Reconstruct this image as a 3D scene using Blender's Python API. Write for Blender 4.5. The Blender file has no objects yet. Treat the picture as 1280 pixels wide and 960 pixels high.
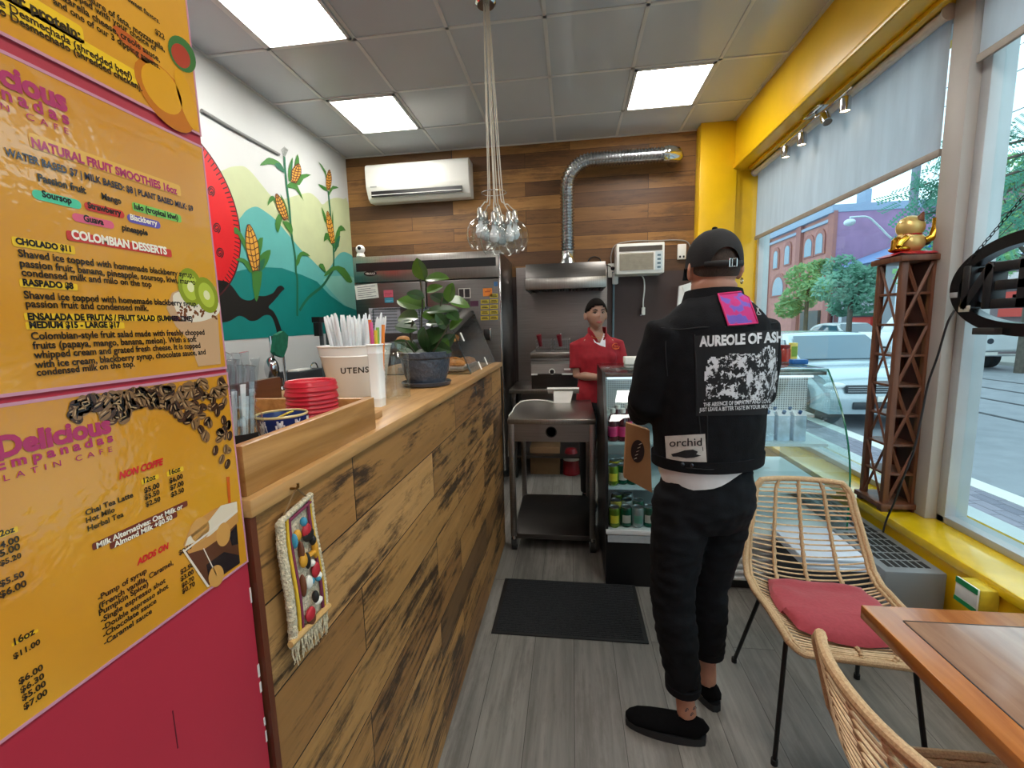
import bpy, bmesh, math, random
from mathutils import Vector, Matrix, noise
from mathutils.bvhtree import BVHTree
from mathutils.geometry import delaunay_2d_cdt

# ------------------------------------------------------------------ camera
SC = bpy.context.scene
COL = SC.collection
FPX = 555.0
YAW, PIT, ROL = map(math.radians, (7.708, 7.485, -1.497))
CAM = Vector((0, 0, 1.5))
cF = Vector((-math.sin(YAW) * math.cos(PIT), math.cos(YAW) * math.cos(PIT), -math.sin(PIT)))
_r0 = Vector((math.cos(YAW), math.sin(YAW), 0)); _u0 = _r0.cross(cF)
cR = _r0 * math.cos(ROL) + _u0 * math.sin(ROL)
cU = -_r0 * math.sin(ROL) + _u0 * math.cos(ROL)
cam_data = bpy.data.cameras.new('camera')
cam_data.sensor_width = 36; cam_data.lens = FPX / 1280 * 36
cam_data.clip_start = 0.02; cam_data.clip_end = 500
cam = bpy.data.objects.new('camera', cam_data); COL.objects.link(cam)
cam.matrix_world = Matrix(((cR.x, cU.x, -cF.x, CAM.x), (cR.y, cU.y, -cF.y, CAM.y), (cR.z, cU.z, -cF.z, CAM.z), (0, 0, 0, 1)))
SC.camera = cam

def px(x, y, ax, v):
    """the point of the real plane (axis ax at value v) seen at a pixel of the 1280x960 survey"""
    d = cF * FPX + cR * (x - 640) - cU * (y - 480)
    return CAM + d * ((v - CAM[ax]) / d[ax])

# ------------------------------------------------------------------ world, exposure
SC.view_settings.view_transform = 'Standard'
SC.view_settings.look = 'None'
SC.view_settings.gamma = 1
SC.view_settings.use_curve_mapping = False
SC.view_settings.exposure = 0.15
W = bpy.data.worlds.new('overcast_sky'); SC.world = W; W.use_nodes = True
_nt = W.node_tree; _nt.nodes.clear()
_o = _nt.nodes.new('ShaderNodeOutputWorld'); _b = _nt.nodes.new('ShaderNodeBackground')
_tc = _nt.nodes.new('ShaderNodeTexCoord'); _n = _nt.nodes.new('ShaderNodeTexNoise'); _n.inputs['Scale'].default_value = 3
_cr = _nt.nodes.new('ShaderNodeValToRGB')
_cr.color_ramp.elements[0].position = .35; _cr.color_ramp.elements[0].color = (.62, .86, .98, 1)
_cr.color_ramp.elements[1].position = .65; _cr.color_ramp.elements[1].color = (.86, .97, 1, 1)
_nt.links.new(_tc.outputs['Generated'], _n.inputs['Vector']); _nt.links.new(_n.outputs['Fac'], _cr.inputs['Fac'])
_nt.links.new(_cr.outputs['Color'], _b.inputs['Color']); _nt.links.new(_b.outputs['Background'], _o.inputs['Surface'])
SKY = 1.9
_b.inputs['Strength'].default_value = SKY
PANEL = 21.0          # emission of the ceiling light panels
SC.cycles.transparent_max_bounces = 40
SPOT = 14.0          # emission of the track spot lamps

# ------------------------------------------------------------------ materials
def lin(h, a=1.0):
    if isinstance(h, str):
        h = h.lstrip('#'); c = [int(h[i:i + 2], 16) / 255 for i in (0, 2, 4)]
    else: c = list(h)
    return tuple([(v / 12.92 if v <= .04045 else ((v + .055) / 1.055) ** 2.4) for v in c] + [a])
def shade(c, k): return (min(1, c[0] * k), min(1, c[1] * k), min(1, c[2] * k), 1)
MATS = {}
def newmat(name):
    m = bpy.data.materials.new(name); m.use_nodes = True
    nt = m.node_tree; nt.nodes.clear()
    out = nt.nodes.new('ShaderNodeOutputMaterial'); MATS[name] = m
    return m, nt, out
def N(nt, typ, **kw):
    n = nt.nodes.new('ShaderNode' + typ)
    for k, v in kw.items():
        if k in n.inputs: n.inputs[k].default_value = v
        else: setattr(n, k, v)
    return n
def coords(nt, scale=(1, 1, 1), swap=None):
    tc = N(nt, 'TexCoord'); src = tc.outputs['Object']
    if swap:
        s = N(nt, 'SeparateXYZ'); c = N(nt, 'CombineXYZ'); nt.links.new(src, s.inputs[0])
        for i, a in enumerate(swap): nt.links.new(s.outputs[a], c.inputs[i])
        src = c.outputs[0]
    mp = N(nt, 'Mapping'); mp.inputs['Scale'].default_value = scale
    nt.links.new(src, mp.inputs['Vector'])
    return mp.outputs[0]
def ramp(nt, stops, fac=None, interp='LINEAR'):
    r = N(nt, 'ValToRGB'); cr = r.color_ramp; cr.interpolation = interp
    while len(cr.elements) < len(stops): cr.elements.new(.5)
    for e, (p, c) in zip(cr.elements, stops): e.position = p; e.color = c
    if fac is not None: nt.links.new(fac, r.inputs['Fac'])
    return r
def pm(name, col, rough=.5, metal=0.0, var=.08, scale=25, bump=0.0, stretch=(1, 1, 1), coat=0.0, spec=.5, sheen=0, bscale=None, sss=0, detail=3):
    if name in MATS: return MATS[name]
    c = lin(col); m, nt, out = newmat(name)
    b = N(nt, 'BsdfPrincipled', Roughness=rough, Metallic=metal)
    b.inputs['Coat Weight'].default_value = coat; b.inputs['Coat Roughness'].default_value = .08
    b.inputs['Specular IOR Level'].default_value = spec
    if sheen: b.inputs['Sheen Weight'].default_value = sheen
    if sss:
        b.inputs['Subsurface Weight'].default_value = sss; b.inputs['Subsurface Scale'].default_value = .01
    v = coords(nt, stretch); n = N(nt, 'TexNoise', Scale=scale, Detail=detail); nt.links.new(v, n.inputs['Vector'])
    r = ramp(nt, [(.3, shade(c, 1 - var)), (.7, shade(c, 1 + var))], n.outputs['Fac'])
    nt.links.new(r.outputs[0], b.inputs['Base Color'])
    if bump:
        n2 = n
        if bscale:
            n2 = N(nt, 'TexNoise', Scale=bscale, Detail=3); nt.links.new(v, n2.inputs['Vector'])
        bp = N(nt, 'Bump', Strength=bump, Distance=.01); nt.links.new(n2.outputs['Fac'], bp.inputs['Height'])
        nt.links.new(bp.outputs[0], b.inputs['Normal'])
    nt.links.new(b.outputs[0], out.inputs[0]); m.diffuse_color = c
    return m
def emit(name, col, s):
    if name in MATS: return MATS[name]
    m, nt, out = newmat(name); e = N(nt, 'Emission', Strength=s); e.inputs[0].default_value = lin(col)
    nt.links.new(e.outputs[0], out.inputs[0]); return m
def glass(name, tint='#f4fbfa', refl=1.0, rough=.02, ior=1.45, tintw=None):
    """thin clear sheet: transparent with a Fresnel mirror"""
    if name in MATS: return MATS[name]
    m, nt, out = newmat(name)
    t = N(nt, 'BsdfTransparent'); t.inputs[0].default_value = lin(tint)
    g = N(nt, 'BsdfGlossy', Roughness=rough); f0 = ((ior - 1) / (ior + 1)) ** 2
    ge = N(nt, 'NewGeometry'); dt = N(nt, 'VectorMath', operation='DOT_PRODUCT'); nt.links.new(ge.outputs['Normal'], dt.inputs[0]); nt.links.new(ge.outputs['Incoming'], dt.inputs[1])
    ab = N(nt, 'Math', operation='ABSOLUTE'); nt.links.new(dt.outputs['Value'], ab.inputs[0])
    iv = N(nt, 'Math', operation='SUBTRACT'); iv.inputs[0].default_value = 1; nt.links.new(ab.outputs[0], iv.inputs[1])
    pw = N(nt, 'Math', operation='POWER'); pw.inputs[1].default_value = 5; nt.links.new(iv.outputs[0], pw.inputs[0])
    mu = N(nt, 'Math', operation='MULTIPLY_ADD', use_clamp=True); mu.inputs[1].default_value = (1 - f0) * min(1, refl); mu.inputs[2].default_value = f0 * refl; nt.links.new(pw.outputs[0], mu.inputs[0])
    mx = N(nt, 'MixShader'); nt.links.new(mu.outputs[0], mx.inputs[0]); nt.links.new(t.outputs[0], mx.inputs[1]); nt.links.new(g.outputs[0], mx.inputs[2])
    nt.links.new(mx.outputs[0], out.inputs[0]); return m
def planks(name, swap, length, height, pal, stain='#2a1c12', stain_amt=.5, rough=.5, grain=1.0, gap=.0025, seed=0, stain_scale=3.0, spec=.4):
    """board cladding: the boards run along swap[0], stack along swap[1]"""
    m, nt, out = newmat(name)
    b = N(nt, 'BsdfPrincipled', Roughness=rough); b.inputs['Specular IOR Level'].default_value = spec
    v = coords(nt, (1, 1, 1), swap)
    br = N(nt, 'TexBrick'); br.offset = .37; br.offset_frequency = 2; br.squash = 1
    br.inputs['Color1'].default_value = (0, 0, 0, 1); br.inputs['Color2'].default_value = (1, 1, 1, 1); br.inputs['Mortar'].default_value = (.5, .5, .5, 1)
    br.inputs['Scale'].default_value = 1; br.inputs['Mortar Size'].default_value = gap; br.inputs['Mortar Smooth'].default_value = .2
    br.inputs['Brick Width'].default_value = length; br.inputs['Row Height'].default_value = height
    nt.links.new(v, br.inputs['Vector'])
    pr = ramp(nt, [(i / max(1, len(pal) - 1), lin(c)) for i, c in enumerate(pal)], br.outputs['Color'])
    # every board gets its own piece of grain
    off = N(nt, 'VectorMath', operation='MULTIPLY_ADD'); nt.links.new(br.outputs['Color'], off.inputs[0]); off.inputs[1].default_value = (37, 17, 5); nt.links.new(v, off.inputs[2])
    mp = N(nt, 'Mapping'); mp.inputs['Scale'].default_value = (1.6, 26, 1); nt.links.new(off.outputs[0], mp.inputs['Vector'])
    g = N(nt, 'TexNoise', Scale=1.0, Detail=6, Roughness=.65); nt.links.new(mp.outputs[0], g.inputs['Vector'])
    gr = ramp(nt, [(.3, (1 - .45 * grain,) * 3 + (1,)), (.72, (1 + .2 * grain,) * 3 + (1,))], g.outputs['Fac'])
    mul = N(nt, 'MixRGB', blend_type='MULTIPLY'); mul.inputs[0].default_value = 1
    nt.links.new(pr.outputs[0], mul.inputs[1]); nt.links.new(gr.outputs[0], mul.inputs[2])
    mp2 = N(nt, 'Mapping'); mp2.inputs['Scale'].default_value = (stain_scale * .42, stain_scale * 1.3, 1); nt.links.new(off.outputs[0], mp2.inputs['Vector'])
    s = N(nt, 'TexNoise', Scale=1.0, Detail=8, Roughness=.75); nt.links.new(mp2.outputs[0], s.inputs['Vector'])
    mp3 = N(nt, 'Mapping'); mp3.inputs['Scale'].default_value = (stain_scale * .8, stain_scale * 11, 1); nt.links.new(off.outputs[0], mp3.inputs['Vector'])
    s3 = N(nt, 'TexNoise', Scale=1.0, Detail=6, Roughness=.7); nt.links.new(mp3.outputs[0], s3.inputs['Vector'])
    ad = N(nt, 'Math', operation='MULTIPLY_ADD'); nt.links.new(s3.outputs['Fac'], ad.inputs[0]); ad.inputs[1].default_value = .55; nt.links.new(s.outputs['Fac'], ad.inputs[2])
    sr = ramp(nt, [(.765, (0, 0, 0, 1)), (.89, (stain_amt,) * 3 + (1,))], ad.outputs[0])
    mx = N(nt, 'MixRGB'); nt.links.new(sr.outputs[0], mx.inputs[0]); nt.links.new(mul.outputs[0], mx.inputs[1]); mx.inputs[2].default_value = lin(stain)
    mg = N(nt, 'MixRGB'); nt.links.new(br.outputs['Fac'], mg.inputs[0]); nt.links.new(mx.outputs[0], mg.inputs[1]); mg.inputs[2].default_value = shade(lin(stain), .6)
    nt.links.new(mg.outputs[0], b.inputs['Base Color'])
    bp = N(nt, 'Bump', Strength=.15, Distance=.004); nt.links.new(g.outputs['Fac'], bp.inputs['Height']); nt.links.new(bp.outputs[0], b.inputs['Normal'])
    nt.links.new(b.outputs[0], out.inputs[0]); return m
def wood(name, c0, c1, along=(1, 14, 14), rough=.42, coat=0.0, scale=2.5):
    """plain timber: grain bands along the axis with the smallest number"""
    if name in MATS: return MATS[name]
    m, nt, out = newmat(name)
    b = N(nt, 'BsdfPrincipled', Roughness=rough); b.inputs['Coat Weight'].default_value = coat; b.inputs['Coat Roughness'].default_value = .12
    v = coords(nt, along); n = N(nt, 'TexNoise', Scale=scale, Detail=6, Roughness=.6, Distortion=.6); nt.links.new(v, n.inputs['Vector'])
    r = ramp(nt, [(.3, lin(c0)), (.7, lin(c1))], n.outputs['Fac']); nt.links.new(r.outputs[0], b.inputs['Base Color'])
    bp = N(nt, 'Bump', Strength=.08, Distance=.004); nt.links.new(n.outputs['Fac'], bp.inputs['Height']); nt.links.new(bp.outputs[0], b.inputs['Normal'])
    nt.links.new(b.outputs[0], out.inputs[0]); return m

# ------------------------------------------------------------------ objects
WM = {}        # world matrix of every object made here
def top_props(o, label, cat, group=None):
    o['label'] = label; o['category'] = cat
    if group: o['group'] = group
def thing(name, label, cat, loc=(0, 0, 0), rotz=0.0, group=None):
    o = bpy.data.objects.new(name, None); COL.objects.link(o); o.empty_display_size = .1
    o.location = loc; o.rotation_euler = (0, 0, rotz)
    WM[o] = Matrix.Translation(Vector(loc)) @ Matrix.Rotation(rotz, 4, 'Z')
    top_props(o, label, cat, group); return o
def dup(root, loc, rotz=None, label=None, group=None):
    r = root.copy(); COL.objects.link(r); r.location = loc
    if rotz is not None: r.rotation_euler = (0, 0, rotz)
    WM[r] = Matrix.Translation(Vector(loc)) @ Matrix.Rotation(r.rotation_euler[2], 4, 'Z')
    if label: r['label'] = label
    if group: r['group'] = group
    for ch in [o for o in COL.objects if o.parent == root]:
        c = ch.copy(); COL.objects.link(c); c.parent = r; WM[c] = WM[r] @ c.matrix_basis
        for g in [o for o in COL.objects if o.parent == ch]:
            d = g.copy(); COL.objects.link(d); d.parent = c; WM[d] = WM[c] @ d.matrix_basis
    return r

class MB:
    def __init__(s): s.bm = bmesh.new(); s.mi = 0
    def faces_since(s, n):
        s.bm.faces.ensure_lookup_table()
        for f in s.bm.faces[n:]: f.material_index = s.mi
    def merge(s, other, M=None):
        me = bpy.data.meshes.new('t'); other.to_mesh(me)
        if M is not None: me.transform(M)
        n = len(s.bm.faces); s.bm.from_mesh(me); s.faces_since(n)
        bpy.data.meshes.remove(me); other.free(); return s
    def box(s, a, b, bev=0.0, M=None, seg=2):
        a = Vector(a); b = Vector(b); t = bmesh.new()
        bmesh.ops.create_cube(t, size=1)
        c = (a + b) / 2; d = b - a
        for v in t.verts: v.co = Vector((c.x + v.co.x * abs(d.x), c.y + v.co.y * abs(d.y), c.z + v.co.z * abs(d.z)))
        if bev: bmesh.ops.bevel(t, geom=t.edges[:], offset=min(bev, min(abs(q) for q in d) * .49), segments=seg, affect='EDGES', profile=.5)
        return s.merge(t, M)
    def ell(s, c, r, M=None, u=20, v=12):
        t = bmesh.new(); bmesh.ops.create_uvsphere(t, u_segments=u, v_segments=v, radius=1)
        for q in t.verts: q.co = Vector((c[0] + q.co.x * r[0], c[1] + q.co.y * r[1], c[2] + q.co.z * r[2]))
        return s.merge(t, M)
    def lathe(s, prof, c=(0, 0, 0), seg=32, M=None, close=True, sx=1.0, sy=1.0):
        """prof: (radius, z) from bottom to top"""
        t = bmesh.new(); rings = []
        for r, z in prof:
            if r < 1e-6: rings.append([t.verts.new((c[0], c[1], c[2] + z))])
            else: rings.append([t.verts.new((c[0] + sx * r * math.cos(2 * math.pi * k / seg), c[1] + sy * r * math.sin(2 * math.pi * k / seg), c[2] + z)) for k in range(seg)])
        for A, B in zip(rings, rings[1:]):
            for k in range(seg):
                k2 = (k + 1) % seg
                if len(A) == 1 and len(B) == 1: continue
                if len(A) == 1: t.faces.new((A[0], B[k2], B[k]))
                elif len(B) == 1: t.faces.new((A[k], A[k2], B[0]))
                else: t.faces.new((A[k], A[k2], B[k2], B[k]))
        if close:
            if len(rings[0]) > 1: t.faces.new(list(reversed(rings[0])))
            if len(rings[-1]) > 1: t.faces.new(rings[-1])
        return s.merge(t, M)
    def tube(s, pts, r, seg=10, close=False, M=None, flat=None, up=None, caps=True):
        """sweep a circle (or an ellipse: flat = second radius or list of them) along points"""
        P = [Vector(p) for p in pts]; n = len(P)
        R = r if isinstance(r, (list, tuple)) else [r] * n
        R2 = R if flat is None else (flat if isinstance(flat, (list, tuple)) else [flat] * n)
        t = bmesh.new(); rings = []; ref = Vector(up) if up is not None else None
        for i in range(n):
            if close: tg = P[(i + 1) % n] - P[i - 1]
            else: tg = P[min(i + 1, n - 1)] - P[max(i - 1, 0)]
            if tg.length < 1e-9: tg = Vector((0, 0, 1))
            tg.normalize()
            if up is not None: rr = Vector(up)
            else:
                if ref is None: ref = Vector((0, 0, 1)) if abs(tg.z) < .9 else Vector((1, 0, 0))
                rr = ref
            a = rr - tg * rr.dot(tg)
            if a.length < 1e-6: a = Vector((1, 0, 0)) - tg * tg.x
            a.normalize(); b2 = tg.cross(a)
            if up is None: ref = a
            rings.append([t.verts.new(P[i] + a * (R2[i] * math.cos(2 * math.pi * k / seg)) + b2 * (R[i] * math.sin(2 * math.pi * k / seg))) for k in range(seg)])
        for i in range(n if close else n - 1):
            A = rings[i]; B = rings[(i + 1) % n]
            for k in range(seg): t.faces.new((A[k], A[(k + 1) % seg], B[(k + 1) % seg], B[k]))
        if caps and not close:
            t.faces.new(list(reversed(rings[0]))); t.faces.new(rings[-1])
        return s.merge(t, M)
    def cyl(s, p0, p1, r, r1=None, seg=20, M=None): return s.tube([p0, p1], [r, r if r1 is None else r1], seg, M=M)
    def prism(s, poly, ax, v0, v1, M=None, bev=0):
        """extrude a 2-D outline along axis ax from v0 to v1; outline in the other two axes in order"""
        t = bmesh.new()
        def p3(q, v):
            l = list(q); l.insert(ax, v); return l
        A = [t.verts.new(p3(q, v0)) for q in poly]; B = [t.verts.new(p3(q, v1)) for q in poly]
        n = len(poly)
        f1 = t.faces.new(A); f2 = t.faces.new(list(reversed(B)))
        for k in range(n): t.faces.new((A[k], B[k], B[(k + 1) % n], A[(k + 1) % n]))
        bmesh.ops.recalc_face_normals(t, faces=t.faces[:])
        if bev: bmesh.ops.bevel(t, geom=t.edges[:], offset=bev, segments=2, affect='EDGES', profile=.5)
        return s.merge(t, M)
    def plate(s, pts, nrm, th):
        """a thin solid sheet: outline pts (world), thickness th along nrm"""
        t = bmesh.new(); nrm = Vector(nrm).normalized()
        A = [t.verts.new(Vector(p)) for p in pts]; B = [t.verts.new(Vector(p) + nrm * th) for p in pts]; n = len(pts)
        fa = t.faces.new(A); fb = t.faces.new(list(reversed(B)))
        for k in range(n): t.faces.new((A[k], B[k], B[(k + 1) % n], A[(k + 1) % n]))
        bmesh.ops.triangulate(t, faces=[fa, fb]); bmesh.ops.recalc_face_normals(t, faces=t.faces[:])
        return s.merge(t)
    def poly(s, pts):
        t = bmesh.new(); P = [Vector(p) for p in pts]; P = [p for i, p in enumerate(P) if (p - P[i - 1]).length > 1e-6]
        nv = Vector((0, 0, 0))
        for p, q in zip(P, P[1:] + P[:1]): nv += p.cross(q)
        ax = max(range(3), key=lambda i: abs(nv[i])); o2 = [i for i in range(3) if i != ax]; mean = sum(p[ax] for p in P) / len(P)
        vs, es, fs, ov, oe, of = delaunay_2d_cdt([Vector((p[o2[0]], p[o2[1]])) for p in P], [], [list(range(len(P)))], 1, 1e-7)
        V = []
        for c, org in zip(vs, ov):
            q = [0, 0, 0]; q[o2[0]], q[o2[1]] = c.x, c.y; q[ax] = P[org[0]][ax] if org else mean; V.append(t.verts.new(q))
        for f in fs: t.faces.new([V[i] for i in f])
        return s.merge(t)
    def grid(s, fn, nu, nv, M=None):
        t = bmesh.new(); V = [[t.verts.new(fn(i / nu, j / nv)) for j in range(nv + 1)] for i in range(nu + 1)]
        for i in range(nu):
            for j in range(nv): t.faces.new((V[i][j], V[i + 1][j], V[i + 1][j + 1], V[i][j + 1]))
        return s.merge(t, M)
    def text(s, body, p0, p1, up=(0, 0, 1), hk=1.0, off=0.0, th=0.0, full=None, slant=0.0, spacing=1.0, height=None):
        """lettering whose baseline runs from p0 to p1; full: the whole text when only its end (body) was measured"""
        p0 = Vector(p0); p1 = Vector(p1); xd = (p1 - p0); L = xd.length; xd.normalize()
        up = Vector(up); up = (up - xd * up.dot(xd)).normalized(); nd = xd.cross(up)
        me = text_mesh(body, off, slant, spacing, th); w0, w1 = ext(me, 0); k = L / max(1e-6, w1 - w0)
        if full:
            bpy.data.meshes.remove(me); me = text_mesh(full, off, slant, spacing, th); f0, f1 = ext(me, 0); p0 = p1 - xd * (k * (f1 - f0)); w0 = f0
        kh = k * hk if height is None else height / .73
        for v in me.vertices:
            q = v.co.copy(); v.co = p0 + xd * ((q.x - w0) * k) + up * (q.y * kh) + nd * (q.z * k)
        n = len(s.bm.faces); s.bm.from_mesh(me); s.faces_since(n); bpy.data.meshes.remove(me); return s
    def build(s, name, mats, parent=None, smooth=True, ang=35, loc=None, kind=None, label=None, cat=None, group=None, local=False):
        me = bpy.data.meshes.new(name)
        s.bm.to_mesh(me); s.bm.free()
        for m in (mats if isinstance(mats, (list, tuple)) else [mats]): me.materials.append(m)
        if smooth:
            me.polygons.foreach_set('use_smooth', [True] * len(me.polygons))
            me.set_sharp_from_angle(angle=math.radians(ang))
        o = bpy.data.objects.new(name, me); COL.objects.link(o)
        if parent is not None:
            if not local: me.transform(WM[parent].inverted())
            o.parent = parent; WM[o] = WM[parent].copy()
        elif loc is not None:
            me.transform(Matrix.Translation(-Vector(loc))); o.location = loc; WM[o] = Matrix.Translation(Vector(loc))
        else: WM[o] = Matrix.Identity(4)
        if kind: o['kind'] = kind
        if cat: top_props(o, label, cat, group)
        elif label: o['label'] = label
        return o
def ext(me, i):
    xs = [v.co[i] for v in me.vertices]; return (min(xs), max(xs)) if xs else (0, 1)
def text_mesh(body, off=0.0, slant=0.0, spacing=1.0, th=0.0):
    cu = bpy.data.curves.new('t', 'FONT'); cu.body = body; cu.size = 1; cu.offset = off; cu.shear = slant; cu.space_character = spacing
    cu.resolution_u = 3; cu.extrude = th
    ob = bpy.data.objects.new('t', cu); COL.objects.link(ob)
    dg = bpy.context.evaluated_depsgraph_get()
    me = bpy.data.meshes.new_from_object(ob.evaluated_get(dg))
    bpy.data.objects.remove(ob); bpy.data.curves.remove(cu); return me
def remesh(bm, voxel, smooth=4, smf=.5):
    """fuse overlapping lumps of a bmesh into one continuous skin"""
    me = bpy.data.meshes.new('t'); bm.to_mesh(me); bm.free()
    ob = bpy.data.objects.new('t', me); COL.objects.link(ob)
    m = ob.modifiers.new('r', 'REMESH'); m.mode = 'VOXEL'; m.voxel_size = voxel
    if smooth:
        q = ob.modifiers.new('s', 'SMOOTH'); q.iterations = smooth; q.factor = smf
    dg = bpy.context.evaluated_depsgraph_get(); me2 = bpy.data.meshes.new_from_object(ob.evaluated_get(dg))
    bpy.data.objects.remove(ob); bpy.data.meshes.remove(me)
    b = bmesh.new(); b.from_mesh(me2); bpy.data.meshes.remove(me2); return b
def spline(pts, n=8, close=False):
    P = [Vector(p) for p in pts]; m = len(P); out = []
    for i in range(m if close else m - 1):
        a = P[(i - 1) % m] if (close or i > 0) else P[0]; b = P[i]; c = P[(i + 1) % m]; d = P[(i + 2) % m] if (close or i + 2 < m) else P[-1]
        for k in range(n):
            t = k / n; out.append(.5 * ((2 * b) + (c - a) * t + (2 * a - 5 * b + 4 * c - d) * t * t + (3 * b - a - 3 * c + d) * t ** 3))
    if not close: out.append(P[-1])
    return out
def struct(name, mb, mats, smooth=False): return mb.build(name, mats, kind='structure', smooth=smooth)
def lerp(a, b, t): return a + (b - a) * t
# ------------------------------------------------------------------ the room
XL, YB, ZC = -2.43, 4.86, 3.36
XP = -0.468                      # the red partition's face and the counter's front
M_floor = planks('grey_floor_boards', (1, 0, 2), 1.22, .182, ['#7c7873', '#848079', '#8b8781', '#817d77'], '#56514c', .5, .42, .8, .0014, stain_scale=3)
M_backwood = planks('reclaimed_wall_boards', (0, 2, 1), 1.25, .142, ['#5a3d27', '#80592f', '#a87a44', '#6a4829', '#b0814a', '#946938', '#523722', '#a2753f'], '#33211a', .5, .5, .6, .002)
M_maroon = pm('dark_maroon_paint', '#41312f', .6, 0, .06, 6)
M_white = pm('white_wall_paint', '#d0d3d2', .6, 0, .02, 4)
M_ceil = pm('pale_gloss_ceiling_tile', '#c3c8cd', .16, 0, .03, 2, spec=.35)
M_tbar = pm('white_ceiling_grid', '#d3d3d1', .4, 0, .02, 8)
M_yellow = pm('yellow_gloss_paint', '#e3b512', .32, 0, .05, 5, bump=.02, bscale=60)
M_yellow_sill = pm('worn_yellow_sill_paint', '#dcb813', .22, 0, .12, 9, bump=.02, bscale=40, coat=.7)
M_red = pm('red_partition_paint', '#ad2a3d', .42, 0, .05, 4, bump=.02, bscale=30)
M_frame = pm('grey_window_frame', '#b9bdc0', .4, .3, .06, 6)
M_framedk = pm('taupe_window_post', '#a9a5a0', .5, 0, .05, 5)

MB().box((-2.6, -3.3, -.12), (1.75, YB + .1, 0)).build('floor', M_floor, kind='structure', smooth=False)
MB().box((-2.6, -3.3, ZC), (2.1, YB + .1, ZC + .1)).build('ceiling', M_ceil, kind='structure', smooth=False)
MB().box((XL - .1, -3.3, 0), (XL, YB, ZC)).build('wall_left', M_white, kind='structure', smooth=False)
zmar = px(820, 339, 1, YB).z
b = MB(); b.box((XL, YB, zmar), (1.62, YB + .1, ZC)); b.mi = 1; b.box((XL, YB, 0), (1.62, YB + .1, zmar)); b.build('wall_back', [M_backwood, M_maroon], kind='structure', smooth=False)
MB().box((XL, -3.3, 0), (1.95, -3.2, ZC)).build('wall_front', M_white, kind='structure', smooth=False)
# red partition that carries the menus (the counter starts where it ends)
b = MB(); b.box((XP - .1, -3.2, 0), (XP, .548, ZC)); b.mi = 1
random.seed(3)
for k in (1, 2, 5, 6, 11):          # torn paint along its free edge
    z = .86 + k * .022 + random.uniform(-.008, .008); w = random.uniform(.001, .0035)
    b.box((XP, .548 - w, z), (XP + .0006, .5485, z + random.uniform(.012, .03)))
b.mi = 2
for (y0, z0, y1, z1) in ((.409, 1.062, .418, 1.012), (.318, 1.055, .3195, 1.047)):
    b.box((XP, y0, z1), (XP + .0005, y0 + .0012, z0))
b.build('wall_partition', [M_red, pm('bare_plaster', '#d8cfc8', .8), pm('dark_red_scratch', '#5e0f1d', .7)], kind='structure', smooth=False)
# ceiling grid
XG = [-.755 + .611 * k for k in range(-2, 4)]; YG = [2.973 + .665 * k for k in range(-9, 3)]
b = MB()
for x in XG: b.box((x - .012, -3.2, ZC - .006), (x + .012, YB, ZC - .0002))
for y in YG: b.box((XL, y - .012, ZC - .006), (1.55, y + .012, ZC - .0004))
b.box((1.53, -3.2, ZC - .008), (1.554, YB, ZC)); b.box((XL, YB - .02, ZC - .008), (1.55, YB, ZC)); b.box((XL, -3.2, ZC - .008), (XL + .02, YB, ZC))
b.build('trim_1', M_tbar, kind='structure', smooth=False)

# right side: yellow header beam, corner pillar, sill
XB, ZB, XGL, ZS, XSF = 1.555, 2.925, 1.86, .481, 1.595
b = MB(); b.box((XB, -3.2, ZB), (2.05, YB, ZC)); b.box((XB - .012, -3.2, ZB + .0), (XB, YB, ZB + .03), .004)
b.box((XB + .12, -3.2, ZB - .025), (XB + .16, 4.7, ZB), .004)
b.box((1.24, 4.70, 0), (XB + .02, YB, ZC), .004); b.box((XB + .02, 4.73, 0), (XB + .06, YB, ZB)); b.box((XB + .06, 4.77, 0), (1.91, YB, ZB))
b.build('wall_right', M_yellow, kind='structure')
b = MB(); b.box((XSF, -3.2, ZS - .045), (2.0, 4.77, ZS), .006); b.build('trim_2', M_yellow_sill, kind='structure')
MB().box((XSF + .012, -3.2, 0), (XSF + .11, 4.77, ZS - .045)).build('trim_3', M_yellow, kind='structure', smooth=False)
# windows
def pane(name, y0, y1, mat_post):
    b = MB()
    b.box((XGL - .05, y0, ZS), (XGL + .05, y0 + .05, ZB), .004); b.box((XGL - .05, y1 - .05, ZS), (XGL + .05, y1, ZB), .004)
    b.box((XGL - .05, y0, ZS), (XGL + .05, y1, ZS + .035), .004); b.box((XGL - .05, y0, ZB - .06), (XGL + .05, y1, ZB), .004)
    o = b.build(name, M_frame, kind='structure')
    g = MB().box((XGL - .003, y0 + .05, ZS + .035), (XGL + .003, y1 - .05, ZB - .06)).build('glass_pane', glass('clear_window_glass', '#f3fbfc', .4), o, smooth=False)
    return o
pane('window_1', 2.50, 4.77, M_frame)
pane('window_2', .1, 2.385, M_frame)
pane('window_3', -2.6, 0.02, M_frame)
b = MB(); b.box((XGL - .10, 2.385, ZS), (XGL + .06, 2.50, ZB), .004); b.box((XGL - .1, .02, ZS), (XGL + .06, .1, ZB), .004); b.box((XGL - .05, -3.2, ZS), (2.0, -2.6, ZB))
b.build('trim_4', M_framedk, kind='structure')

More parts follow.
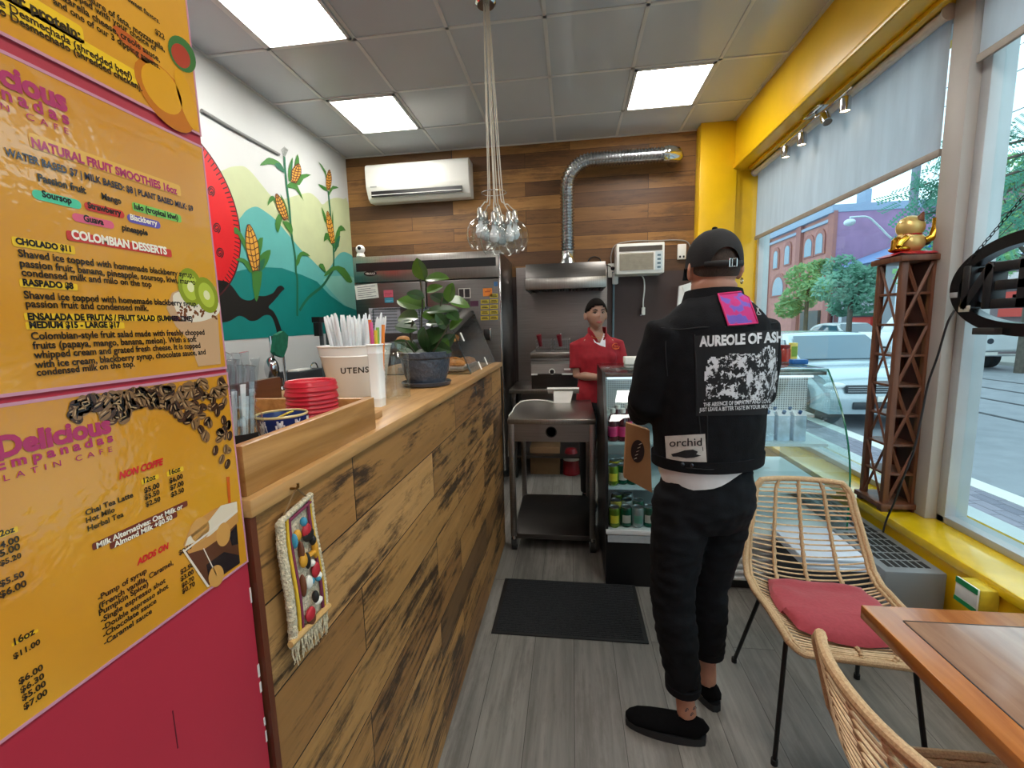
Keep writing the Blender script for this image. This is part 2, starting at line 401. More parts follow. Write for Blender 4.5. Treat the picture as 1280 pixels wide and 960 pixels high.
# ------------------------------------------------------------------ ceiling light panels
def ceiling_light(x0, x1, y0, y1, label):
    t = thing('ceiling_light', label, 'ceiling light', ((x0 + x1) / 2, (y0 + y1) / 2, ZC), group='flat ceiling light panels')
    b = MB()
    for a, c in (((x0, y0), (x1, y0 + .02)), ((x0, y1 - .02), (x1, y1)), ((x0, y0), (x0 + .02, y1)), ((x1 - .02, y0), (x1, y1))): b.box((a[0], a[1], ZC - .016), (c[0], c[1], ZC - .0005))
    b.build('frame', M_tbar, t, smooth=False)
    MB().box((x0 + .02, y0 + .02, ZC - .012), (x1 - .02, y1 - .02, ZC - .004)).build('diffuser', emit('warm_white_light_panel', '#fffbf3', PANEL), t, smooth=False)
ceiling_light(-1.955, -1.385, 3.65, 4.29, 'square glowing light panel in the ceiling above the corn mural and wall air conditioner')
ceiling_light(-1.955, -1.385, 2.32, 2.96, 'square glowing light panel in the ceiling at the top left, nearest the menus')
ceiling_light(.487, 1.06, 3.65, 4.29, 'square glowing light panel in the ceiling near the yellow beam and foil duct')
for x, y in ((.487, .99), (-1.35, -.34), (.487, -.34), (.487, -2.3)): ceiling_light(x, x + .573, y, y + .62, 'square glowing light panel in the ceiling behind the camera')

# ------------------------------------------------------------------ mural on the left wall
def mp(x, y, k): 
    p = px(x, y, 0, XL); p.x = XL + .0006 + .0007 * k; return p
mural = thing('wall_mural', 'painted wall mural of corn plants, green hills and a red sun on the left wall', 'mural', (XL, 3.9, 1.38))
def paint(name, polys, k, mat, smooth_n=5):
    b = MB(); split = name.startswith('corn_lea')
    for i, P in enumerate(polys):
        kk = k + (i % 11) * .07; b.poly(spline([mp(x, y, kk) for x, y in P], smooth_n, True) if smooth_n else [mp(x, y, kk) for x, y in P])
        if split: b.build(name, mat, mural, smooth=False); b = MB()
    if split: return
    return b.build(name, mat, mural, smooth=False)
FL = lambda n, c: pm(n, c, .55, 0, .05, 5)
z5 = lambda L: [(240 + a / 5.333, 160 + c / 5.333) for a, c in L]
z6 = lambda L: [(260 + a / 4.364, 340 + c / 4.364) for a, c in L]
paint('sage_hills', [[(-60, 230), (40, 170), (120, 175), (200, 205)] + z5([(40, 300), (120, 300), (200, 285), (250, 262), (300, 254), (350, 258), (400, 300), (470, 385), (530, 455), (580, 480), (660, 460), (730, 440), (790, 434), (840, 475), (870, 510), (910, 480), (960, 465), (1010, 475), (1040, 500)]) + [(447, 320), (447, 380), (440, 394), (400, 400), (200, 420), (-60, 440)]], 0, FL('sage_paint', '#c3cda0'), 3)
paint('turquoise_hills', [[(-60, 320), (60, 300), (150, 330), (230, 320)] + z5([(150, 760), (310, 610), (360, 550), (420, 524), (470, 545), (560, 615), (650, 720), (730, 815), (800, 880), (880, 955), (920, 930), (960, 860), (1000, 828), (1040, 835), (1075, 870)]) + [(446, 350), (446, 385), (440, 396), (400, 402), (200, 422), (-60, 442)]], 1, FL('turquoise_paint', '#5fb3ae'), 3)
paint('pale_hill', [[(404, 350), (420, 345), (446, 350), (446, 388), (432, 382), (416, 367)]], 2, FL('pale_teal_paint', '#7fc0b2'), 3)
paint('teal_ground', [[(-60, 390), (60, 370), (160, 372), (230, 352), (285, 342), (305, 337), (330, 334), (352, 335), (378, 344), (396, 352), (412, 369), (430, 382), (447, 388), (447, 413), (400, 417.5), (340, 421.5), (240, 428.5), (140, 435.5), (20, 444), (-60, 449.5)]], 3, FL('deep_teal_paint', '#00827d'), 0)
A_, B_, C_ = mp(254, 184, 0), mp(300, 300, 0), mp(288, 352, 0)      # the sun's rim through three of its points
d_ = 2 * (A_.y * (B_.z - C_.z) + B_.y * (C_.z - A_.z) + C_.y * (A_.z - B_.z))
q2 = lambda p: p.y * p.y + p.z * p.z
cy_s = (q2(A_) * (B_.z - C_.z) + q2(B_) * (C_.z - A_.z) + q2(C_) * (A_.z - B_.z)) / d_; cz_s = (q2(A_) * (C_.y - B_.y) + q2(B_) * (A_.y - C_.y) + q2(C_) * (B_.y - A_.y)) / d_
rs = math.hypot(A_.y - cy_s, A_.z - cz_s)
sun_b = MB(); sun_b.poly([(XL + .0034, cy_s + rs * math.cos(q), cz_s + rs * math.sin(q)) for q in [k / 72 * 2 * math.pi for k in range(72)]]); sun_b.build('red_sun', FL('red_paint', '#e3101c'), mural, smooth=False)
b = MB()
for i in range(110):     # dark ticks just inside the sun's rim
    q = i / 110 * 2 * math.pi; e = .0045 / rs
    b.poly([(XL + .0041, cy_s + rs * k * math.cos(q + w), cz_s + rs * k * math.sin(q + w)) for k, w in ((.90, -e), (.985, -e), (.985, e), (.90, e))])
for cx, cy in ((263, 239), (270, 285), (274, 316)):
    L = [mp(cx + (1 + .16 * k) * math.cos(k * .55), cy + (1.3 + .22 * k) * math.sin(k * .55), 5) for k in range(26)]
    b.tube(L, .0045, 4, up=(1, 0, 0), flat=.0004)
b.tube([(XL + .0041, cy_s + rs * math.cos(q), cz_s + rs * math.sin(q)) for q in [k / 72 * 2 * math.pi for k in range(72)]], .006, 4, close=True, up=(1, 0, 0), flat=.0004)
b.build('sun_markings', FL('dark_red_paint', '#4a0a12'), mural, smooth=False)
paint('black_figure', [[(60, 400), (110, 360), (170, 346), (230, 344), (258, 344), (272, 350), (283, 352), (292, 361), (299, 371), (306, 375), (314, 375), (321, 370), (331, 370), (341, 366), (346, 359), (351, 357), (355, 361), (351, 365), (347, 370), (341, 377), (335, 384), (341, 389), (347, 400), (352, 417), (347, 420), (343, 405), (338, 395), (330, 394), (321, 400), (312, 401), (304, 396), (297, 395), (289, 400), (278, 403), (250, 403), (170, 412), (90, 418)]], 5, FL('black_paint', '#15120f'), 3)
# corn
gs, gl = FL('stem_green_paint', '#1d6a4c'), FL('leaf_green_paint', '#3f7d33')
b = MB()
for L in (z5([(612, 190), (620, 300), (630, 400), (645, 520), (660, 700), (685, 860), (690, 960)]) + [(371, 350), (371, 395)], z5([(905, 420), (915, 520), (925, 640), (940, 800), (940, 930)]) + [(411, 345), (402, 358), (385, 372), (374, 388)], [(318, 330), (321, 350), (319, 372)]):
    q = spline([mp(x, y, 6) for x, y in L], 4); b.tube(q, .014, 4, up=(1, 0, 0), flat=.0004)
b.build('corn_stems', gs, mural, smooth=False)
leaves = [[(448, 250), (480, 215), (510, 197), (560, 215), (590, 240), (615, 285), (600, 295), (560, 260), (540, 245), (500, 243)],
          [(640, 350), (640, 270), (668, 195), (665, 280), (660, 350)], [(680, 250), (700, 172), (712, 240)],
          [(690, 370), (720, 310), (790, 312), (740, 340), (715, 380)], [(630, 380), (670, 355), (700, 385), (740, 485), (690, 410), (640, 400)],
          [(500, 520), (510, 470), (530, 452), (556, 475), (600, 560), (570, 540), (540, 480)], [(585, 440), (630, 530), (640, 620), (610, 560)],
          [(550, 640), (570, 575), (600, 590), (590, 630), (570, 700)], [(600, 620), (660, 640), (665, 710), (620, 660)],
          [(275, 665), (300, 670), (350, 750), (375, 850), (340, 790), (300, 710), (280, 705)], [(425, 760), (470, 730), (450, 850), (435, 850)],
          [(520, 812), (470, 830), (435, 880), (440, 960), (480, 930), (510, 870)], [(285, 880), (320, 865), (370, 890), (410, 960), (380, 960), (340, 900)],
          [(840, 225), (890, 290), (895, 380), (885, 310)], [(838, 372), (890, 395), (900, 420), (870, 410)], [(975, 400), (935, 385), (908, 430), (912, 450), (935, 410)],
          [(860, 525), (890, 590), (910, 650), (880, 620)], [(935, 550), (940, 660), (928, 640)], [(875, 760), (885, 700), (915, 715), (935, 790), (900, 740)],
          [(1022, 685), (990, 648), (960, 690), (940, 800), (975, 790), (985, 690)], [(690, 920), (700, 850), (740, 822), (785, 855), (730, 850), (712, 900)], [(840, 915), (870, 905), (890, 960), (880, 960)]]
paint('corn_leaf', [z5(L) for L in leaves] + [[(430, 335), (440, 352), (433, 352), (420, 337), (410, 343), (404, 345), (415, 333)], [(314, 340), (327, 340), (322, 372), (318, 374)]], 7, gl, 2)
paint('corn_leaf_shadow', [z5([(545, 245), (580, 235), (615, 285), (600, 295)]), z5([(440, 900), (480, 870), (470, 930), (440, 960)]), z5([(960, 740), (985, 720), (970, 790), (945, 830)]), z5([(650, 350), (655, 260), (664, 220), (662, 340)])], 8, gs, 2)
me_, ml = FL('maize_paint', '#e6a93f'), FL('maize_outline_paint', '#5c2a1a')
for (x0, y0, x1, y1, w) in ((708, 238, 672, 362, 32), (556, 438, 622, 608, 26), (372, 640, 422, 950, 42), (912, 278, 905, 412, 18), (898, 552, 936, 768, 20)):
    b = MB(); c = MB()
    A = Vector((x0, y0, 0)); B = Vector((x1, y1, 0)); d = B - A; n = Vector((-d.y, d.x, 0)).normalized()
    wd = lambda t: w * min(1, (t * 2.6) ** .6) * (1 - .45 * max(0, t - .6) / .4)
    R = [A + d * t + n * wd(t) for t in (.02, .1, .25, .45, .7, .9, 1)]; L = [A + d * t - n * wd(t) for t in (.02, .1, .25, .45, .7, .9, 1)]
    T = lambda v, k: mp(240 + v.x / 5.333, 160 + v.y / 5.333, k)
    b.poly([T(v, 8) for v in R] + [T(v, 8) for v in reversed(L)])
    for f in (-.34, .34): c.tube([T(A + d * t + n * wd(t) * f, 9) for t in (.05, .3, .6, 1)], .0045, 4, up=(1, 0, 0), flat=.0003)
    for t in (.12, .25, .38, .51, .64, .77, .9):
        t2 = min(1, t + .05); c.tube([T(A + d * t - n * wd(t), 9), T(A + d * t2, 9), T(A + d * t + n * wd(t), 9)], .0038, 4, up=(1, 0, 0), flat=.0003)
    c.tube([T(v, 9) for v in R + list(reversed(L))], .0045, 4, close=True, up=(1, 0, 0), flat=.0003)
    e_ = b.build('corn_ear', me_, mural, smooth=False); c.build('kernel_lines', ml, e_, smooth=False)
b = MB()
for a in range(-4, 5): b.tube([mp(355, 197, 6), mp(355 + a * 1.1, 187 - (4 - abs(a)), 6)], .003, 4, up=(1, 0, 0), flat=.0003)
b.build('corn_tassel', FL('grey_paint', '#8f9590'), mural, smooth=False)
# conduit above the mural
b = MB(); b.tube([px(252, 138, 0, XL + .012), px(289, 160, 0, XL + .012), px(349, 193, 0, XL + .012)], .012, 8); b.build('conduit', pm('grey_conduit', '#8d8f8e', .5), label='thin grey conduit running along the white wall above the mural', cat='conduit', loc=px(300, 166, 0, XL))
# ------------------------------------------------------------------ menu posters on the red partition
XS = XP + .0022          # face of the laminated sheets
def mpx(x, y): return px(x, y, 0, XS + .0004)
M_poster = {}
def poster_mat(name, c0, c1, glare=1.0):
    m, nt, out = newmat(name); b = N(nt, 'BsdfPrincipled', Roughness=.3); b.inputs['Coat Weight'].default_value = 1; b.inputs['Coat Roughness'].default_value = .05; b.inputs['Coat IOR'].default_value = 1.85
    v = coords(nt); n = N(nt, 'TexNoise', Scale=5, Detail=2); nt.links.new(v, n.inputs['Vector'])
    r = ramp(nt, [(.35, lin(c0)), (.65, lin(c1))], n.outputs['Fac']); nt.links.new(r.outputs[0], b.inputs['Base Color'])
    w = N(nt, 'TexNoise', Scale=70, Detail=2); nt.links.new(v, w.inputs['Vector'])
    bp = N(nt, 'Bump', Strength=.16 * glare, Distance=.004); nt.links.new(w.outputs['Fac'], bp.inputs['Height']); nt.links.new(bp.outputs[0], b.inputs['Coat Normal'])
    nt.links.new(b.outputs[0], out.inputs[0]); return m
M_orange = poster_mat('laminated_orange_menu', '#d38d1c', '#e09f26')
M_edge = pm('clear_plastic_edge', '#c98ea0', .15, 0, .05, 10)
def ink(n, c): return pm('ink_' + n, c, .25, 0, .01, 5, coat=.8)
I_BLK, I_PUR, I_RED, I_YEL, I_WHT, I_BRN = ink('black', '#1c1511'), ink('plum', '#b02a5e'), ink('red', '#cf2228'), ink('yellow', '#f0c22a'), ink('white', '#f7eedc'), ink('brown', '#6f3128')
I_GRN, I_PNK, I_VIO, I_MINT, I_BAN = ink('lime', '#7fc65a'), ink('pink', '#dd5f7c'), ink('violet', '#6a5bb0'), ink('mint', '#52c79b'), ink('banner_red', '#c9382f')
def poster(name, z0, z1, label):
    t = thing(name, label, 'menu poster', (XP, .33, z0), group=None)
    MB().box((XP + .0002, .112, z0), (XP + .0018, .5475, z1)).build('sheet', M_orange, t, smooth=False)
    b = MB()
    for a, c in (((.108, z0 - .003), (.5478, z0)), ((.108, z1), (.5478, z1 + .003)), ((.5455, z0), (.5478, z1)), ((.108, z0), (.112, z1))): b.box((XP + .0002, a[0], a[1]), (XP + .0021, c[0], c[1]))
    b.build('plastic_edge', M_edge, t, smooth=False); return t
SPLIT = {'lettering', 'dessert_names', 'prices', 'items', 'red_headings', 'size_lettering'}
def write(t, name, rows, mat, off=.0, slant=0, spacing=1.0, hk=1.0, lift=0.0004):
    b = MB()
    if name in SPLIT and len(rows) > 1:
        for r in rows: write(t, name, [r], mat, off, slant, spacing, hk, lift)
        return
    for r in rows:
        s, x0, y0, x1, y1 = r[:5]; full = r[5] if len(r) > 5 else None
        p0 = px(x0, y0, 0, XS + lift); p1 = px(x1, y1, 0, XS + lift); z = (p0.z + p1.z) / 2; p0.z = p1.z = z
        b.text(s, p0, p1, (0, 0, 1), hk, off, 0, full, slant, spacing)
    return b.build(name, mat, t, smooth=False)
def pill(t, name, rects, mat, lift=.0001, rad=.35):
    b = MB()
    if name in ('size_highlight', 'name_highlight') and len(rects) > 1:
        for r in rects: pill(t, name, [r], mat, lift, rad)
        return
    for (x0, y0, x1, y1) in rects:         # two opposite corners in survey pixels
        a = px(x0, y0, 0, XS + lift); c = px(x1, y1, 0, XS + lift); ya, yb = sorted((a.y, c.y)); za, zb = sorted((a.z, c.z)); r = (zb - za) * rad
        P = []
        for cy, cz, s0 in ((yb - r, zb - r, 0), (ya + r, zb - r, 1), (ya + r, za + r, 2), (yb - r, za + r, 3)):
            for k in range(5): q = (s0 + k / 4) * math.pi / 2; P.append((XS + lift, cy + r * math.cos(q), cz + r * math.sin(q)))
        b.poly(P)
    return b.build(name, mat, t, smooth=False)
def row_pill(rows, padx=4, up=1.15, dn=.35, cap=None):
    out = []
    for s, x0, y0, x1, y1 in [r[:5] for r in rows]:
        h = cap or 7; out.append((x0 - padx, y0 + h * dn, x1 + padx, y1 - h * up))
    return out

# top poster
t1 = poster('menu_poster', 1.753, 2.035, 'orange laminated menu sheet with shredded beef and chicken fillings, topmost on the red wall')
b1 = [('e Desmechada (shredded beef)', 0, 10, 165, 97, 'Carne Desmechada (shredded beef)'), ('o Desmechado (shredded chicken).', 0, 19, 178, 113, 'Pollo Desmechado (shredded chicken).')]
write(t1, 'lettering', b1 + [('ture of feta, mozzarella,', 114, 5, 206, 63, 'Mixture of feta, mozzarella,'), ('ped with your choice of', 100, 3, 196, 64, 'topped with your choice of'), ('arella cheese, creole sauce,', 86, 7, 200, 76, 'mozzarella cheese, creole sauce,'), ('and one of our 3 dipping sauces.', 67, 5, 200, 86), ('sweet flavors.', 160, 0, 200, 31), ('$22', 194.5, 43, 206, 49)], I_BLK, .025, hk=1.05)
write(t1, 'heading', [('our protein:', 0, 3, 100, 40, 'Choose your protein:')], I_BLK, .045, hk=1.0)
pill(t1, 'highlight', [(-150, -90, 103, 34), (-190, -105, 169, 88), (-190, -92, 181, 105)], I_YEL, rad=.2)
b = MB(); E = lambda cx, cy, rx, rz, k, a=0: [(XS + .0002 + k * .0001, px(cx, cy, 0, XS).y + rx * math.cos(q) * math.cos(a) - rz * math.sin(q) * math.sin(a), px(cx, cy, 0, XS).z + rx * math.cos(q) * math.sin(a) + rz * math.sin(q) * math.cos(a)) for q in [i / 24 * 2 * math.pi for i in range(24)]]
b.poly(E(208, 122, .040, .030, 0, -.5)); b.mi = 1; b.poly(E(203, 112, .026, .024, 1, -.3)); b.poly(E(233, 125, .012, .033, 1, .25)); b.mi = 2; b.poly(E(228, 68, .018, .022, 0, -.8)); b.mi = 3; b.poly(E(226, 70, .012, .015, 1, -.8)); b.mi = 4; b.poly(E(170, 60, .025, .008, 0, -.3))
b.build('food_picture', [ink('toast', '#c4701c'), ink('pastry', '#dd9d20'), ink('pepper_green', '#39713b'), ink('pepper_red', '#b03c2c'), ink('terracotta', '#c05a26')], t1, smooth=False)

# middle poster
t2 = poster('menu_poster', 1.455, 1.735, 'orange laminated menu sheet of smoothies and Colombian desserts, in the middle of the red wall')
write(t2, 'brand_lettering', [('cious', 0, 105, 85, 139, 'Delicious')], I_PUR, .05, hk=1.05)
write(t2, 'brand_second_line', [('nadas', 3, 124, 87, 155, 'Empanadas')], I_PUR, .035, spacing=1.5, hk=.95)
write(t2, 'brand_third_line', [('N CAFE', 2, 140, 86, 165, 'LATIN CAFE')], I_PUR, .005, spacing=1.9, hk=.85)
hd = [('NATURAL FRUIT SMOOTHIES 16oz', 40, 182, 222, 244)]
write(t2, 'smoothie_heading', hd, I_PUR, .045, hk=1.2); pill(t2, 'heading_highlight', [(38, 184, 225, 232)], ink('amber', '#e6b04e'), rad=.2)
write(t2, 'price_line', [('WATER BASED $7 | MILK BASED: $8 | PLANT BASED MILK: $9', 6, 191, 242, 266)], ink('navy', '#1d2340'), .03, hk=1.3)
write(t2, 'flavours', [('Passion fruit', 48, 226, 108, 242), ('Soursop', 53, 246, 90, 254.5), ('Mango', 127.5, 248.5, 152, 255), ('Strawberry', 110, 259.5, 152, 270), ('Guava', 105, 276.5, 130, 281), ('lulo (tropical kiwi)', 168, 260, 223, 276), ('pineapple', 153, 288, 185, 294)], I_BLK, .035, hk=1.15)
write(t2, 'blackberry_lettering', [('Blackberry', 163, 273.5, 197, 283)], I_WHT, .03, hk=1.15)
pill(t2, 'mint_pill', [(41, 248, 101, 251)], I_MINT, rad=.5); pill(t2, 'red_pill', [(106, 262, 155, 264)], I_BAN, rad=.5); pill(t2, 'pink_pill', [(91, 276, 142, 277)], I_PNK, rad=.5)
pill(t2, 'lime_pill', [(166, 263, 226, 269)], I_GRN, rad=.3); pill(t2, 'violet_pill', [(159.5, 277, 200, 277)], I_VIO, rad=.5)
write(t2, 'dessert_heading', [('COLOMBIAN DESSERTS', 90, 298, 209, 318)], I_WHT, .045, hk=1.2); pill(t2, 'dessert_banner', [(84, 300, 214, 312)], I_BAN, rad=.25)
h2 = [('CHOLADO $11', 20, 304.5, 89, 314.5), ('RASPADO $8', 29, 355.5, 92.5, 362), ('ENSALADA DE FRUTAS / FRUIT SALAD (SUMMER TIME)', 35, 397.5, 241, 402.5), ('MEDIUM $15 - LARGE $17', 37, 409, 151, 410)]
write(t2, 'dessert_names', h2, I_BLK, .05, hk=1.15); pill(t2, 'name_highlight', row_pill(h2, 4, 1.0, .4), I_YEL, rad=.2)
write(t2, 'descriptions', [('Shaved ice topped with homemade blackberry syrup,', 23, 318, 242, 349), ('passion fruit, banana, pineapple, soursop, kiwi, mango,', 25, 331, 246, 357.5), ('condensed milk and milo on the top', 27, 343, 190, 360), ('Shaved ice topped with homemade blackberry syrup,', 30, 370, 247, 385), ('passion fruit and condensed milk.', 32.5, 382.5, 186, 389.5), ('Colombian-style fruit salad made with freshly chopped', 39, 422, 256, 420), ('fruits (papaya, mango, banana, melon). With a soft', 41, 434, 246, 428.5), ('whipped cream and grated fresh cheese. It is topped', 42.5, 445.5, 251, 436.5), ('with ice cream, blackberry syrup, chocolate sauce, and', 44, 457.5, 257.5, 444.5), ('condensed milk on the top.', 46, 468, 169, 459.5)], I_BLK, .025, hk=1.1)
b = MB(); q = lambda x, y, k=0: px(x, y, 0, XS + .0001 + .0001 * k)
b.poly([q(*p) for p in ((208, 385), (215, 366), (240, 356), (270, 358), (276, 455), (248, 458), (236, 425), (220, 408))])
b.mi = 1; b.poly(spline([q(*p, 1) for p in ((216, 370), (232, 364), (250, 366), (272, 376), (273, 392), (250, 402), (226, 398))], 4, True))
for n_, (cx_, cy_) in enumerate(((238, 359), (258, 369))):
    for l_, (rx_, rz_) in enumerate(((.018, .023), (.012, .016), (.005, .006))): b.mi = 2 + l_; b.poly(E(cx_, cy_, rx_, rz_, 1.5 + .4 * l_ + 1.3 * n_, .3 * n_))
b.mi = 5
random.seed(11)
for k in range(40): b.poly(E(random.uniform(222, 270), random.uniform(383, 398), .0025, .0015, 1.2 + .05 * (k % 5), random.uniform(0, 3)))
b.build('dessert_picture', [ink('cup', '#caa27a'), ink('whip', '#e9dcc6'), ink('kiwi_skin', '#8d9a26'), ink('kiwi', '#b6c342'), ink('kiwi_core', '#e8e6b0'), ink('crumb', '#7a4a2a')], t2, smooth=False)

# bottom poster
t3 = poster('menu_poster', 1.174, 1.444, 'orange laminated menu sheet of teas with coffee beans in its corner, lowest of three')
write(t3, 'brand_lettering', [('Delicious', -3, 572, 140, 540)], I_PUR, .05, hk=1.0)
write(t3, 'brand_second_line', [('Empanadas', -6, 587, 142, 553)], I_PUR, .035, spacing=1.5, hk=.85)
write(t3, 'brand_third_line', [('LATIN CAFE', 5, 600, 141, 565.5)], I_PUR, .005, spacing=1.9, hk=.8)
write(t3, 'red_headings', [('NON COFFE', 149, 598, 205, 581), ('ADDS ON', 171, 705.5, 212, 686)], I_RED, .05, slant=.25, hk=1.15)
sz = [('12oz', 180, 603, 195, 599.5), ('16oz', 212, 593, 226, 589.5), ('2oz', 0, 671, 19, 664.5, '12oz'), ('16oz', 18, 805.5, 44.5, 793)]
write(t3, 'size_lettering', sz, I_BLK, .03, hk=1.1); pill(t3, 'size_highlight', row_pill(sz, 3, 1.0, .45), I_YEL, rad=.25)
write(t3, 'prices', [('$5,00', 180.5, 615.5, 200, 610), ('$5.50', 181, 624, 200, 618.5), ('$2.50', 182.5, 632.5, 201, 627), ('$6,00', 212, 603, 229, 598.5), ('$7.00', 213, 612, 230, 607), ('$3.50', 214, 620.5, 230.5, 615.5), ('$0.60', 224, 694, 240, 685.5), ('$2.50', 226, 718, 242, 708), ('$3.00', 226, 726, 242.5, 717.5), ('$0.70', 227.5, 734.5, 243, 725), ('$0.70', 228, 742, 244, 732), ('4.00', 0, 685.5, 25, 677, '$4.00'), ('5.00', 0, 695, 26, 687.5, '$5.00'), ('$5.20', 0, 706.5, 27.5, 698), ('$5.50', 0, 733, 31, 721), ('$6.00', 0, 747, 34, 733), ('$11.00', 17, 823.5, 51, 805.5), ('$6.00', 24, 855.5, 54.5, 837), ('$6.30', 26, 866, 56, 848), ('$5.00', 28, 876, 58, 857.5), ('$7.00', 30, 887, 60, 868)], I_BLK, .03, hk=1.0)
write(t3, 'items', [('Chai Tea Latte', 107, 643, 167, 622.5), ('Hot Milo', 108, 653, 144, 640.5), ('Herbal Tea', 110, 663, 155, 646.5), ('-Pump of syrup', 122.5, 749.5, 184, 717), ('(French vanilla, Caramel,', 124, 760, 217, 706.5), ('Pumpkin Spice)', 124, 769, 186, 733), ('-Single espresso shot', 126, 777, 207.5, 729.5), ('-Double espresso shot', 128, 786.5, 211, 736.5), ('-Chocolate sauce', 129, 796, 196, 754.5), ('-Caramel sauce', 130, 805, 190.5, 768)], I_BLK, .025, hk=1.0)
write(t3, 'milk_lettering', [('Milk Alternatives: Oat Milk or', 121, 684, 229, 636.5), ('Almond Milk +$0.50', 143, 682.5, 216, 650.5)], I_WHT, .03, hk=1.0)
pill(t3, 'milk_banner', row_pill([('', 121, 684, 229, 636.5), ('', 143, 682.5, 216, 650.5)], 5, 1.25, .5, 9), I_BRN, rad=.25)
random.seed(5)
b = MB()      # coffee beans in the corner
def bean(cx, cy, r):
    a = random.uniform(0, 3.1); c = px(cx, cy, 0, XS); k = random.randint(0, 3)
    b.mi = random.choice((0, 1, 1)); b.poly([(XS + .0003 + k * .0001 + 0, p[1], p[2]) for p in E(cx, cy, r, r * .72, 0, a)])
    b.mi = 2; b.poly([(XS + .00035 + k * .0001, p[1], p[2]) for p in E(cx, cy, r * .9, r * .09, 0, a)])
    b.mi = 3; m = E(cx, cy, r * .55, r * .1, 0, a); o = Vector((0, -math.sin(a), math.cos(a))) * r * .34
    b.poly([(XS + .00036 + k * .0001, p[1] + o.y, p[2] + o.z) for p in m])
for k in range(260):
    x = random.uniform(92, 288); t = (x - 92) / 190
    lim = 545 - 0 if x < 0 else None
    edge = (508 + 22 * math.sin(x * .055) ** 2 if x < 175 else (505 if x < 200 else 510 + ((x - 200) / 85) ** 1.6 * 75))
    top = 494 - 25 * t
    y = top + (edge - top) * random.random()
    if y > edge: continue
    p = px(x, y, 0, XS)
    if p.y > .540 or p.z > 1.4395: continue
    bean(x, y, .0068)
for x, y in ((96, 522), (130, 515), (155, 524), (237, 522), (251, 537), (269, 563), (277, 574), (284, 580)): bean(x, y, .0068)
b.build('coffee_bean_picture', [ink('bean_dark', '#4a2f1e'), ink('bean_mid', '#86623f'), ink('bean_slot', '#150c08'), ink('bean_sheen', '#b8946a')], t3, smooth=False)
b = MB()      # iced latte picture
b.poly([q(*p) for p in ((229, 686), (294, 636), (300, 704), (259, 733))])
b.mi = 1; b.poly([q(*p, 1) for p in ((229, 681), (240, 655), (262, 640), (276, 632), (296, 626), (298, 652), (282, 668), (256, 686), (236, 692))])
b.mi = 2; b.poly([q(*p, 2) for p in ((262, 650), (276, 632), (296, 627), (297, 640), (262, 670), (231, 683), (235, 672))])
b.mi = 3; b.poly([q(*p, 2) for p in ((258, 706), (280, 690), (299, 694), (300, 704), (262, 728))]); b.poly([q(*p, 2) for p in ((286, 668), (296, 656), (298, 680), (290, 682))])
b.mi = 4; b.poly(E(270, 720, .012, .015, 3, .3)); b.poly(E(279, 668, .012, .016, 3)); b.poly(E(250, 662, .014, .016, 1, .3))
b.mi = 5; b.poly([q(*p, 4) for p in ((228, 688), (230, 686), (262, 733), (259, 734))]); b.poly([q(*p, 4) for p in ((254, 686), (255, 685), (271, 718), (270, 719))]); b.poly([q(*p, 4) for p in ((230, 688), (297, 637), (297, 639), (231, 690))])
b.mi = 6; b.poly([q(*p, 1) for p in ((283, 596), (287, 596), (289, 636), (286, 637))])
b.build('iced_coffee_picture', [ink('coffee', '#5c3724'), ink('latte', '#c98f4d'), ink('milk', '#e6d6bd'), ink('espresso', '#241d1f'), ink('caramel_ice', '#d29a52'), ink('glass_line', '#eadbc9'), ink('straw', '#d2601c')], t3, smooth=False)

# ------------------------------------------------------------------ serving counter
YC0, YC1, ZCT = .552, 2.90, 1.262
M_planks = planks('counter_reclaimed_boards', (1, 2, 0), .85, .155, ['#9a6f40', '#b6854c', '#8c6239', '#c0915a', '#a87843', '#644931', '#ba8a50', '#976b3d'], '#2f221a', .92, .5, .55, .0018, stain_scale=4.2)
M_oak = wood('light_oak_worktop', '#a87a48', '#cfa268', (14, 1, 14), .32, .1)
M_oak2 = wood('oak_box_boards', '#96662f', '#c8965a', (12, 1, 12), .35, .1)
ct = thing('serving_counter', 'long serving counter faced in reclaimed wood boards with a light oak top', 'counter', (-.8, 1.72, 0))
MB().box((-1.12, YC0 + .012, .0), (XP, YC1, ZCT - .03)).build('front_boards', M_planks, ct, smooth=False)
b = MB(); b.box((-1.17, YC0, ZCT - .028), (XP + .012, YC1 + .012, ZCT), .004); b.build('worktop', M_oak, ct)
MB().box((-1.12, YC0, 0), (XP + .008, YC0 + .012, ZCT - .028)).build('end_trim', wood('dark_stained_trim', '#4a2315', '#6b3722', (8, 8, 1)), ct, smooth=False)
b = MB(); b.cyl((XP, .642, 1.246), (XP + .022, .642, 1.246), .0022, seg=8); b.cyl((XP + .0, .642, 1.246), (XP + .006, .642, 1.246), .006, seg=10)
b.tube([(XP + .022, .642, 1.246), (XP + .026, .642, 1.249), (XP + .026, .642, 1.255)], .0022, 8); b.build('screw_hook', pm('brass_hook', '#7c5f33', .35, 1), ct)
b = MB()
for (x0, y0, x1, y1) in ((594, 484, 595, 492), (603, 477, 605, 484)): 
    p = px((x0 + x1) / 2, (y0 + y1) / 2, 0, XP + .002); b.tube([p + Vector((0, -.004, .02)), p, p + Vector((0, .006, -.02))], .003, 8)
b.build('metal_hook', pm('chrome_hook', '#cfd2d4', .2, 1), ct)
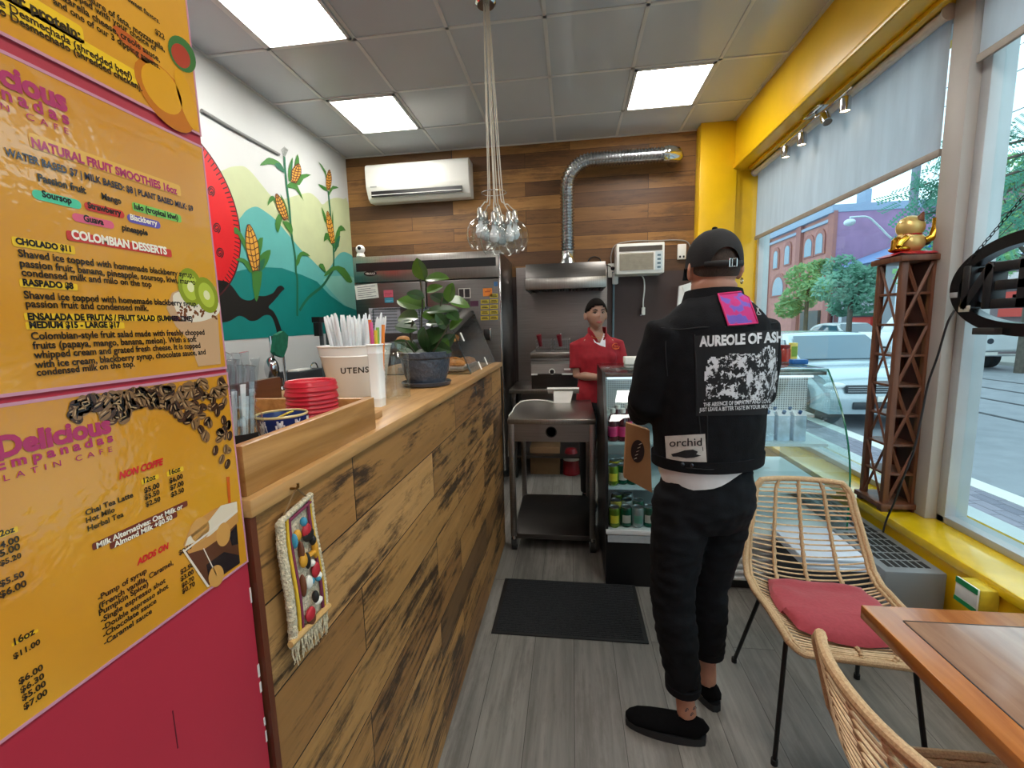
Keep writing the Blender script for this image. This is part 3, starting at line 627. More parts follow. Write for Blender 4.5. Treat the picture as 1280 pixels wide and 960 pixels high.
# wooden tray box standing on the worktop, near end
tb = thing('wooden_tray', 'open oak tray box on the near end of the counter, holding the red lids', 'tray', (-.72, .78, ZCT))
b = MB(); zt = 1.338; yb = 1.0
b.box((XP - .022, YC0 + .012, ZCT), (XP - .002, yb, zt), .002); b.box((-1.05, yb - .018, ZCT), (XP - .022, yb, zt), .002); b.build('front_board', M_oak2, tb)
MB().box((-1.07, YC0 + .012, ZCT), (-1.05, yb + .48, zt), .002).build('back_board', wood('dark_tray_back', '#4f2a18', '#6d3f26', (8, 1, 8)), tb)
MB().box((-1.05, YC0 + .012, ZCT), (XP - .022, yb - .018, ZCT + .006)).build('tray_floor', M_oak2, tb, smooth=False)

# items on the counter ---------------------------------------------------
M_jar = glass('jar_glass', '#f4f9f8', 2.6, .03)
def at_z(x, y, z): return px(x, y, 2, z)
# jar of wrapped cutlery
jc = Vector((-.598, .714, ZCT + .006)); JS = .70
t = thing('cutlery_jar', 'clear glass jar with black label holding plastic wrapped cutlery beside the menus', 'jar', jc)
prof = [(.058, .0), (.064, .008), (.064, .10), (.060, .125), (.048, .142), (.047, .150), (.051, .153), (.051, .158), (.047, .161), (.047, .168), (.051, .171), (.051, .176), (.047, .180)]
MB().lathe([(r * .65, z * JS) for r, z in prof], jc, 32, close=False).build('glass_body', M_jar, t)
b = MB(); b.grid(lambda u, v: jc + Vector((.0422 * math.cos(-1.45 + 1.35 * u), .0422 * math.sin(-1.45 + 1.35 * u), .022 + .034 * v)), 12, 2); b.build('label_sticker', pm('black_vinyl', '#121315', .5), t)
random.seed(2); M_film = glass('cling_film', '#f0f3f5', 2.0, .15)
M_wplastic = pm('white_plastic_cutlery', '#e4e7ea', .35)
b = MB(); c = MB()
for k in range(9):
    a = k * .7; r = .010 + .007 * (k % 3); p = jc + Vector((r * math.cos(a), r * math.sin(a), .008)); q2 = jc + Vector((r * 1.1 * math.cos(a) + .006, r * 1.1 * math.sin(a) + .006, .118 + .012 * (k % 3)))
    b.tube([p, lerp(p, q2, .5), q2], [.005, .004, .007], 6, flat=.002)
    top = q2 + Vector((random.uniform(-.01, .01), random.uniform(-.01, .01), .055)); n = [lerp(p, top, s) + Vector((random.uniform(-.003, .003), random.uniform(-.003, .003), 0)) for s in (0, .3, .6, .85, .95, 1)]
    c.tube(n, [.008, .008, .009, .010, .008, .012], 7, flat=.005)
b.build('cutlery', M_wplastic, t); c.build('film_wrappers', M_film, t)
# blue and white bowl
bc = Vector((-.572, .80, ZCT + .006)); BS = .68
t = thing('patterned_bowl', 'blue and white petal patterned bowl of sugar packets in the oak tray', 'bowl', bc)
MB().lathe([(r * BS, z * .86) for r, z in [(.035, 0), (.04, .003), (.055, .02), (.066, .05), (.07, .078), (.067, .079), (.06, .05), (.045, .02), (.0, .012)]], bc, 36, close=False).build('bowl_body', pm('cobalt_glaze', '#1b2f6b', .18, 0, .06, 20), t)
b = MB()
def bs(a, v): r = lerp(.055, .0695, v ** .7) * BS + .0006; return bc + Vector((r * math.cos(a), r * math.sin(a), lerp(.021, .074, v) * .86))
for k in range(9):
    a = k / 9 * 2 * math.pi; d = math.pi / 9
    for sg in (-1, 1):
        b.tube([bs(a + sg * d * 1.25 * math.sin(v / 10 * math.pi * .5), v / 10) for v in range(11)], .0030, 5, flat=.0008)
        b.tube([bs(a + sg * d * .62 * math.sin(v / 10 * math.pi * .6), v / 10 * .82) for v in range(11)], .0022, 5, flat=.0008)
    b.ell(bs(a + d, .82), (.003, .003, .005), u=8, v=6)
b.build('white_petals', pm('white_glaze', '#e6eaf0', .2), t)
MB().lathe([(r * BS, z * .86) for r, z in [(.0668, .0785), (.07, .0783), (.0712, .081), (.069, .084), (.0665, .082)]], bc, 36, close=False).build('rim', pm('cream_glaze', '#d8c38a', .3), t)
random.seed(8); pk = [pm('yellow_sugar_paper', '#e8cf55', .6), pm('white_sugar_paper', '#ece9df', .6), pm('brown_sugar_paper', '#a5794c', .6)]
for k in range(7):
    p = bc + Vector((random.uniform(-.012, .012), random.uniform(-.012, .012), .030 + .0055 * k)); R = Matrix.Translation(p) @ Matrix.Rotation(k * .8, 4, 'Z') @ Matrix.Rotation(.12 + .05 * k, 4, 'X')
    MB().box((-.013, -.022, -.0018), (.013, .022, .0018), .0014, M=R).build('sugar_packet', pk[k % 3], loc=p, label='%s paper sugar packet in the blue and white bowl' % (('yellow', 'white', 'brown')[k % 3]), cat='sugar packet', group='sugar packets in the bowl')
# stack of red lids
M_lid = pm('red_plastic_lid', '#c01f30', .3, 0, .03, 10)
lc = Vector((-.570, .905, ZCT + .006)); lz = .0092
def lid(p, first):
    b = MB(); b.lathe([(.0, .004), (.044, .004), (.046, .009), (.0495, .0105), (.0515, .009), (.053, .003), (.0545, .0), (.0535, -.003), (.0515, -.001)], p, 36, close=False)
    return b
for k in range(13):
    p = lc + Vector((random.uniform(-.0015, .0015), random.uniform(-.0015, .0015), .004 + lz * k))
    lab = 'red plastic cup lid in the tall stack beside the utensil bucket' if 0 < k < 12 else ('topmost red plastic cup lid of the stack beside the utensil bucket' if k == 12 else 'lowest red plastic cup lid of the stack beside the utensil bucket')
    if k == 0: lid0 = lid(p, 1).build('cup_lid', M_lid, loc=p, label=lab, cat='lid', group='stacked red cup lids')
    else:
        o = dup(lid0, p, None, lab, 'stacked red cup lids')
# brown napkins beside the lids
p = Vector((-.60, 1.10, ZCT)); 
for k in range(2):
    MB().box((-.70 + .10 * k, 1.03, ZCT), (-.615 + .10 * k, 1.14, ZCT + .012 + .006 * k), .002).build('napkin_stack', pm('kraft_napkin', '#b58b5a', .8), loc=(-.66 + .10 * k, 1.08, ZCT), label=('kraft paper napkin stack next to the red lids' if k == 0 else 'kraft paper napkin stack by the foot of the white utensil bucket'), cat='napkins')
# utensil bucket
M_enamel = pm('white_enamel', '#f3f5f4', .2, 0, .02, 5)
uc = Vector((-.788, 1.547, ZCT)); hb = .178
t = thing('utensil_bucket', 'large white enamel bucket lettered UTENSILS and filled with wrapped straws', 'bucket', uc)
R0, R1 = .094, .128
MB().lathe([(R0 - .004, 0), (R0, .004), (lerp(R0, R1, .8), hb * .8), (lerp(R0, R1, .8) + .003, hb * .82), (lerp(R0, R1, .84), hb * .84), (R1, hb), (R1 + .004, hb + .003), (R1, hb + .006), (R1 - .004, hb), (R0 - .004, .01), (0, .008)], uc, 48, close=False).build('bucket_body', M_enamel, t)
a0 = math.atan2(-uc.y, -uc.x) + .12
def on_cone(dx, dz):
    r = lerp(R0, R1, (.5 * hb + dz) / hb) + .0012; a = a0 + dx / r; return uc + Vector((r * math.cos(a), r * math.sin(a), .5 * hb + dz))
def curved_text(body, height, fn, off, mat, name, parent, spacing=1.15):
    me = text_mesh(body, off, 0, spacing); w0, w1 = ext(me, 0); k = height / .73
    bm = bmesh.new(); bm.from_mesh(me); bpy.data.meshes.remove(me)
    for v in bm.verts: v.co = fn((v.co.x - (w0 + w1) / 2) * k, v.co.y * k)
    b = MB(); b.merge(bm); return b.build(name, mat, parent, smooth=False)
curved_text('UTENSILS', .021, on_cone, .02, pm('black_print', '#24211f', .5), 'lettering', t)
M_paper = pm('white_straw_paper', '#eceff1', .7, 0, .03, 30)
random.seed(21); straw0 = None
for k in range(44):
    a = k * 2.39996; r = .100 * math.sqrt((k + .5) / 44); base = uc + Vector((r * .62 * math.cos(a), r * .62 * math.sin(a), .012))
    dx, dy = r * .5 * math.cos(a) + random.uniform(-.012, .012), r * .5 * math.sin(a) + random.uniform(-.012, .012); L = .275 + random.uniform(-.02, .012)
    top = base + Vector((dx, dy, L))
    b = MB(); b.tube([base, lerp(base, top, .9), lerp(base, top, .96), top], [.0062, .0062, .0075, .006], 8, flat=[.0062, .0062, .0035, .0008])
    b.build('wrapped_straw', M_paper, loc=base, label='white paper wrapped drinking straw standing in the utensil bucket', cat='straw', group='wrapped straws in the bucket')
# white tin with coloured straws
tc_ = Vector((-.597, 1.30, ZCT))
t = thing('straw_tin', 'narrow upright white enamel tin holding bright coloured straws, right of the utensil bucket', 'tin', tc_)
def rrect(hw, hd, z, r=.006):
    P = []
    for cx, cy, s0 in ((hw - r, hd - r, 0), (-hw + r, hd - r, 1), (-hw + r, -hd + r, 2), (hw - r, -hd + r, 3)):
        for k in range(5): q = (s0 + k / 4) * math.pi / 2; P.append(tc_ + Vector((cx + r * math.cos(q), cy + r * math.sin(q), z)))
    return P
def stack(rings):
    t_ = bmesh.new(); V = [[t_.verts.new(p) for p in R] for R in rings]; n = len(V[0])
    for A, B in zip(V, V[1:]):
        for k in range(n): t_.faces.new((A[k], A[(k + 1) % n], B[(k + 1) % n], B[k]))
    t_.faces.new(list(reversed(V[0]))); t_.faces.new(V[-1]); return t_
b = MB(); b.merge(stack([rrect(.016, .021, 0), rrect(.0165, .022, .024), rrect(.0175, .023, .026), rrect(.0165, .022, .028), rrect(.0175, .0235, .162), rrect(.0185, .0245, .165), rrect(.0175, .0235, .168), rrect(.018, .024, .188), rrect(.0195, .0255, .191), rrect(.018, .024, .194), rrect(.016, .022, .190), rrect(.015, .02, .01)])); b.build('tin_body', M_enamel, t)
MB().tube(rrect(.0195, .0255, .191), .0016, 6, close=True).build('rolled_rim', M_enamel, t)
for k, (cname, ccol, dx, dy) in enumerate((('orange', '#e8762b', -.014, .012), ('pink', '#e0609a', -.004, -.004), ('orange', '#e8862b', .014, .018), ('green', '#8bbf4a', .002, .014), ('yellow', '#e7c53a', .008, -.01))):
    base = tc_ + Vector((dx * .5, dy * .5, .012)); top = base + Vector((dx * .9, dy * .9, .255 - .008 * k))
    MB().tube([base, top], .0052, 10).build('plastic_straw', pm('straw_' + cname + str(k), ccol, .35), loc=base, label=('%s plastic straw in the narrow white tin' % cname) if cname != 'orange' else ('%s orange plastic straw in the narrow white tin' % ('left' if dx < 0 else 'right')), cat='straw', group='coloured straws')
# glass jar with a dark filling
gc = Vector((-.593, 1.452, ZCT)); t = thing('glass_jar', 'ribbed empty clear glass storage jar between the straw tin and the flower pot', 'jar', gc)
pr = [(.038, 0), (.041, .006)]
for k in range(9): z = .02 + k * .0145; pr += [(.0400, z), (.0418, z + .007)]
pr += [(.036, .158), (.032, .164), (.032, .17)]
MB().lathe(pr, gc, 32, close=False).build('glass_body', M_jar, t)
MB().lathe([(.034, .168), (.037, .171), (.037, .188), (.033, .192), (0, .192)], gc, 32, close=False).build('glass_lid', M_jar, t)

# potted plant ------------------------------------------------------------
PP = 1.78; pc = Vector((px(533, 470, 1, PP).x, PP, ZCT))
t = thing('potted_plant', 'leafy green rubber plant in a dark grey embossed pot on the counter', 'plant', pc)
MB().lathe([(.05, 0), (.098, .004), (.104, .018), (.1, .02), (.092, .01), (0, .008)], pc, 36, close=False).build('saucer', pm('slate_glaze', '#3b404b', .35, 0, .1, 12), t)
MB().lathe([(.072, .012), (.078, .016), (.094, .06), (.1, .105), (.1, .112), (.107, .118), (.109, .14), (.103, .143), (.098, .125), (0, .122)], pc, 40, close=False).build('pot', pm('embossed_slate_glaze', '#434955', .3, 0, .15, 14, bump=.8, bscale=45), t)
MB().lathe([(0, .13), (.07, .128), (.099, .124)], pc, 24, close=False).build('soil', pm('potting_soil', '#2a2019', .9, 0, .3, 60, bump=.5), t)
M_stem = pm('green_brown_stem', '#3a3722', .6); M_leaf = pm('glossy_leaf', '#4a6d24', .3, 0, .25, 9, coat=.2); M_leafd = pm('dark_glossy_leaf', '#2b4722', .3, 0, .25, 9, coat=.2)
def leaf(b, base, tip, wid, nrm, droop=.1):
    d = tip - base; L = d.length; x = d.normalized(); nrm = (nrm - x * nrm.dot(x)).normalized(); s = x.cross(nrm)
    def fn(u, v):
        w = wid * math.sin(math.pi * min(1, u ** .85)) ** .7 if 0 < u < 1 else 0.0
        y = (v - .5) * 2 * w
        return base + x * (L * u) + s * y + nrm * (abs(y) * .35 - droop * L * u * u)
    b.grid(fn, 8, 4)
stems = [[(0, 0, .12), (-.01, 0, .25), (.0, 0, .34), (-.005, .0, .45)], [(.02, 0, .12), (.06, .0, .22), (.07, 0, .30), (.085, 0, .36)], [(-.03, 0, .12), (-.06, .0, .2), (-.045, 0, .27)], [(.0, .03, .12), (.02, .05, .25)], [(-.02, -.03, .12), (-.06, -.06, .19)], [(.03, -.03, .12), (.09, -.05, .2), (.12, -.05, .25)]]
b = MB()
for s in stems: b.tube([pc + Vector(q) for q in spline(s, 5)], .004, 7)
b.build('stems', M_stem, t)
def PL(x, y, d=0): return px(x, y, 1, PP + d)
random.seed(4)
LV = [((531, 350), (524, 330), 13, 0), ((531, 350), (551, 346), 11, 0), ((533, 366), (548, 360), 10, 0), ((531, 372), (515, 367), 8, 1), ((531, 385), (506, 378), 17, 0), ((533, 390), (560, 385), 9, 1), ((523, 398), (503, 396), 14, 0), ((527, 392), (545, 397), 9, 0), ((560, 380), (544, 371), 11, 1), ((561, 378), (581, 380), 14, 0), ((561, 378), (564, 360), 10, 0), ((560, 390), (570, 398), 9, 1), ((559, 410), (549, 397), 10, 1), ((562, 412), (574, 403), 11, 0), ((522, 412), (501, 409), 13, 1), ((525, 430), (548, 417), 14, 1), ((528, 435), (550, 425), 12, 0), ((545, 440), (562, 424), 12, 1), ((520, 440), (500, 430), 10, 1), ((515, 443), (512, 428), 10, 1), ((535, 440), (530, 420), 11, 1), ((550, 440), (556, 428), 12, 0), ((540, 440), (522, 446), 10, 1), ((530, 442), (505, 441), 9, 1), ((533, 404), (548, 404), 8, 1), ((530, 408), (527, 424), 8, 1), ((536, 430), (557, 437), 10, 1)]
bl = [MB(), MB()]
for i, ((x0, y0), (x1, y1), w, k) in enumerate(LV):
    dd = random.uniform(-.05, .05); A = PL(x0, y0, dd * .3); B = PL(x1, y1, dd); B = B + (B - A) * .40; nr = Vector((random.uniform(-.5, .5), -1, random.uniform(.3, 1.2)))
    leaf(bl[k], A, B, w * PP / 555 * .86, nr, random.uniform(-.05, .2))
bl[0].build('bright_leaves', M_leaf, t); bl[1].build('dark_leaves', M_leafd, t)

# acrylic pastry case -------------------------------------------------------
M_acry = glass('clear_acrylic', '#f2f5f6', 1.6, .04); M_aedge = glass('acrylic_edge', '#cfd6d8', 3, .1)
y0, y1, xb, xf = 2.18, 2.885, -1.0, -.502
t = thing('pastry_case', 'clear acrylic pastry case with sloping front at the far end of the counter', 'display case', ((xb + xf) / 2, (y0 + y1) / 2, ZCT))
zt = ZCT + .338; xt = -.635
prof = [(xb, ZCT), (xf, ZCT + .004), (xt, zt), (xb, zt)]
for yy in (y0, y1 - .005): MB().prism(prof, 1, yy, yy + .005).build('side_panel', M_acry, t, smooth=False)
MB().plate([(xf, y0, ZCT + .004), (xf, y1, ZCT + .004), (xt, y1, zt), (xt, y0, zt)], (1, 0, .6), .004).build('sloping_front', M_acry, t, smooth=False)
MB().box((xb, y0, zt), (xt, y1, zt + .005)).build('top_panel', M_acry, t, smooth=False)
b = MB(); b.box((xb, y0 + .006, ZCT + .16), (-.60, y1 - .006, ZCT + .165)); b.build('shelf', M_acry, t, smooth=False)
b = MB()
for yy in (y0, y1 - .004):
    for (a, c) in zip(prof, prof[1:] + prof[:1]): b.tube([(a[0], yy, a[1]), (c[0], yy, c[1])], .004, 6)
b.build('edges', M_aedge, t)
for i, (x, y) in enumerate(((580, 421), (595, 457), (609, 451))):
    s = Vector((xt - xf, 0, zt - ZCT)).normalized(); p = px(x, y, 1, (2.3, 2.42, 2.62)[i]); tt = ((p.z - ZCT) / (zt - ZCT)); p.x = lerp(xf, xt, tt) + .006
    MB().plate([p + Vector((0, -.016, 0)) - s * .024, p + Vector((0, .016, 0)) - s * .024, p + Vector((0, .016, 0)) + s * .024, p + Vector((0, -.016, 0)) + s * .024], (1, 0, .6), .0008).build('price_tag', pm('white_tag', '#f2f2ee', .5), t, smooth=False)
# pastries
M_past = pm('golden_empanada', '#d8914a', .55, 0, .25, 40, bump=.3); random.seed(7)
tr = thing('pastry_tray', 'shallow tray lined with paper under the pastries inside the acrylic case', 'tray', (-.72, 2.42, ZCT))
MB().box((-.92, 2.26, ZCT + .006), (-.56, 2.62, ZCT + .03), .006).build('tray_body', pm('tray_tin', '#b2a79c', .35, .6), tr)
MB().box((-.915, 2.265, ZCT + .03), (-.565, 2.615, ZCT + .033)).build('paper_liner', pm('checked_liner', '#d9b6a3', .8, 0, .2, 60), tr, smooth=False)
def empanada(b, p, a):
    R = Matrix.Translation(p) @ Matrix.Rotation(a, 4, 'Z'); t = bmesh.new(); bmesh.ops.create_uvsphere(t, u_segments=18, v_segments=10, radius=1)
    for v in t.verts: v.co = Vector((v.co.x * .05, (max(v.co.y, -.25)) * .036, max(v.co.z, -.5) * .022 + .011))
    b.merge(t, R)
    b.tube([R @ Vector((.05 * math.cos(q), .036 * math.sin(q) + .002, .006 + .003 * math.sin(q * 14))) for q in [i / 20 * math.pi for i in range(21)]], .004, 6)
n = 0
for i in range(4):
    for j in range(3):
        p = Vector((-.86 + .085 * i, 2.32 + .11 * j, ZCT + .033)); b = MB(); empanada(b, p, random.uniform(0, 6)); b.build('empanada', M_past, loc=p, label='golden baked empanada on the paper lined tray in the acrylic case', cat='pastry', group='empanadas in the acrylic case')
for i in range(4):
    p = Vector((-.93 + .09 * i, 2.4 + .08 * (i % 2), ZCT + .165)); b = MB(); empanada(b, p, random.uniform(0, 6)); b.build('empanada', M_past, loc=p, label='golden baked empanada on the upper shelf of the acrylic case', cat='pastry', group='empanadas on the upper shelf')

# woven wall hanging ----------------------------------------------------------
wx = XP + .016
def wp(x, y, d=0): return px(x, y, 0, wx + d)
t = thing('wall_hanging', 'small woven wool wall hanging with tiny toy figures hung on the counter front', 'wall hanging', (XP, .665, .95))
TL, TR, BL, BR = wp(352, 655), wp(388, 622), wp(366, 804), wp(405, 760)
def W2(u, v, d=0): 
    p = lerp(lerp(BL, BR, u), lerp(TL, TR, u), v); p = p.copy(); p.x = wx + d + .004 * math.sin(v * 5); p.y -= .004 * math.sin(v * math.pi); return p
M_wool = pm('cream_wool', '#d6c6a6', .95, 0, .2, 160, bump=.8, bscale=220, sheen=.3)
b = MB(); b.grid(lambda u, v: W2(u, v, 0), 8, 20); b.grid(lambda u, v: W2(u, v, -.006), 8, 20); b.build('woven_panel', M_wool, t)
b = MB(); random.seed(9)
for k in range(30):
    p = W2(-.03, k / 29); b.ell(p + Vector((.003, random.uniform(-.001, .001), 0)), (.0075, .008, .0075), u=8, v=6)
for k in range(30): p = W2(1.02, k / 29); b.ell(p + Vector((.003, 0, 0)), (.005, .0045, .006), u=8, v=6)
for k in range(12): p = W2(k / 11, 1.02); b.ell(p + Vector((.003, 0, 0)), (.006, .006, .005), u=8, v=6)
b.build('wool_knots', M_wool, t)
b = MB(); b.tube([W2(.16, v / 12, .004) for v in range(13)], .003, 6); b.tube([W2(.97, v / 12, .004) for v in range(13)], .0022, 6); b.build('yellow_braid', pm('yellow_braid', '#d9ae2e', .8), t)
b = MB(); b.tube([W2(.24, v / 12, .004) for v in range(13)], .0028, 6); b.tube([W2(.90, v / 12, .004) for v in range(13)], .003, 6); b.tube([W2(u / 6, .97, .004) for u in range(1, 7)], .003, 6); b.build('plum_braid', pm('plum_braid', '#7b2f4c', .8), t)
pA, pB, hk = W2(.02, 1.0), W2(.98, 1.0), Vector((XP + .022, .642, 1.247))
b = MB(); b.tube([pA, lerp(pA, hk, .5), hk], .0013, 6); b.tube([pB, lerp(pB, hk, .5), hk], .0016, 6); b.tube([W2(.05, 1), hk + Vector((0, .003, .002))], .0012, 6); b.build('hanging_cord', pm('brown_cord', '#8a6a45', .9), t)
b = MB(); a_, c_ = wp(363, 806, .008), wp(411, 757, .008); b.tube([a_, c_], .0055, 8); b.build('wooden_bar', wood('pale_stick', '#b98d50', '#d8b175', (9, 1, 9)), t)
b = MB()
for k in range(26):
    p = lerp(a_, c_, .06 + .9 * k / 25); b.tube([p, p + Vector((random.uniform(-.003, .003), random.uniform(-.004, .004), -.02)), p + Vector((random.uniform(-.004, .004), random.uniform(-.006, .006), -.038 - random.uniform(0, .008)))], [.0018, .0016, .0008], 5)
b.build('fringe', M_wool, t)
def deco(name, col, shapes):
    for (u, v, ry, rz) in shapes: MB().ell(W2(u, v, .008), (.006, ry, rz), u=12, v=8).build(name, pm('toy_' + name, col, .5), t)
deco('red_berry', '#b5232f', [(.68, .79, .011, .013), (.74, .44, .010, .014), (.42, .13, .012, .012)])
deco('black_pot', '#1d1a18', [(.72, .75, .014, .012), (.55, .57, .004, .015), (.62, .23, .006, .011), (.82, .68, .005, .01)])
deco('brown_guitar', '#6a3a20', [(.42, .68, .004, .018), (.30, .42, .005, .02), (.45, .07, .01, .01)])
deco('yellow_toy', '#d69a2c', [(.44, .60, .008, .013), (.70, .59, .012, .004), (.84, .6, .005, .018), (.38, .82, .007, .01)])
deco('white_toy', '#e8e3d8', [(.48, .40, .008, .012), (.66, .52, .006, .006), (.70, .17, .010, .006), (.80, .37, .007, .007)])
deco('blue_toy', '#3f8fae', [(.55, .39, .006, .006), (.76, .36, .004, .006), (.27, .80, .004, .013), (.62, .88, .006, .008)])
# ------------------------------------------------------------------ stainless equipment at the back
def steel(name, c='#8f8b88', rough=.28, stretch=(1, 1, 60), var=.12):
    return pm(name, c, rough, 1.0, var, 4, stretch=stretch, bump=.01)
M_steel = steel('brushed_steel', '#8d8986', .3); M_steel_h = steel('brushed_steel_sideways', '#a09d98', .3, (60, 60, 1)); M_steeldk = steel('dark_brushed_steel', '#615e5c', .36, (1, 1, 60))
M_black = pm('black_plastic', '#0d0d0e', .4); M_whitep = pm('white_plastic', '#e8e8e2', .35, 0, .02, 6); M_rubber = pm('black_rubber', '#161616', .7)
M_chrome = pm('chrome', '#d5d7d8', .12, 1, .02, 5)

# fridge ------------------------------------------------------------------
FX0, FX1, FY0, FY1, FZ = -2.0, -.622, 4.0, 4.84, 2.165
zsm = px(530, 351, 1, FY0).z
t = thing('refrigerator', 'tall two door stainless refrigerator covered in notes and stickers, behind the counter', 'refrigerator', ((FX0 + FX1) / 2, (FY0 + FY1) / 2, 0))
MB().box((FX0, FY0 + .06, .12), (FX1, FY1, FZ), .006).build('cabinet', M_steel, t)
b = MB(); b.box((FX0, FY0, zsm + .006), (FX1, FY0 + .06, FZ), .006); b.build('top_grille', M_steel_h, t)
b = MB(); z0, z1 = px(530, 345, 1, FY0).z, 0
b.box((FX0 + .03, FY0 - .004, px(445, 340, 1, FY0).z), (FX1 - .035, FY0 + .01, px(445, 329.5, 1, FY0).z)); b.build('air_slot', M_black, t, smooth=False)
lp = px(463, 342, 1, FY0)
b = MB(); b.lathe([(0, 0), (.062, 0), (.062, .004), (0, .004)], (0, 0, 0), 28, M=Matrix.Translation(lp + Vector((0, -.001, 0))) @ Matrix.Rotation(math.pi / 2, 4, 'X') @ Matrix.Diagonal((1, .38, 1, 1))); bd = b.build('badge', M_black, t)
b = MB(); b.text('TRULLS', lp + Vector((-.046, -.0058, -.009)), lp + Vector((.046, -.0058, -.009)), (0, 0, 1), height=.018, off=.01); b.build('badge_lettering', M_whitep, bd, smooth=False)
xm = -1.31
for a, c, hx in ((FX0, xm - .004, xm - .06), (xm + .004, FX1 - .0, FX1 - .105)):
    d = MB().box((a, FY0, .14), (c, FY0 + .058, zsm - .004), .008).build('door', M_steeldk, t)
    hp = px(609, 418, 1, FY0 - .04) if c > xm else Vector((xm - .06, FY0 - .04, px(609, 418, 1, FY0).z))
    b = MB(); b.box((hp.x - .035, FY0 - .035, hp.z - .05), (hp.x + .025, FY0, hp.z + .05), .008); b.mi = 1; b.box((hp.x + .025, FY0 - .05, hp.z - .055), (hp.x + .034, FY0 - .0, hp.z + .055), .003); b.build('handle', [M_black, M_chrome], d)
MB().box((FX1 - .012, FY0 - .003, .14), (FX1 + .002, FY0 + .01, zsm + .2), .002).build('edge_trim', M_chrome, t)
for x in (FX0 + .06, FX1 - .06):
    for y in (FY0 + .1, FY1 - .06): MB().cyl((x, y, 0), (x, y, .125), .025, seg=12).build('foot', M_rubber, t)
def stick(name, x0, y0, x1, y1, mats, label, cat, rot=0.0, group=None, marks=None, corner=0):
    a = px(x0, y1, 1, FY0 - .001); c = px(x1, y0, 1, FY0 - .001); ctr = (a + c) / 2; w, h = (c.x - a.x) / 2, (c.z - a.z) / 2
    M = Matrix.Translation(ctr) @ Matrix.Rotation(rot, 4, 'Y')
    b = MB(); b.box((-w, -.0012, -h), (w, 0, h), M=M); b.mi = 1
    for (u0, v0, u1, v1) in marks or []: b.box((-w + 2 * w * u0, -.0018, -h + 2 * h * v0), (-w + 2 * w * u1, -.001, -h + 2 * h * v1), M=M)
    return b.build(name, mats, loc=ctr, label=label, cat=cat, group=group, smooth=False)
I_G = pm('grey_print', '#6d7076', .7)
lines = [(.1, .12 + .14 * k, .9 - .2 * (k % 3 == 1), .16 + .14 * k) for k in range(6)]
stick('paper_note', 445, 355, 472, 374, [pm('note_paper', '#d9dad2', .8), I_G], 'white printed paper taped at the top left of the refrigerator door', 'note', -.07, marks=lines)
stick('sticky_note', 480, 362.5, 491, 371.5, [pm('pink_note', '#c4586b', .8), pm('pink_note_ink', '#7c2a3a', .8)], 'pink sticky note on the refrigerator above a blue one', 'sticky note', marks=lines[1:4])
stick('sticky_note', 481, 372, 491.5, 378.5, [pm('blue_note', '#3d8fa8', .8), pm('pale_blue_ink', '#9fd0dd', .8)], 'blue sticky note on the refrigerator directly under the pink one', 'sticky note', marks=lines[1:3])
p = px(503, 380, 1, FY0); MB().cyl(p, p + Vector((0, -.006, 0)), .016, seg=18).build('magnet', pm('cream_magnet', '#d6d1b8', .4), loc=p, label='round cream magnet on the refrigerator left of the plant', cat='magnet')
stick('photo_strip', 573.5, 360, 588, 373, [pm('photo_border', '#b9b6ae', .6), pm('dark_photo', '#201d1e', .5)], 'strip of two dark photos stuck on the refrigerator right of the plant', 'photo', marks=[(.05, .08, .42, .92), (.52, .08, .93, .92)])
stick('photo', 581, 374, 587, 384, [pm('dim_photo', '#3a3733', .5), pm('dim_photo_light', '#5d564e', .5)], 'small dim photo under the photo strip on the refrigerator', 'photo', marks=[(.2, .2, .7, .8)])
stick('sticker', 588, 376, 598, 383, [pm('purple_sticker', '#4b1f3a', .5), I_G], 'dark purple rectangular sticker between photos and yellow stickers', 'sticker')
stick('sticky_note', 604, 360, 615, 370.5, [pm('orange_note', '#e08334', .8), pm('orange_note_ink', '#a44a1f', .8)], 'orange sticky note on the refrigerator above the yellow stickers', 'sticky note', marks=[(.2, .5, .8, .62), (.4, .7, .9, .8)])
stick('sticker', 617.5, 352, 622, 358, [pm('small_blue_sticker', '#3e6c9c', .5), I_G], 'tiny blue sticker at the top right edge of the refrigerator door', 'sticker')
M_ysk = [pm('yellow_sticker', '#b7a327', .5), pm('sticker_print', '#2b2713', .5)]
st0 = None
for r in range(5):
    for c in range(2):
        if r == 0 and c == 0: continue
        x = 601 + c * 11.3; y = 367 + r * 6.9 + (0 if c else .5)
        stick('sticker', x, y, x + 10, y + 5.2, M_ysk, 'small yellow printed sticker in the block at the right of the refrigerator door', 'sticker', group='yellow stickers on the refrigerator', marks=[(.12, .25, .88, .45), (.2, .6, .8, .78)])
# papers low on the fridge behind the pastry case
stick('paper_sheet', 463, 384, 500, 417, [pm('sheet_paper', '#a9a9b2', .8), I_G], 'grey printed sheet on the refrigerator seen through the pastry case', 'paper', marks=[(.08, .1 + .12 * k, .9, .15 + .12 * k) for k in range(7)])
stick('paper_sheet', 516, 384, 550, 417, [pm('sheet_paper', '#a9a9b2', .8), I_G], 'grey printed sheet on the refrigerator half hidden by the plant', 'paper', marks=[(.08, .1 + .12 * k, .9, .15 + .12 * k) for k in range(7)])
# baby-cam on the fridge
c = px(451, 320, 1, FY0 + .03); c.z = FZ
t = thing('security_camera', 'small round white camera standing on top of the refrigerator', 'camera', c)
MB().lathe([(.036, 0), (.04, .006), (.034, .03), (.024, .045), (0, .05)], c, 24).build('base', M_whitep, t)
MB().ell(c + Vector((0, 0, .072)), (.042, .042, .040)).build('head', M_whitep, t)
MB().ell(c + Vector((.006, -.034, .078)), (.018, .012, .019)).build('lens', M_black, t)

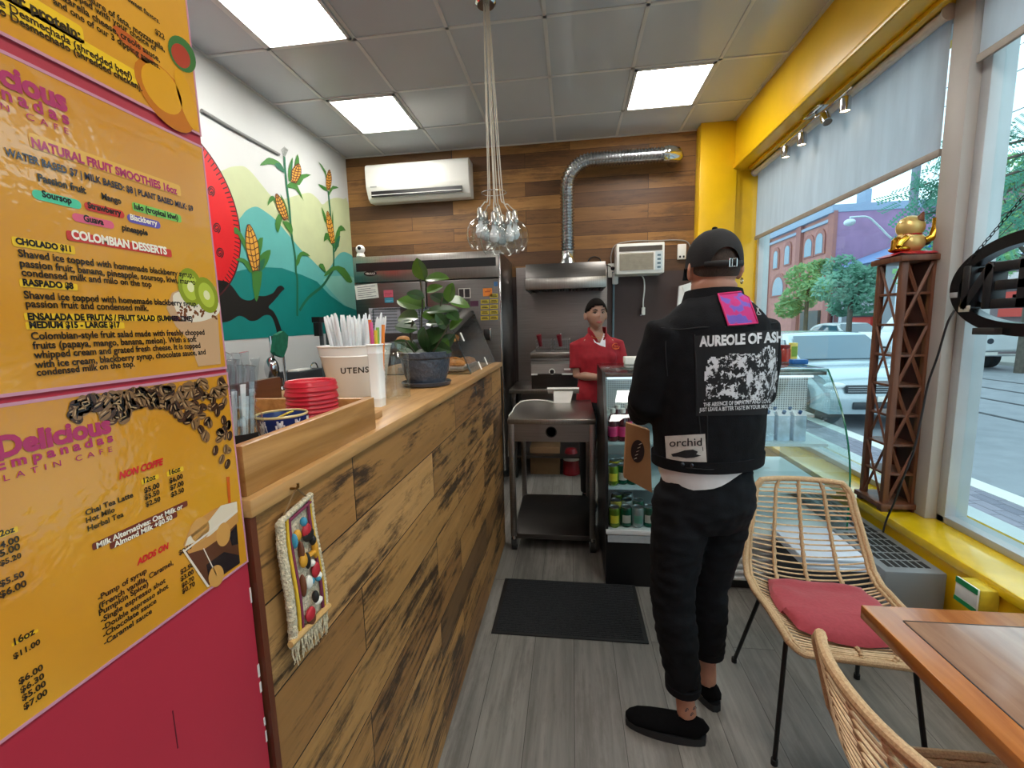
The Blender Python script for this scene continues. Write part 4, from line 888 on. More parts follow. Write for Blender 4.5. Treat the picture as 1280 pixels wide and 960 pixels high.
# wall air conditioner --------------------------------------------------------
MY = 4.64; a = px(455, 202, 1, MY); c = px(585, 198, 1, MY); zb = px(520, 247.5, 1, MY).z; zt = (a.z + c.z) / 2
t = thing('air_conditioner', 'white wall mounted split air conditioner on the wood boards above the refrigerator', 'air conditioner', ((a.x + c.x) / 2, YB, zb))
x0, x1 = a.x, c.x; h = zt - zb
prof = [(YB - .002, zb + .01), (YB - .002, zt), (MY + .04, zt), (MY + .008, zt - .02), (MY, zt - .05), (MY + .002, zb + h * .38), (MY + .01, zb + h * .3), (MY + .05, zb + .03), (MY + .09, zb)]
MB().prism([(p[0], p[1]) for p in prof], 0, x0, x1, bev=.006).build('body', M_whitep, t)
b = MB(); b.mi = 0
M_ = [M_black, M_whitep]
b.box((x0 + .055, MY + .004, zb + h * .1), (x1 - .075, MY + .02, zb + h * .255), M=None)
for k in range(2): b.mi = 1; b.box((x0 + .06, MY - .004 + .012 * k, zb + h * (.14 + .06 * k)), (x1 - .08, MY + .004 + .012 * k, zb + h * (.155 + .06 * k)))
b.build('air_outlet', M_, t, smooth=False)
MB().box((x0 + .05, MY - .0015, zb + h * .36), (x0 + .12, MY, zb + h * .39)).build('badge', pm('grey_badge', '#9a9c9c', .4), t, smooth=False)
b = MB(); b.tube([(x0 + .88, YB - .006, zt), (x0 + .88, YB - .006, ZC)], .004, 6); b.build('cable', M_black, t)

# stainless wall sheet, hood, duct ----------------------------------------------
a = px(645, 335, 1, YB - .012); c = px(759, 335, 1, YB - .012); 
MB().box((a.x, YB - .012, .0), (c.x, YB - .0005, a.z)).build('splash_panel', steel('splash_steel', '#8e8886', .33), loc=((a.x + c.x) / 2, YB, 0), label='tall stainless splash sheet on the wall behind the fryer', cat='wall panel', smooth=False)
HY = 4.28; hl, hr = px(656, 352, 1, HY).x, px(758, 352, 1, HY).x; z1, z2, z3 = px(700, 361, 1, HY).z, px(700, 347, 1, HY).z, px(700, 329, 1, HY + .08).z
t = thing('range_hood', 'stainless extractor hood hanging above the fryer', 'range hood', ((hl + hr) / 2, 4.55, z1))
b = MB(); b.box((hl, HY, z1), (hr, HY + .03, z2), .004); b.box((hl, HY, z1), (hl + .02, 4.84, z2), .004); b.box((hr - .02, HY, z1), (hr, 4.84, z2), .004); b.build('lip', M_steel_h, t)
MB().prism([(HY + .01, z2 - .004), (HY + .07, z3), (4.845, z3), (4.845, z2 - .004)], 0, hl + .004, hr - .004, bev=.003).build('canopy', M_steeldk, t)
b = MB()
for k in range(22): x = lerp(hl + .04, hr - .04, k / 21); b.box((x - .009, HY + .04, z1 + .012), (x + .009, 4.8, z1 + .03), .003)
b.build('baffle_filter', pm('dark_filter', '#2b2826', .5, .6), t)
DY = 4.66
def dp(x, y): return px(x, y, 1, DY)
dx = dp(709, 250).x; zt_ = dp(770, 197).z; xe = dp(836, 197).x
t = thing('exhaust_duct', 'ribbed silver foil duct bending from the hood to the wall', 'duct', (dx, DY, z3))
path = [Vector((dx, DY, z3 + .13))] + [Vector((dx, DY, lerp(z3 + .13, zt_ - .24, k / 6))) for k in range(1, 7)]
for k in range(1, 9): q = k / 8 * math.pi / 2; path.append(Vector((dx + .24 - .24 * math.cos(q), DY, zt_ - .24 + .24 * math.sin(q))))
path += [Vector((lerp(dx + .24, xe, k / 6), DY + .01 * k / 6, zt_ + .0)) for k in range(1, 7)]
L = [0]
for p, q in zip(path, path[1:]): L.append(L[-1] + (q - p).length)
pts, rad = [], []; s = 0; rd = dp(718, 250).x - dp(700, 250).x; rd = rd / 2
while s < L[-1]:
    i = max(k for k in range(len(L)) if L[k] <= s); i = min(i, len(path) - 2); pts.append(lerp(path[i], path[i + 1], (s - L[i]) / (L[i + 1] - L[i])))
    rad.append(rd * (1.03 if len(rad) % 2 == 0 else .80)); s += .015
M_foil = pm('aluminium_foil', '#c7cacc', .2, 1, .1, 40, bump=.15)
MB().tube(pts, rad, 24, caps=False).build('flexible_hose', M_foil, t, ang=50)
b = MB(); b.lathe([(rd * 1.45, 0), (rd * 1.4, .015), (rd * 1.02, .075), (rd * .98, .08), (rd * .98, .14), (rd * 1.05, .142), (rd * 1.05, .15)], (dx, DY, z3), 28, close=False); b.build('reducer', M_foil, t)
e = Vector((xe, DY + .01, zt_)); b = MB(); b.tube([e + Vector((-.05, 0, 0)), e + Vector((.02, 0, 0)), e + Vector((.06, .02, 0)), e + Vector((.085, .07, 0)), e + Vector((.085, YB - .001 - e.y, 0))], [rd * 1.03, rd * 1.03, rd * 1.02, rd, rd], 24); b.tube([e + Vector((-.012, 0, 0)), e + Vector((.0, 0, 0))], [rd * 1.1] * 2, 24); b.build('wall_elbow', M_chrome, t)
# small wall ring
p = px(743, 327, 1, YB - .01); MB().tube([p + Vector((.065 * math.cos(q), 0, .05 * math.sin(q))) for q in [i / 24 * 2 * math.pi for i in range(24)]], .006, 6, close=True).build('cable_coil', M_black, loc=p, label='loop of black cable behind the top of the extractor hood', cat='cable')

# fryer on its table -------------------------------------------------------------
TY = 4.2
t = thing('prep_table', 'stainless prep table against the back wall under the fryer', 'table', (-.05, 4.5, 0))
tz = px(650, 487, 1, TY).z
MB().box((-.60, TY, tz - .04), (.62, 4.83, tz), .004).build('tabletop', M_steel_h, t)
for x in (-.56, .58):
    for y in (TY + .04, 4.78): MB().box((x - .02, y - .02, 0), (x + .02, y + .02, tz - .04), .003).build('leg', M_steeldk, t)
MB().box((-.56, TY + .04, .2), (.58, 4.78, .22)).build('lower_shelf', M_steeldk, t)
fl, fr = px(664, 455, 1, TY + .04).x, px(722, 455, 1, TY + .04).x; fz = px(690, 440, 1, TY + .04).z
t = thing('deep_fryer', 'stainless countertop deep fryer with one dial below the hood', 'fryer', ((fl + fr) / 2, 4.45, tz))
zc = px(690, 451, 1, TY + .04).z
MB().box((fl, TY + .04, tz), (fr, 4.76, fz - .05), .004).build('housing', M_steeldk, t)
MB().box((fl - .006, TY + .03, fz - .055), (fr + .006, 4.77, fz), .006).build('rim', M_steel_h, t)
b = MB(); b.prism([(TY + .04, zc - .13), (TY + .0, zc - .12), (TY + .015, zc - .03), (TY + .04, zc)], 0, fl, fr); b.build('control_panel', M_steel, t, smooth=False)
kp = px(690, 464.5, 1, TY + .005); kn = MB().lathe([(.03, 0), (.03, .004), (.0, .004)], (0, 0, 0), 24, M=Matrix.Translation(kp) @ Matrix.Rotation(math.pi / 2, 4, 'X')).build('dial', M_whitep, t)
MB().lathe([(.021, .004), (.019, .022), (0, .022)], (0, 0, 0), 24, M=Matrix.Translation(kp) @ Matrix.Rotation(math.pi / 2, 4, 'X')).build('knob', M_black, kn)
b = MB()
for (x, y, w) in ((668, 468, .03), (709, 467.5, .05), (709, 461.5, .03)): p = px(x, y, 1, TY - .002); b.box((p.x - w, TY - .004, p.z - .008), (p.x + w, TY + .002, p.z + .008))
b.build('label_sticker', M_whitep, t, smooth=False)
for i, (xa, xb_, hx) in enumerate(((670, 688, 676), (692, 712, 701))):
    A = px(xa, 437, 1, TY + .1); B = px(xb_, 437, 1, TY + .1); zt2 = px(690, 433, 1, TY + .1).z; y2 = 4.66
    bk = thing('fry_basket', ('left' if i == 0 else 'right') + ' wire fry basket with red handle in the fryer', 'fry basket', ((A.x + B.x) / 2, 4.45, fz)); b = MB(); zb_ = fz - .03; zt2 = fz + .11
    for z in (fz + .01, fz + .04, fz + .075, zt2):
        b.tube([(A.x, TY + .1, z), (B.x, TY + .1, z), (B.x, y2, z), (A.x, y2, z)], .003 if z < zt2 else .005, 6, close=True)
    for k in range(8): x = lerp(A.x, B.x, k / 7); b.tube([(x, TY + .1, zt2), (x, TY + .1, fz + .008), (x, y2, fz + .008), (x, y2, zt2)], .0025, 5)
    for k in range(1, 8): y = lerp(TY + .1, y2, k / 8); b.tube([(A.x, y, zt2), (A.x, y, fz + .008), (B.x, y, fz + .008), (B.x, y, zt2)], .0025, 5)
    b.build('wire_cage', pm('basket_wire', '#9b9896', .3, 1), bk)
    hz = px(hx, 431, 1, TY + .1); ht = px(hx - 1.5, 424.5, 1, TY + .02)
    MB().tube([(hz.x, TY + .1, zt2), (hz.x, TY + .06, zt2 + .06), (ht.x, TY + .03, hz.z + .02)], .005, 7).build('handle_stem', M_chrome, bk)
    MB().tube([(ht.x + .01, TY + .035, hz.z - .01), (ht.x, TY + .02, ht.z + .0), (ht.x - .006, TY + .01, ht.z + .045)], [.016, .02, .026], 10).build('handle', pm('dark_red_grip', '#6d0f1c', .4), bk)

# window air conditioner high on the back wall -----------------------------------
AY = 4.60; a = px(771, 305, 1, AY); c = px(831, 303, 1, AY); zb = px(800, 342, 1, AY).z; x0, x1, zt = a.x, c.x, a.z
t = thing('window_air_conditioner', 'white boxy air conditioner with tan louvers set into the back wall', 'air conditioner', ((x0 + x1) / 2, YB, zb))
W, Hh = x1 - x0, zt - zb
MB().box((x0, AY, zb), (x1, YB - .002, zt), .008).build('housing', M_whitep, t)
b = MB(); b.box((x0 + W * .06, AY - .006, zb + Hh * .12), (x0 + W * .77, AY, zb + Hh * .68))
for k in range(13): z = zb + Hh * (.13 + .042 * k); b.box((x0 + W * .06, AY - .012, z), (x0 + W * .77, AY - .004, z + .006))
b.build('louver_grille', pm('tan_grille', '#a79f8e', .5), t, smooth=False)
b = MB(); b.box((x0 + W * .05, AY - .004, zb + Hh * .74), (x1 - W * .05, AY, zb + Hh * .9)); b.build('air_outlet', pm('brown_outlet', '#4a423b', .5), t, smooth=False)
cp = MB().box((x0 + W * .81, AY - .005, zb + Hh * .1), (x0 + W * .96, AY, zb + Hh * .7)).build('control_panel', pm('pale_blue_panel', '#c6d3d6', .4), t, smooth=False)
b = MB()
for k in range(4): b.box((x0 + W * .85, AY - .008, zb + Hh * (.16 + .13 * k)), (x0 + W * .92, AY - .004, zb + Hh * (.22 + .13 * k)))
b.build('buttons', pm('slate_button', '#4d6b78', .4), cp, smooth=False)
# its hanging cord with plug, outlet boxes, loose cable
t = thing('power_cord', 'white power cord with plug dangling under the boxy air conditioner', 'power cord', px(803, 345, 1, YB - .03))
w_ = lambda x, y, d=.03: px(x, y, 1, YB - d)
MB().tube(spline([w_(802, 344), w_(805, 350), w_(805.5, 362), w_(804, 376), w_(804, 385)], 5), .007, 8).build('cord', M_whitep, t)
b = MB(); p = w_(804, 389); b.box((p.x - .018, p.y - .015, p.z - .04), (p.x + .018, p.y + .015, p.z + .04), .006); b.build('plug', M_whitep, t)
MB().box((p.x - .03, p.y - .008, p.z - .045), (p.x - .018, p.y + .008, p.z - .035)).build('prong', M_chrome, t)
a = w_(765, 338, .04); t = thing('wall_outlet', 'white wall outlet with black and white plugs beside the hood', 'outlet', a)
MB().box((a.x - .04, YB - .04, a.z - .07), (a.x + .04, YB - .001, a.z + .07), .004).build('box', M_whitep, t)
p = w_(766, 335.5, .05); MB().ell((p.x, YB - .05, p.z), (.022, .018, .02), u=14, v=10).build('black_plug', M_black, t)
p = w_(769, 348.5, .06); MB().box((p.x - .03, YB - .075, p.z - .055), (p.x + .03, YB - .03, p.z + .06), .01).build('white_plug', M_whitep, t)
b = MB(); b.tube(spline([w_(766, 340), w_(767, 345, .06), w_(767, 360, .03), w_(766.5, 400, .02), w_(766, 440, .02)], 5), .011, 8); b.build('teal_grey_cable', pm('grey_blue_cable', '#5f7882', .5), t)
b = MB(); b.tube(spline([w_(758, 331, .02), w_(762, 332.5, .05), w_(765, 335, .06)], 4), .005, 7); b.build('black_cable', M_black, t)
a = w_(852.5, 314.5); t = thing('wall_outlet', 'small white socket with two holes right of the boxy air conditioner', 'outlet', a)
MB().box((a.x - .042, YB - .03, a.z - .075), (a.x + .042, YB - .001, a.z + .075), .006).build('box', M_whitep, t)
b = MB()
for d in (-.018, .018): b.ell((a.x + d, YB - .031, a.z - .05), (.01, .004, .012), u=10, v=8)
b.build('socket_holes', M_black, t)
MB().tube(spline([w_(764, 330), w_(764, 318), w_(770, 306), w_(790, 301.5, .012), (w_(820, 301, .012)), w_(845, 300, .012), w_(858, 302, .012), w_(863, 310, .012), w_(864, 330, .012)], 5), .006, 7).build('wall_cable', pm('grey_cable', '#8d8b86', .5), loc=w_(800, 301), label='thin grey cable arching over the boxy air conditioner on the wall', cat='cable')
# white folded bag hanging on the wall behind the man
b = MB(); Y = YB - .09
pts = [w_(846, 383, .1), w_(848, 358, .08), (w_(861, 354, .08)), w_(866, 362, .08), w_(870, 383, .1)]
b.plate([(p.x, p.y, p.z) for p in pts], (0, -1, 0), .05); q = w_(856, 356, .13); b.plate([w_(853, 358, .14), w_(863, 353, .14), w_(868, 370, .15), w_(858, 376, .15)], (0, -1, 0), .012)
b.build('hanging_bag', pm('white_paper_bag', '#dfe0dc', .7, 0, .05, 10), loc=w_(857, 365, .05), label='white folded paper bag hanging on the back wall beside the capped person', cat='bag', smooth=False)

# back worktop along the mural wall and what stands on it --------------------------
t = thing('low_worktop', 'dark low worktop along the mural wall behind the counter', 'worktop', (-2.1, 3.1, 0))
MB().box((XL + .002, 1.2, .06), (-1.86, 3.95, .93)).build('cabinet_body', pm('dark_laminate', '#2b2624', .5), t, smooth=False)
MB().box((XL + .001, 1.18, .93), (-1.83, 3.97, .975), .004).build('top', pm('black_counter_top', '#1b1a1a', .3), t)
wz = .975
def bw(x, y, xx=-2.1): return px(x, y, 0, xx)
# frothing wand machine
p = bw(344, 497); p.z = wz; t = thing('milk_steamer', 'small chrome milk steamer wrapped in a green cloth by the mural wall', 'coffee machine', p)
k0 = bw(338, 420); k1 = bw(352, 418); kk = bw(348, 412)
b = MB(); b.tube([(p.x, p.y, wz + .01), (p.x, k0.y, k0.z)], .013, 10); b.tube([(p.x, k1.y - .0, wz + .1), (p.x, k1.y - .01, k1.z - .02)], .010, 10); b.box((p.x - .07, p.y - .05, wz), (p.x + .07, p.y + .16, wz + .03), .008); b.build('chrome_pipes', M_chrome, t)
c = bw(350, 425); MB().tube([c + Vector((0, .012 * math.cos(q), .05 - .006 * q)) for q in [i / 12 * 2 * math.pi for i in range(50)]], .004, 6).build('spring', M_chrome, t)
c = [bw(333, 440), bw(336, 419), bw(345, 414), bw(351, 420), bw(350, 434), bw(345, 447), bw(336, 444)]
b = MB(); b.plate([q + Vector((.03, 0, 0)) for q in c], (1, 0, 0), .03); b.build('green_cloth', pm('green_cloth', '#11694e', .9, 0, .15, 30), t, smooth=False)
c = bw(340, 462); MB().ell(c, (.05, .045, .09), u=16, v=12).build('steel_body', pm('polished_steel', '#c9ccd0', .15, 1, .05, 6), t)
c = bw(352, 480); MB().lathe([(.03, 0), (.035, .08), (.02, .1), (.02, .16), (0, .16)], (c.x, c.y, wz + .03), 18).build('group_head', M_chrome, t)
p = bw(378, 478); t = thing('receipt_printer', 'dark small machine with white paper on the back worktop behind the red lids', 'machine', (p.x, p.y, wz))
MB().box((p.x - .1, p.y - .17, wz), (p.x + .1, p.y + .17, bw(378, 462).z), .01).build('body', pm('charcoal_plastic', '#33353a', .4), t)
b = MB(); q = bw(371, 465); b.box((p.x - .02, q.y - .08, q.z), (p.x + .06, q.y + .09, q.z + .025), .006); b.build('paper', M_whitep, t)
q = bw(393, 461); MB().tube([q + Vector((0, .05 * math.cos(a), .05 * math.sin(a))) for a in [i / 20 * 2 * math.pi for i in range(20)]], .006, 6, close=True).build('ring', M_chrome, t)
# tall steel rack post / tablet holder behind the bucket
p = px(404, 480, 0, -1.75); t = thing('shelf_rack', 'narrow dark metal rack standing behind the utensil bucket', 'rack', (p.x, p.y, wz))
b = MB()
for x in (400, 408): q = px(x, 398, 0, -1.9); b.box((-1.91, q.y - .012, wz), (-1.89, q.y + .012, q.z))
b.build('post', pm('grey_metal_post', '#5d6a6c', .4, .5), t, smooth=False)
q0, q1 = px(396, 398, 0, -1.9), px(411, 393, 0, -1.9); MB().box((-1.93, q0.y - .02, q0.z - .03), (-1.87, q1.y + .03, q0.z + .01)).build('top_bracket', M_black, t, smooth=False)
q = px(397, 410, 0, -1.9); MB().box((-1.92, q.y - .02, q.z - .06), (-1.88, q.y + .02, q.z + .04)).build('clamp', M_black, t, smooth=False)

# stainless trolley ------------------------------------------------------------------
cy0, cy1, cz = 2.766, 3.50, .905; cx0, cx1 = px(634, 524, 1, cy0).x, px(745, 527, 1, cy0).x
t = thing('steel_trolley', 'stainless trolley table on castors with a round hole in its front', 'trolley', ((cx0 + cx1) / 2, 3.07, 0))
MB().box((cx0, cy0, cz - .032), (cx1, cy1, cz), .004).build('top', M_steel_h, t)
zf = px(690, 552, 1, cy0 + .02).z; MB().box((cx0 + .03, cy0 + .015, zf), (cx1 - .03, cy0 + .03, cz - .032)).build('front_apron', M_steel, t, smooth=False); MB().box((cx0 + .03, cy1 - .03, zf + .07), (cx1 - .03, cy1 - .015, cz - .032)).build('rear_apron', M_steel, t, smooth=False)
kp = px(689, 540, 1, cy0 + .014); MB().lathe([(0, 0), (.028, 0), (.03, .003), (.036, .003), (.036, 0)], (0, 0, 0), 28, M=Matrix.Translation((kp.x, cy0 + .0145, kp.z)) @ Matrix.Rotation(math.pi / 2, 4, 'X')).build('round_hole', M_black, t)
zsf = px(690, 668, 1, cy0 + .02).z
MB().box((cx0 + .015, cy0 + .015, zsf - .035), (cx1 - .015, cy1 - .015, zsf), .003).build('lower_shelf', M_steeldk, t)
for x in (cx0 + .022, cx1 - .022):
    for y in (cy0 + .022, cy1 - .022):
        lg = MB().box((x - .019, y - .019, .11), (x + .019, y + .019, cz - .033), .002).build('leg', M_steel, t)
        b = MB(); b.cyl((x, y, .085), (x, y, .115), .012, seg=10); b.box((x - .022, y - .012, .05), (x - .018, y + .05, .09)); b.box((x + .018, y - .012, .05), (x + .022, y + .05, .09)); b.mi = 1; b.cyl((x - .016, y + .025, .042), (x + .016, y + .025, .042), .042, seg=20); b.build('castor', [M_chrome, M_rubber], lg)
# card terminal on the trolley
p = px(703, 503, 2, cz); t = thing('tablet_terminal', 'white tablet till on a tapered stand seen from behind, on the steel trolley', 'till', p)
k = p.y / 555
pr = lambda x, y, d=0: px(x, y, 1, p.y + d)
b = MB(); A, B, C_, D = pr(691.5, 489, .01), pr(716.5, 489, .01), pr(713, 505, -.02), pr(692.5, 504, -.02); C_.z = D.z = cz
b.plate([A, B, C_, D], (0, 1, 0), .06); b.build('stand', M_whitep, t, smooth=False)
b = MB(); A, B = pr(684, 485.5), pr(724, 487); A.z = B.z = (A.z + B.z) / 2
R = [Vector((A.x, A.y, A.z)), Vector((B.x, A.y, A.z)), Vector((B.x, A.y + .13, A.z - .055)), Vector((A.x, A.y + .13, A.z - .055))]; b.plate(R, (0, .4, .92), .014); b.build('tablet', M_whitep, t, smooth=False)
MB().plate([q + Vector((0, .4, .92)) * .0145 for q in R], (0, .4, .92), .001).build('screen', M_black, t, smooth=False)
pts = spline([px(x, y, 2, cz + .006) for x, y in ((692, 503), (680, 500.5), (665, 500), (652, 502), (644, 508), (640, 515))], 6); ed = Vector((cx0 - .006, cy0 + .12, cz))
MB().tube(pts + [ed, ed + Vector((-.004, 0, -.1)), ed + Vector((-.01, -.0, -.28))], .004, 7).build('white_cable', M_whitep, loc=ed, label='thin white cable lying across the steel trolley and hanging off its left edge', cat='cable')
# boxes on the floor behind the trolley
p0, p1 = px(663, 593, 2, 0), px(700, 593, 2, 0); yb = (p0.y + p1.y) / 2
b = MB(); zt = px(680, 559, 1, yb).z; b.box((p0.x, yb, 0), (p1.x, yb + .3, zt), .004); b.box((p0.x - .001, yb - .001, zt * .42), (p1.x + .001, yb + .001, zt * .43))
b.build('cardboard_box', pm('brown_cardboard', '#8d6a48', .8, 0, .06, 20), loc=(p0.x, yb, 0), label='brown cardboard box on the floor under the prep table', cat='box')
q = px(714, 592, 2, 0); b = MB(); b.lathe([(.07, 0), (.085, .004), (.075, .2), (.05, .26), (0, .27)], (q.x, q.y, 0), 20); b.mi = 1; b.lathe([(.0785, .15), (.081, .15), (.079, .19), (.0765, .19)], (q.x, q.y, 0), 20, close=False); b.build('fire_extinguisher', [pm('dark_red_tank', '#8a1420', .4), M_whitep], loc=(q.x, q.y, 0), label='dark red container on the floor right of the cardboard box', cat='container')

# refrigerated display case ----------------------------------------------------------
kx0, kx1, ky0, ky1, kz0, kz1 = .186, 1.43, 2.42, 3.22, .35, 1.21
t = thing('display_cooler', 'refrigerated display case with curved glass front and white vented base', 'display cooler', ((kx0 + kx1) / 2, 2.8, 0))
M_wsheet = pm('white_coated_sheet', '#d9dedf', .35, 0, .03, 8); M_cglass = glass('cooler_glass', '#f0f7f6', 2.2, .02)
xs = .58
b = MB(); b.box((kx0, ky0 + .02, .0), (xs, ky1, kz0 - .03)); b.build('black_kick_panel', pm('black_sheet', '#101012', .35), t, smooth=False)
MB().box((xs, ky0 + .05, .05), (kx1, ky1, kz0 - .03)).build('base_cabinet', M_wsheet, t, smooth=False)
MB().box((xs, ky0 + .06, .0), (kx1, ky1, .05)).build('black_plinth', M_black, t, smooth=False)
b = MB()
for k in range(7): z = .07 + k * .037; b.prism([(ky0 + .05, z), (ky0 + .02, z + .002), (ky0 + .02, z + .012), (ky0 + .05, z + .03)], 0, xs + .02, kx1 - .02)
b.build('vent_louvers', M_wsheet, t, smooth=False)
b = MB(); b.box((kx0, ky0 - .005, kz0 - .03), (kx1, ky1, kz0), .003); b.build('deck', M_wsheet, t)
b = MB(); b.box((kx0 + .01, ky0 - .004, kz0 - .075), (kx1, ky0 + .02, kz0 - .034)); b.build('deck_rail', pm('pale_grey_rail', '#b6bcc0', .3, .3), t, smooth=False)
def front(u):      # curved front, u from deck to top
    q = u; return (ky0 + .0 + .27 * max(0, q - .25) ** 2.2 / (.75 ** 2.2), kz0 + (kz1 - kz0) * q)
P = [front(i / 14) for i in range(15)]
MB().grid(lambda u, v: Vector((lerp(kx0 + .012, kx1 - .004, v), front(u)[0], front(u)[1])), 14, 1).build('curved_front_glass', M_cglass, t)
side = P + [(ky1 - .02, kz1), (ky1 - .02, kz0)]
b = MB(); b.prism(side, 0, kx1 - .007, kx1); b.build('right_end_glass', M_cglass, t, smooth=False)
b = MB(); b.tube([(kx1 - .0035, p[0], p[1]) for p in P], .0045, 8); b.build('green_glass_edge', pm('green_glass_edge', '#1f6f55', .15, 0, .1, 10), t)
b = MB(); b.prism([(p[0] - .0, p[1]) for p in P] + [(ky1, kz1), (ky1, kz0)], 0, kx0 - .004, kx0 + .012); b.build('left_end_panel', M_black, t, smooth=False)
MB().box((kx0 - .004, P[-1][0], kz1 - .012), (kx1, ky1, kz1 + .006), .002).build('top_glass', glass('top_sheet_glass', '#dfe8e6', 2.2, .05), t)
b = MB(); b.box((kx0 + .014, P[-1][0] - .004, kz1 - .03), (kx1 - .01, P[-1][0] + .014, kz1 - .012), .002); b.build('front_top_rail', M_steel_h, t)
# perforated air panel hanging under the top, back sheet
def perf():
    m, nt, out = newmat('perforated_white_sheet'); b = N(nt, 'BsdfPrincipled', Roughness=.4); v = coords(nt, (70, 1, 70), (0, 2, 1)); v = coords(nt, (75, 75, 1), (0, 2, 1))
    fr = N(nt, 'VectorMath', operation='FRACTION'); nt.links.new(v, fr.inputs[0]); ds = N(nt, 'VectorMath', operation='DISTANCE'); sp = N(nt, 'SeparateXYZ'); nt.links.new(fr.outputs[0], sp.inputs[0]); cb = N(nt, 'CombineXYZ'); nt.links.new(sp.outputs[0], cb.inputs[0]); nt.links.new(sp.outputs[1], cb.inputs[1]); nt.links.new(cb.outputs[0], ds.inputs[0]); ds.inputs[1].default_value = (.5, .5, 0)
    r = ramp(nt, [(.28, lin('#6d7678')), (.36, lin('#dfe5e6'))], ds.outputs['Value']); nt.links.new(r.outputs[0], b.inputs['Base Color']); nt.links.new(b.outputs[0], out.inputs[0]); return m
yp = 2.80; zp0 = px(775, 513, 1, yp).z; zp1 = kz1 - .035
MB().box((kx0 + .014, yp, zp0), (kx1 - .05, yp + .008, zp1)).build('perforated_panel', perf(), t, smooth=False)
MB().box((kx0 + .014, ky1 - .03, kz0), (.72, ky1, kz1 - .012)).build('back_sheet', M_wsheet, t, smooth=False)
shelf_z = []
for yy, (ya, ybk) in ((518, (2.78, 3.17)), (553, (2.62, 3.17)), (609, (2.52, 3.17))):
    z = px(790, yy, 1, ya).z; shelf_z.append(z)
    MB().box((kx0 + .014, ya, z - .016), (kx1 - .012, ybk, z)).build('shelf', M_wsheet if yy == 518 else pm('frosted_shelf', '#bcd3d8', .2, 0, .02, 5), t, smooth=False)
# lit tube of the case: its own lamp
MB().box((kx0 + .03, 2.74, kz1 - .05), (kx1 - .05, 2.77, kz1 - .038)).build('light_tube', emit('cool_case_tube', '#dff2ff', 1.3), t, smooth=False)
# drinks ------------------------------------------------------------------------
def bottle(p):
    t = thing('drink_bottle', 'pink labelled plastic bottle of dark red drink', 'bottle', p, group='pink label bottles')
    MB().lathe([(.026, 0), (.029, .004), (.029, .05), (.028, .09), (.029, .11), (.026, .135), (.014, .165), (.0125, .175), (0, .176)], p, 24).build('bottle_body', pm('dark_red_juice', '#4a1622', .1, 0, .1, 9, coat=.8), t)
    MB().lathe([(.0297, .03), (.0302, .032), (.0302, .088), (.0297, .09)], p, 24, close=False).build('label_wrap', pm('hot_pink_label', '#d63a77', .4, 0, .35, 18), t)
    MB().lathe([(.0145, .17), (.0155, .172), (.0155, .195), (0, .196)], p, 20).build('cap', M_whitep, t); return t
bz = shelf_z[1]; b0 = None
for i, (xx, yy) in enumerate(((766, 2.66), (778.5, 2.66), (772, 2.78), (784, 2.80))):
    q = px(xx, 540, 1, yy); p = Vector((q.x, yy, bz)); lab = ['pink labelled drink bottle in the front row of the cooler, nearest its left end', 'pink labelled drink bottle second from the left end of the cooler', 'pink labelled drink bottle in the back row behind the leftmost one', 'pink labelled drink bottle in the back row beside the paper bag'][i]
    if i == 0: b0 = bottle(p); b0['label'] = lab
    else: dup(b0, p, None, lab)
def can(p, c0, c1, nm, badge):
    t = thing('drink_can', '', 'drink can', p)
    MB().lathe([(.024, 0), (.0265, .003), (.033, .012), (.033, .104), (.0285, .115), (0, .1155)], p, 24).build('can_body', pm(nm + '_can_print', c0, .25, .5, .25, 14), t)
    MB().lathe([(.0287, .114), (.0285, .1185), (.0265, .1185), (.0262, .116), (0, .116)], p, 24, close=False).build('can_lid', pm('aluminium_lid', '#c7cbcd', .25, 1), t)
    MB().grid(lambda u, v: p + Vector((.0334 * math.cos(-math.pi / 2 - .75 + 1.5 * u), .0334 * math.sin(-math.pi / 2 - .75 + 1.5 * u), .03 + .045 * v)), 10, 2).build('can_print', pm(nm + '_can_badge', badge, .35), t); return t
proto = {}
def put_can(p, k, lab):
    spec = {'lime': ('#6f8f2a', '', 'lime', '#d9c93a'), 'green': ('#155a45', '', 'green', '#b9b3ab'), 'silver': ('#9fb1b5', '', 'silver', '#3f7f6d'), 'yellow': ('#c6bb34', '', 'yellow', '#2f7a3c')}[k]
    if k not in proto: proto[k] = can(p, *spec); o = proto[k]
    else: o = dup(proto[k], p)
    o['label'] = lab; o['group'] = 'drink cans in the cooler'; return o
z2, z3_ = shelf_z[2], kz0
seq = [(766, 2.56, z2, 'lime'), (778, 2.58, z2, 'green'), (790, 2.58, z2, 'green'), (768, 2.66, z2, 'yellow'), (780, 2.68, z2, 'silver'),
       (768, 2.46, z3_, 'lime'), (783, 2.47, z3_, 'green'), (797.5, 2.47, z3_, 'silver'), (811, 2.48, z3_, 'green'), (770, 2.56, z3_, 'yellow'), (784, 2.57, z3_, 'silver'), (798, 2.57, z3_, 'green'), (771, 2.66, z3_, 'lime'), (785, 2.67, z3_, 'silver')]
rows = {z2: 'upper can shelf', z3_: 'bottom deck'}
for i, (xx, yy, z, k) in enumerate(seq):
    q = px(xx, 600, 1, yy); cnt = ['leftmost', 'second', 'third', 'fourth'][sum(1 for s in seq[:i] if s[2] == z and abs(s[1] - yy) < .03)]
    rw = 'front' if (yy < 2.5 or (z == z2 and yy < 2.6)) else ('middle' if yy < 2.62 else 'rear')
    put_can(Vector((q.x, yy, z)), k, '%s drink can, %s in the %s row on the %s of the cooler' % (k, cnt, rw, rows[z]))
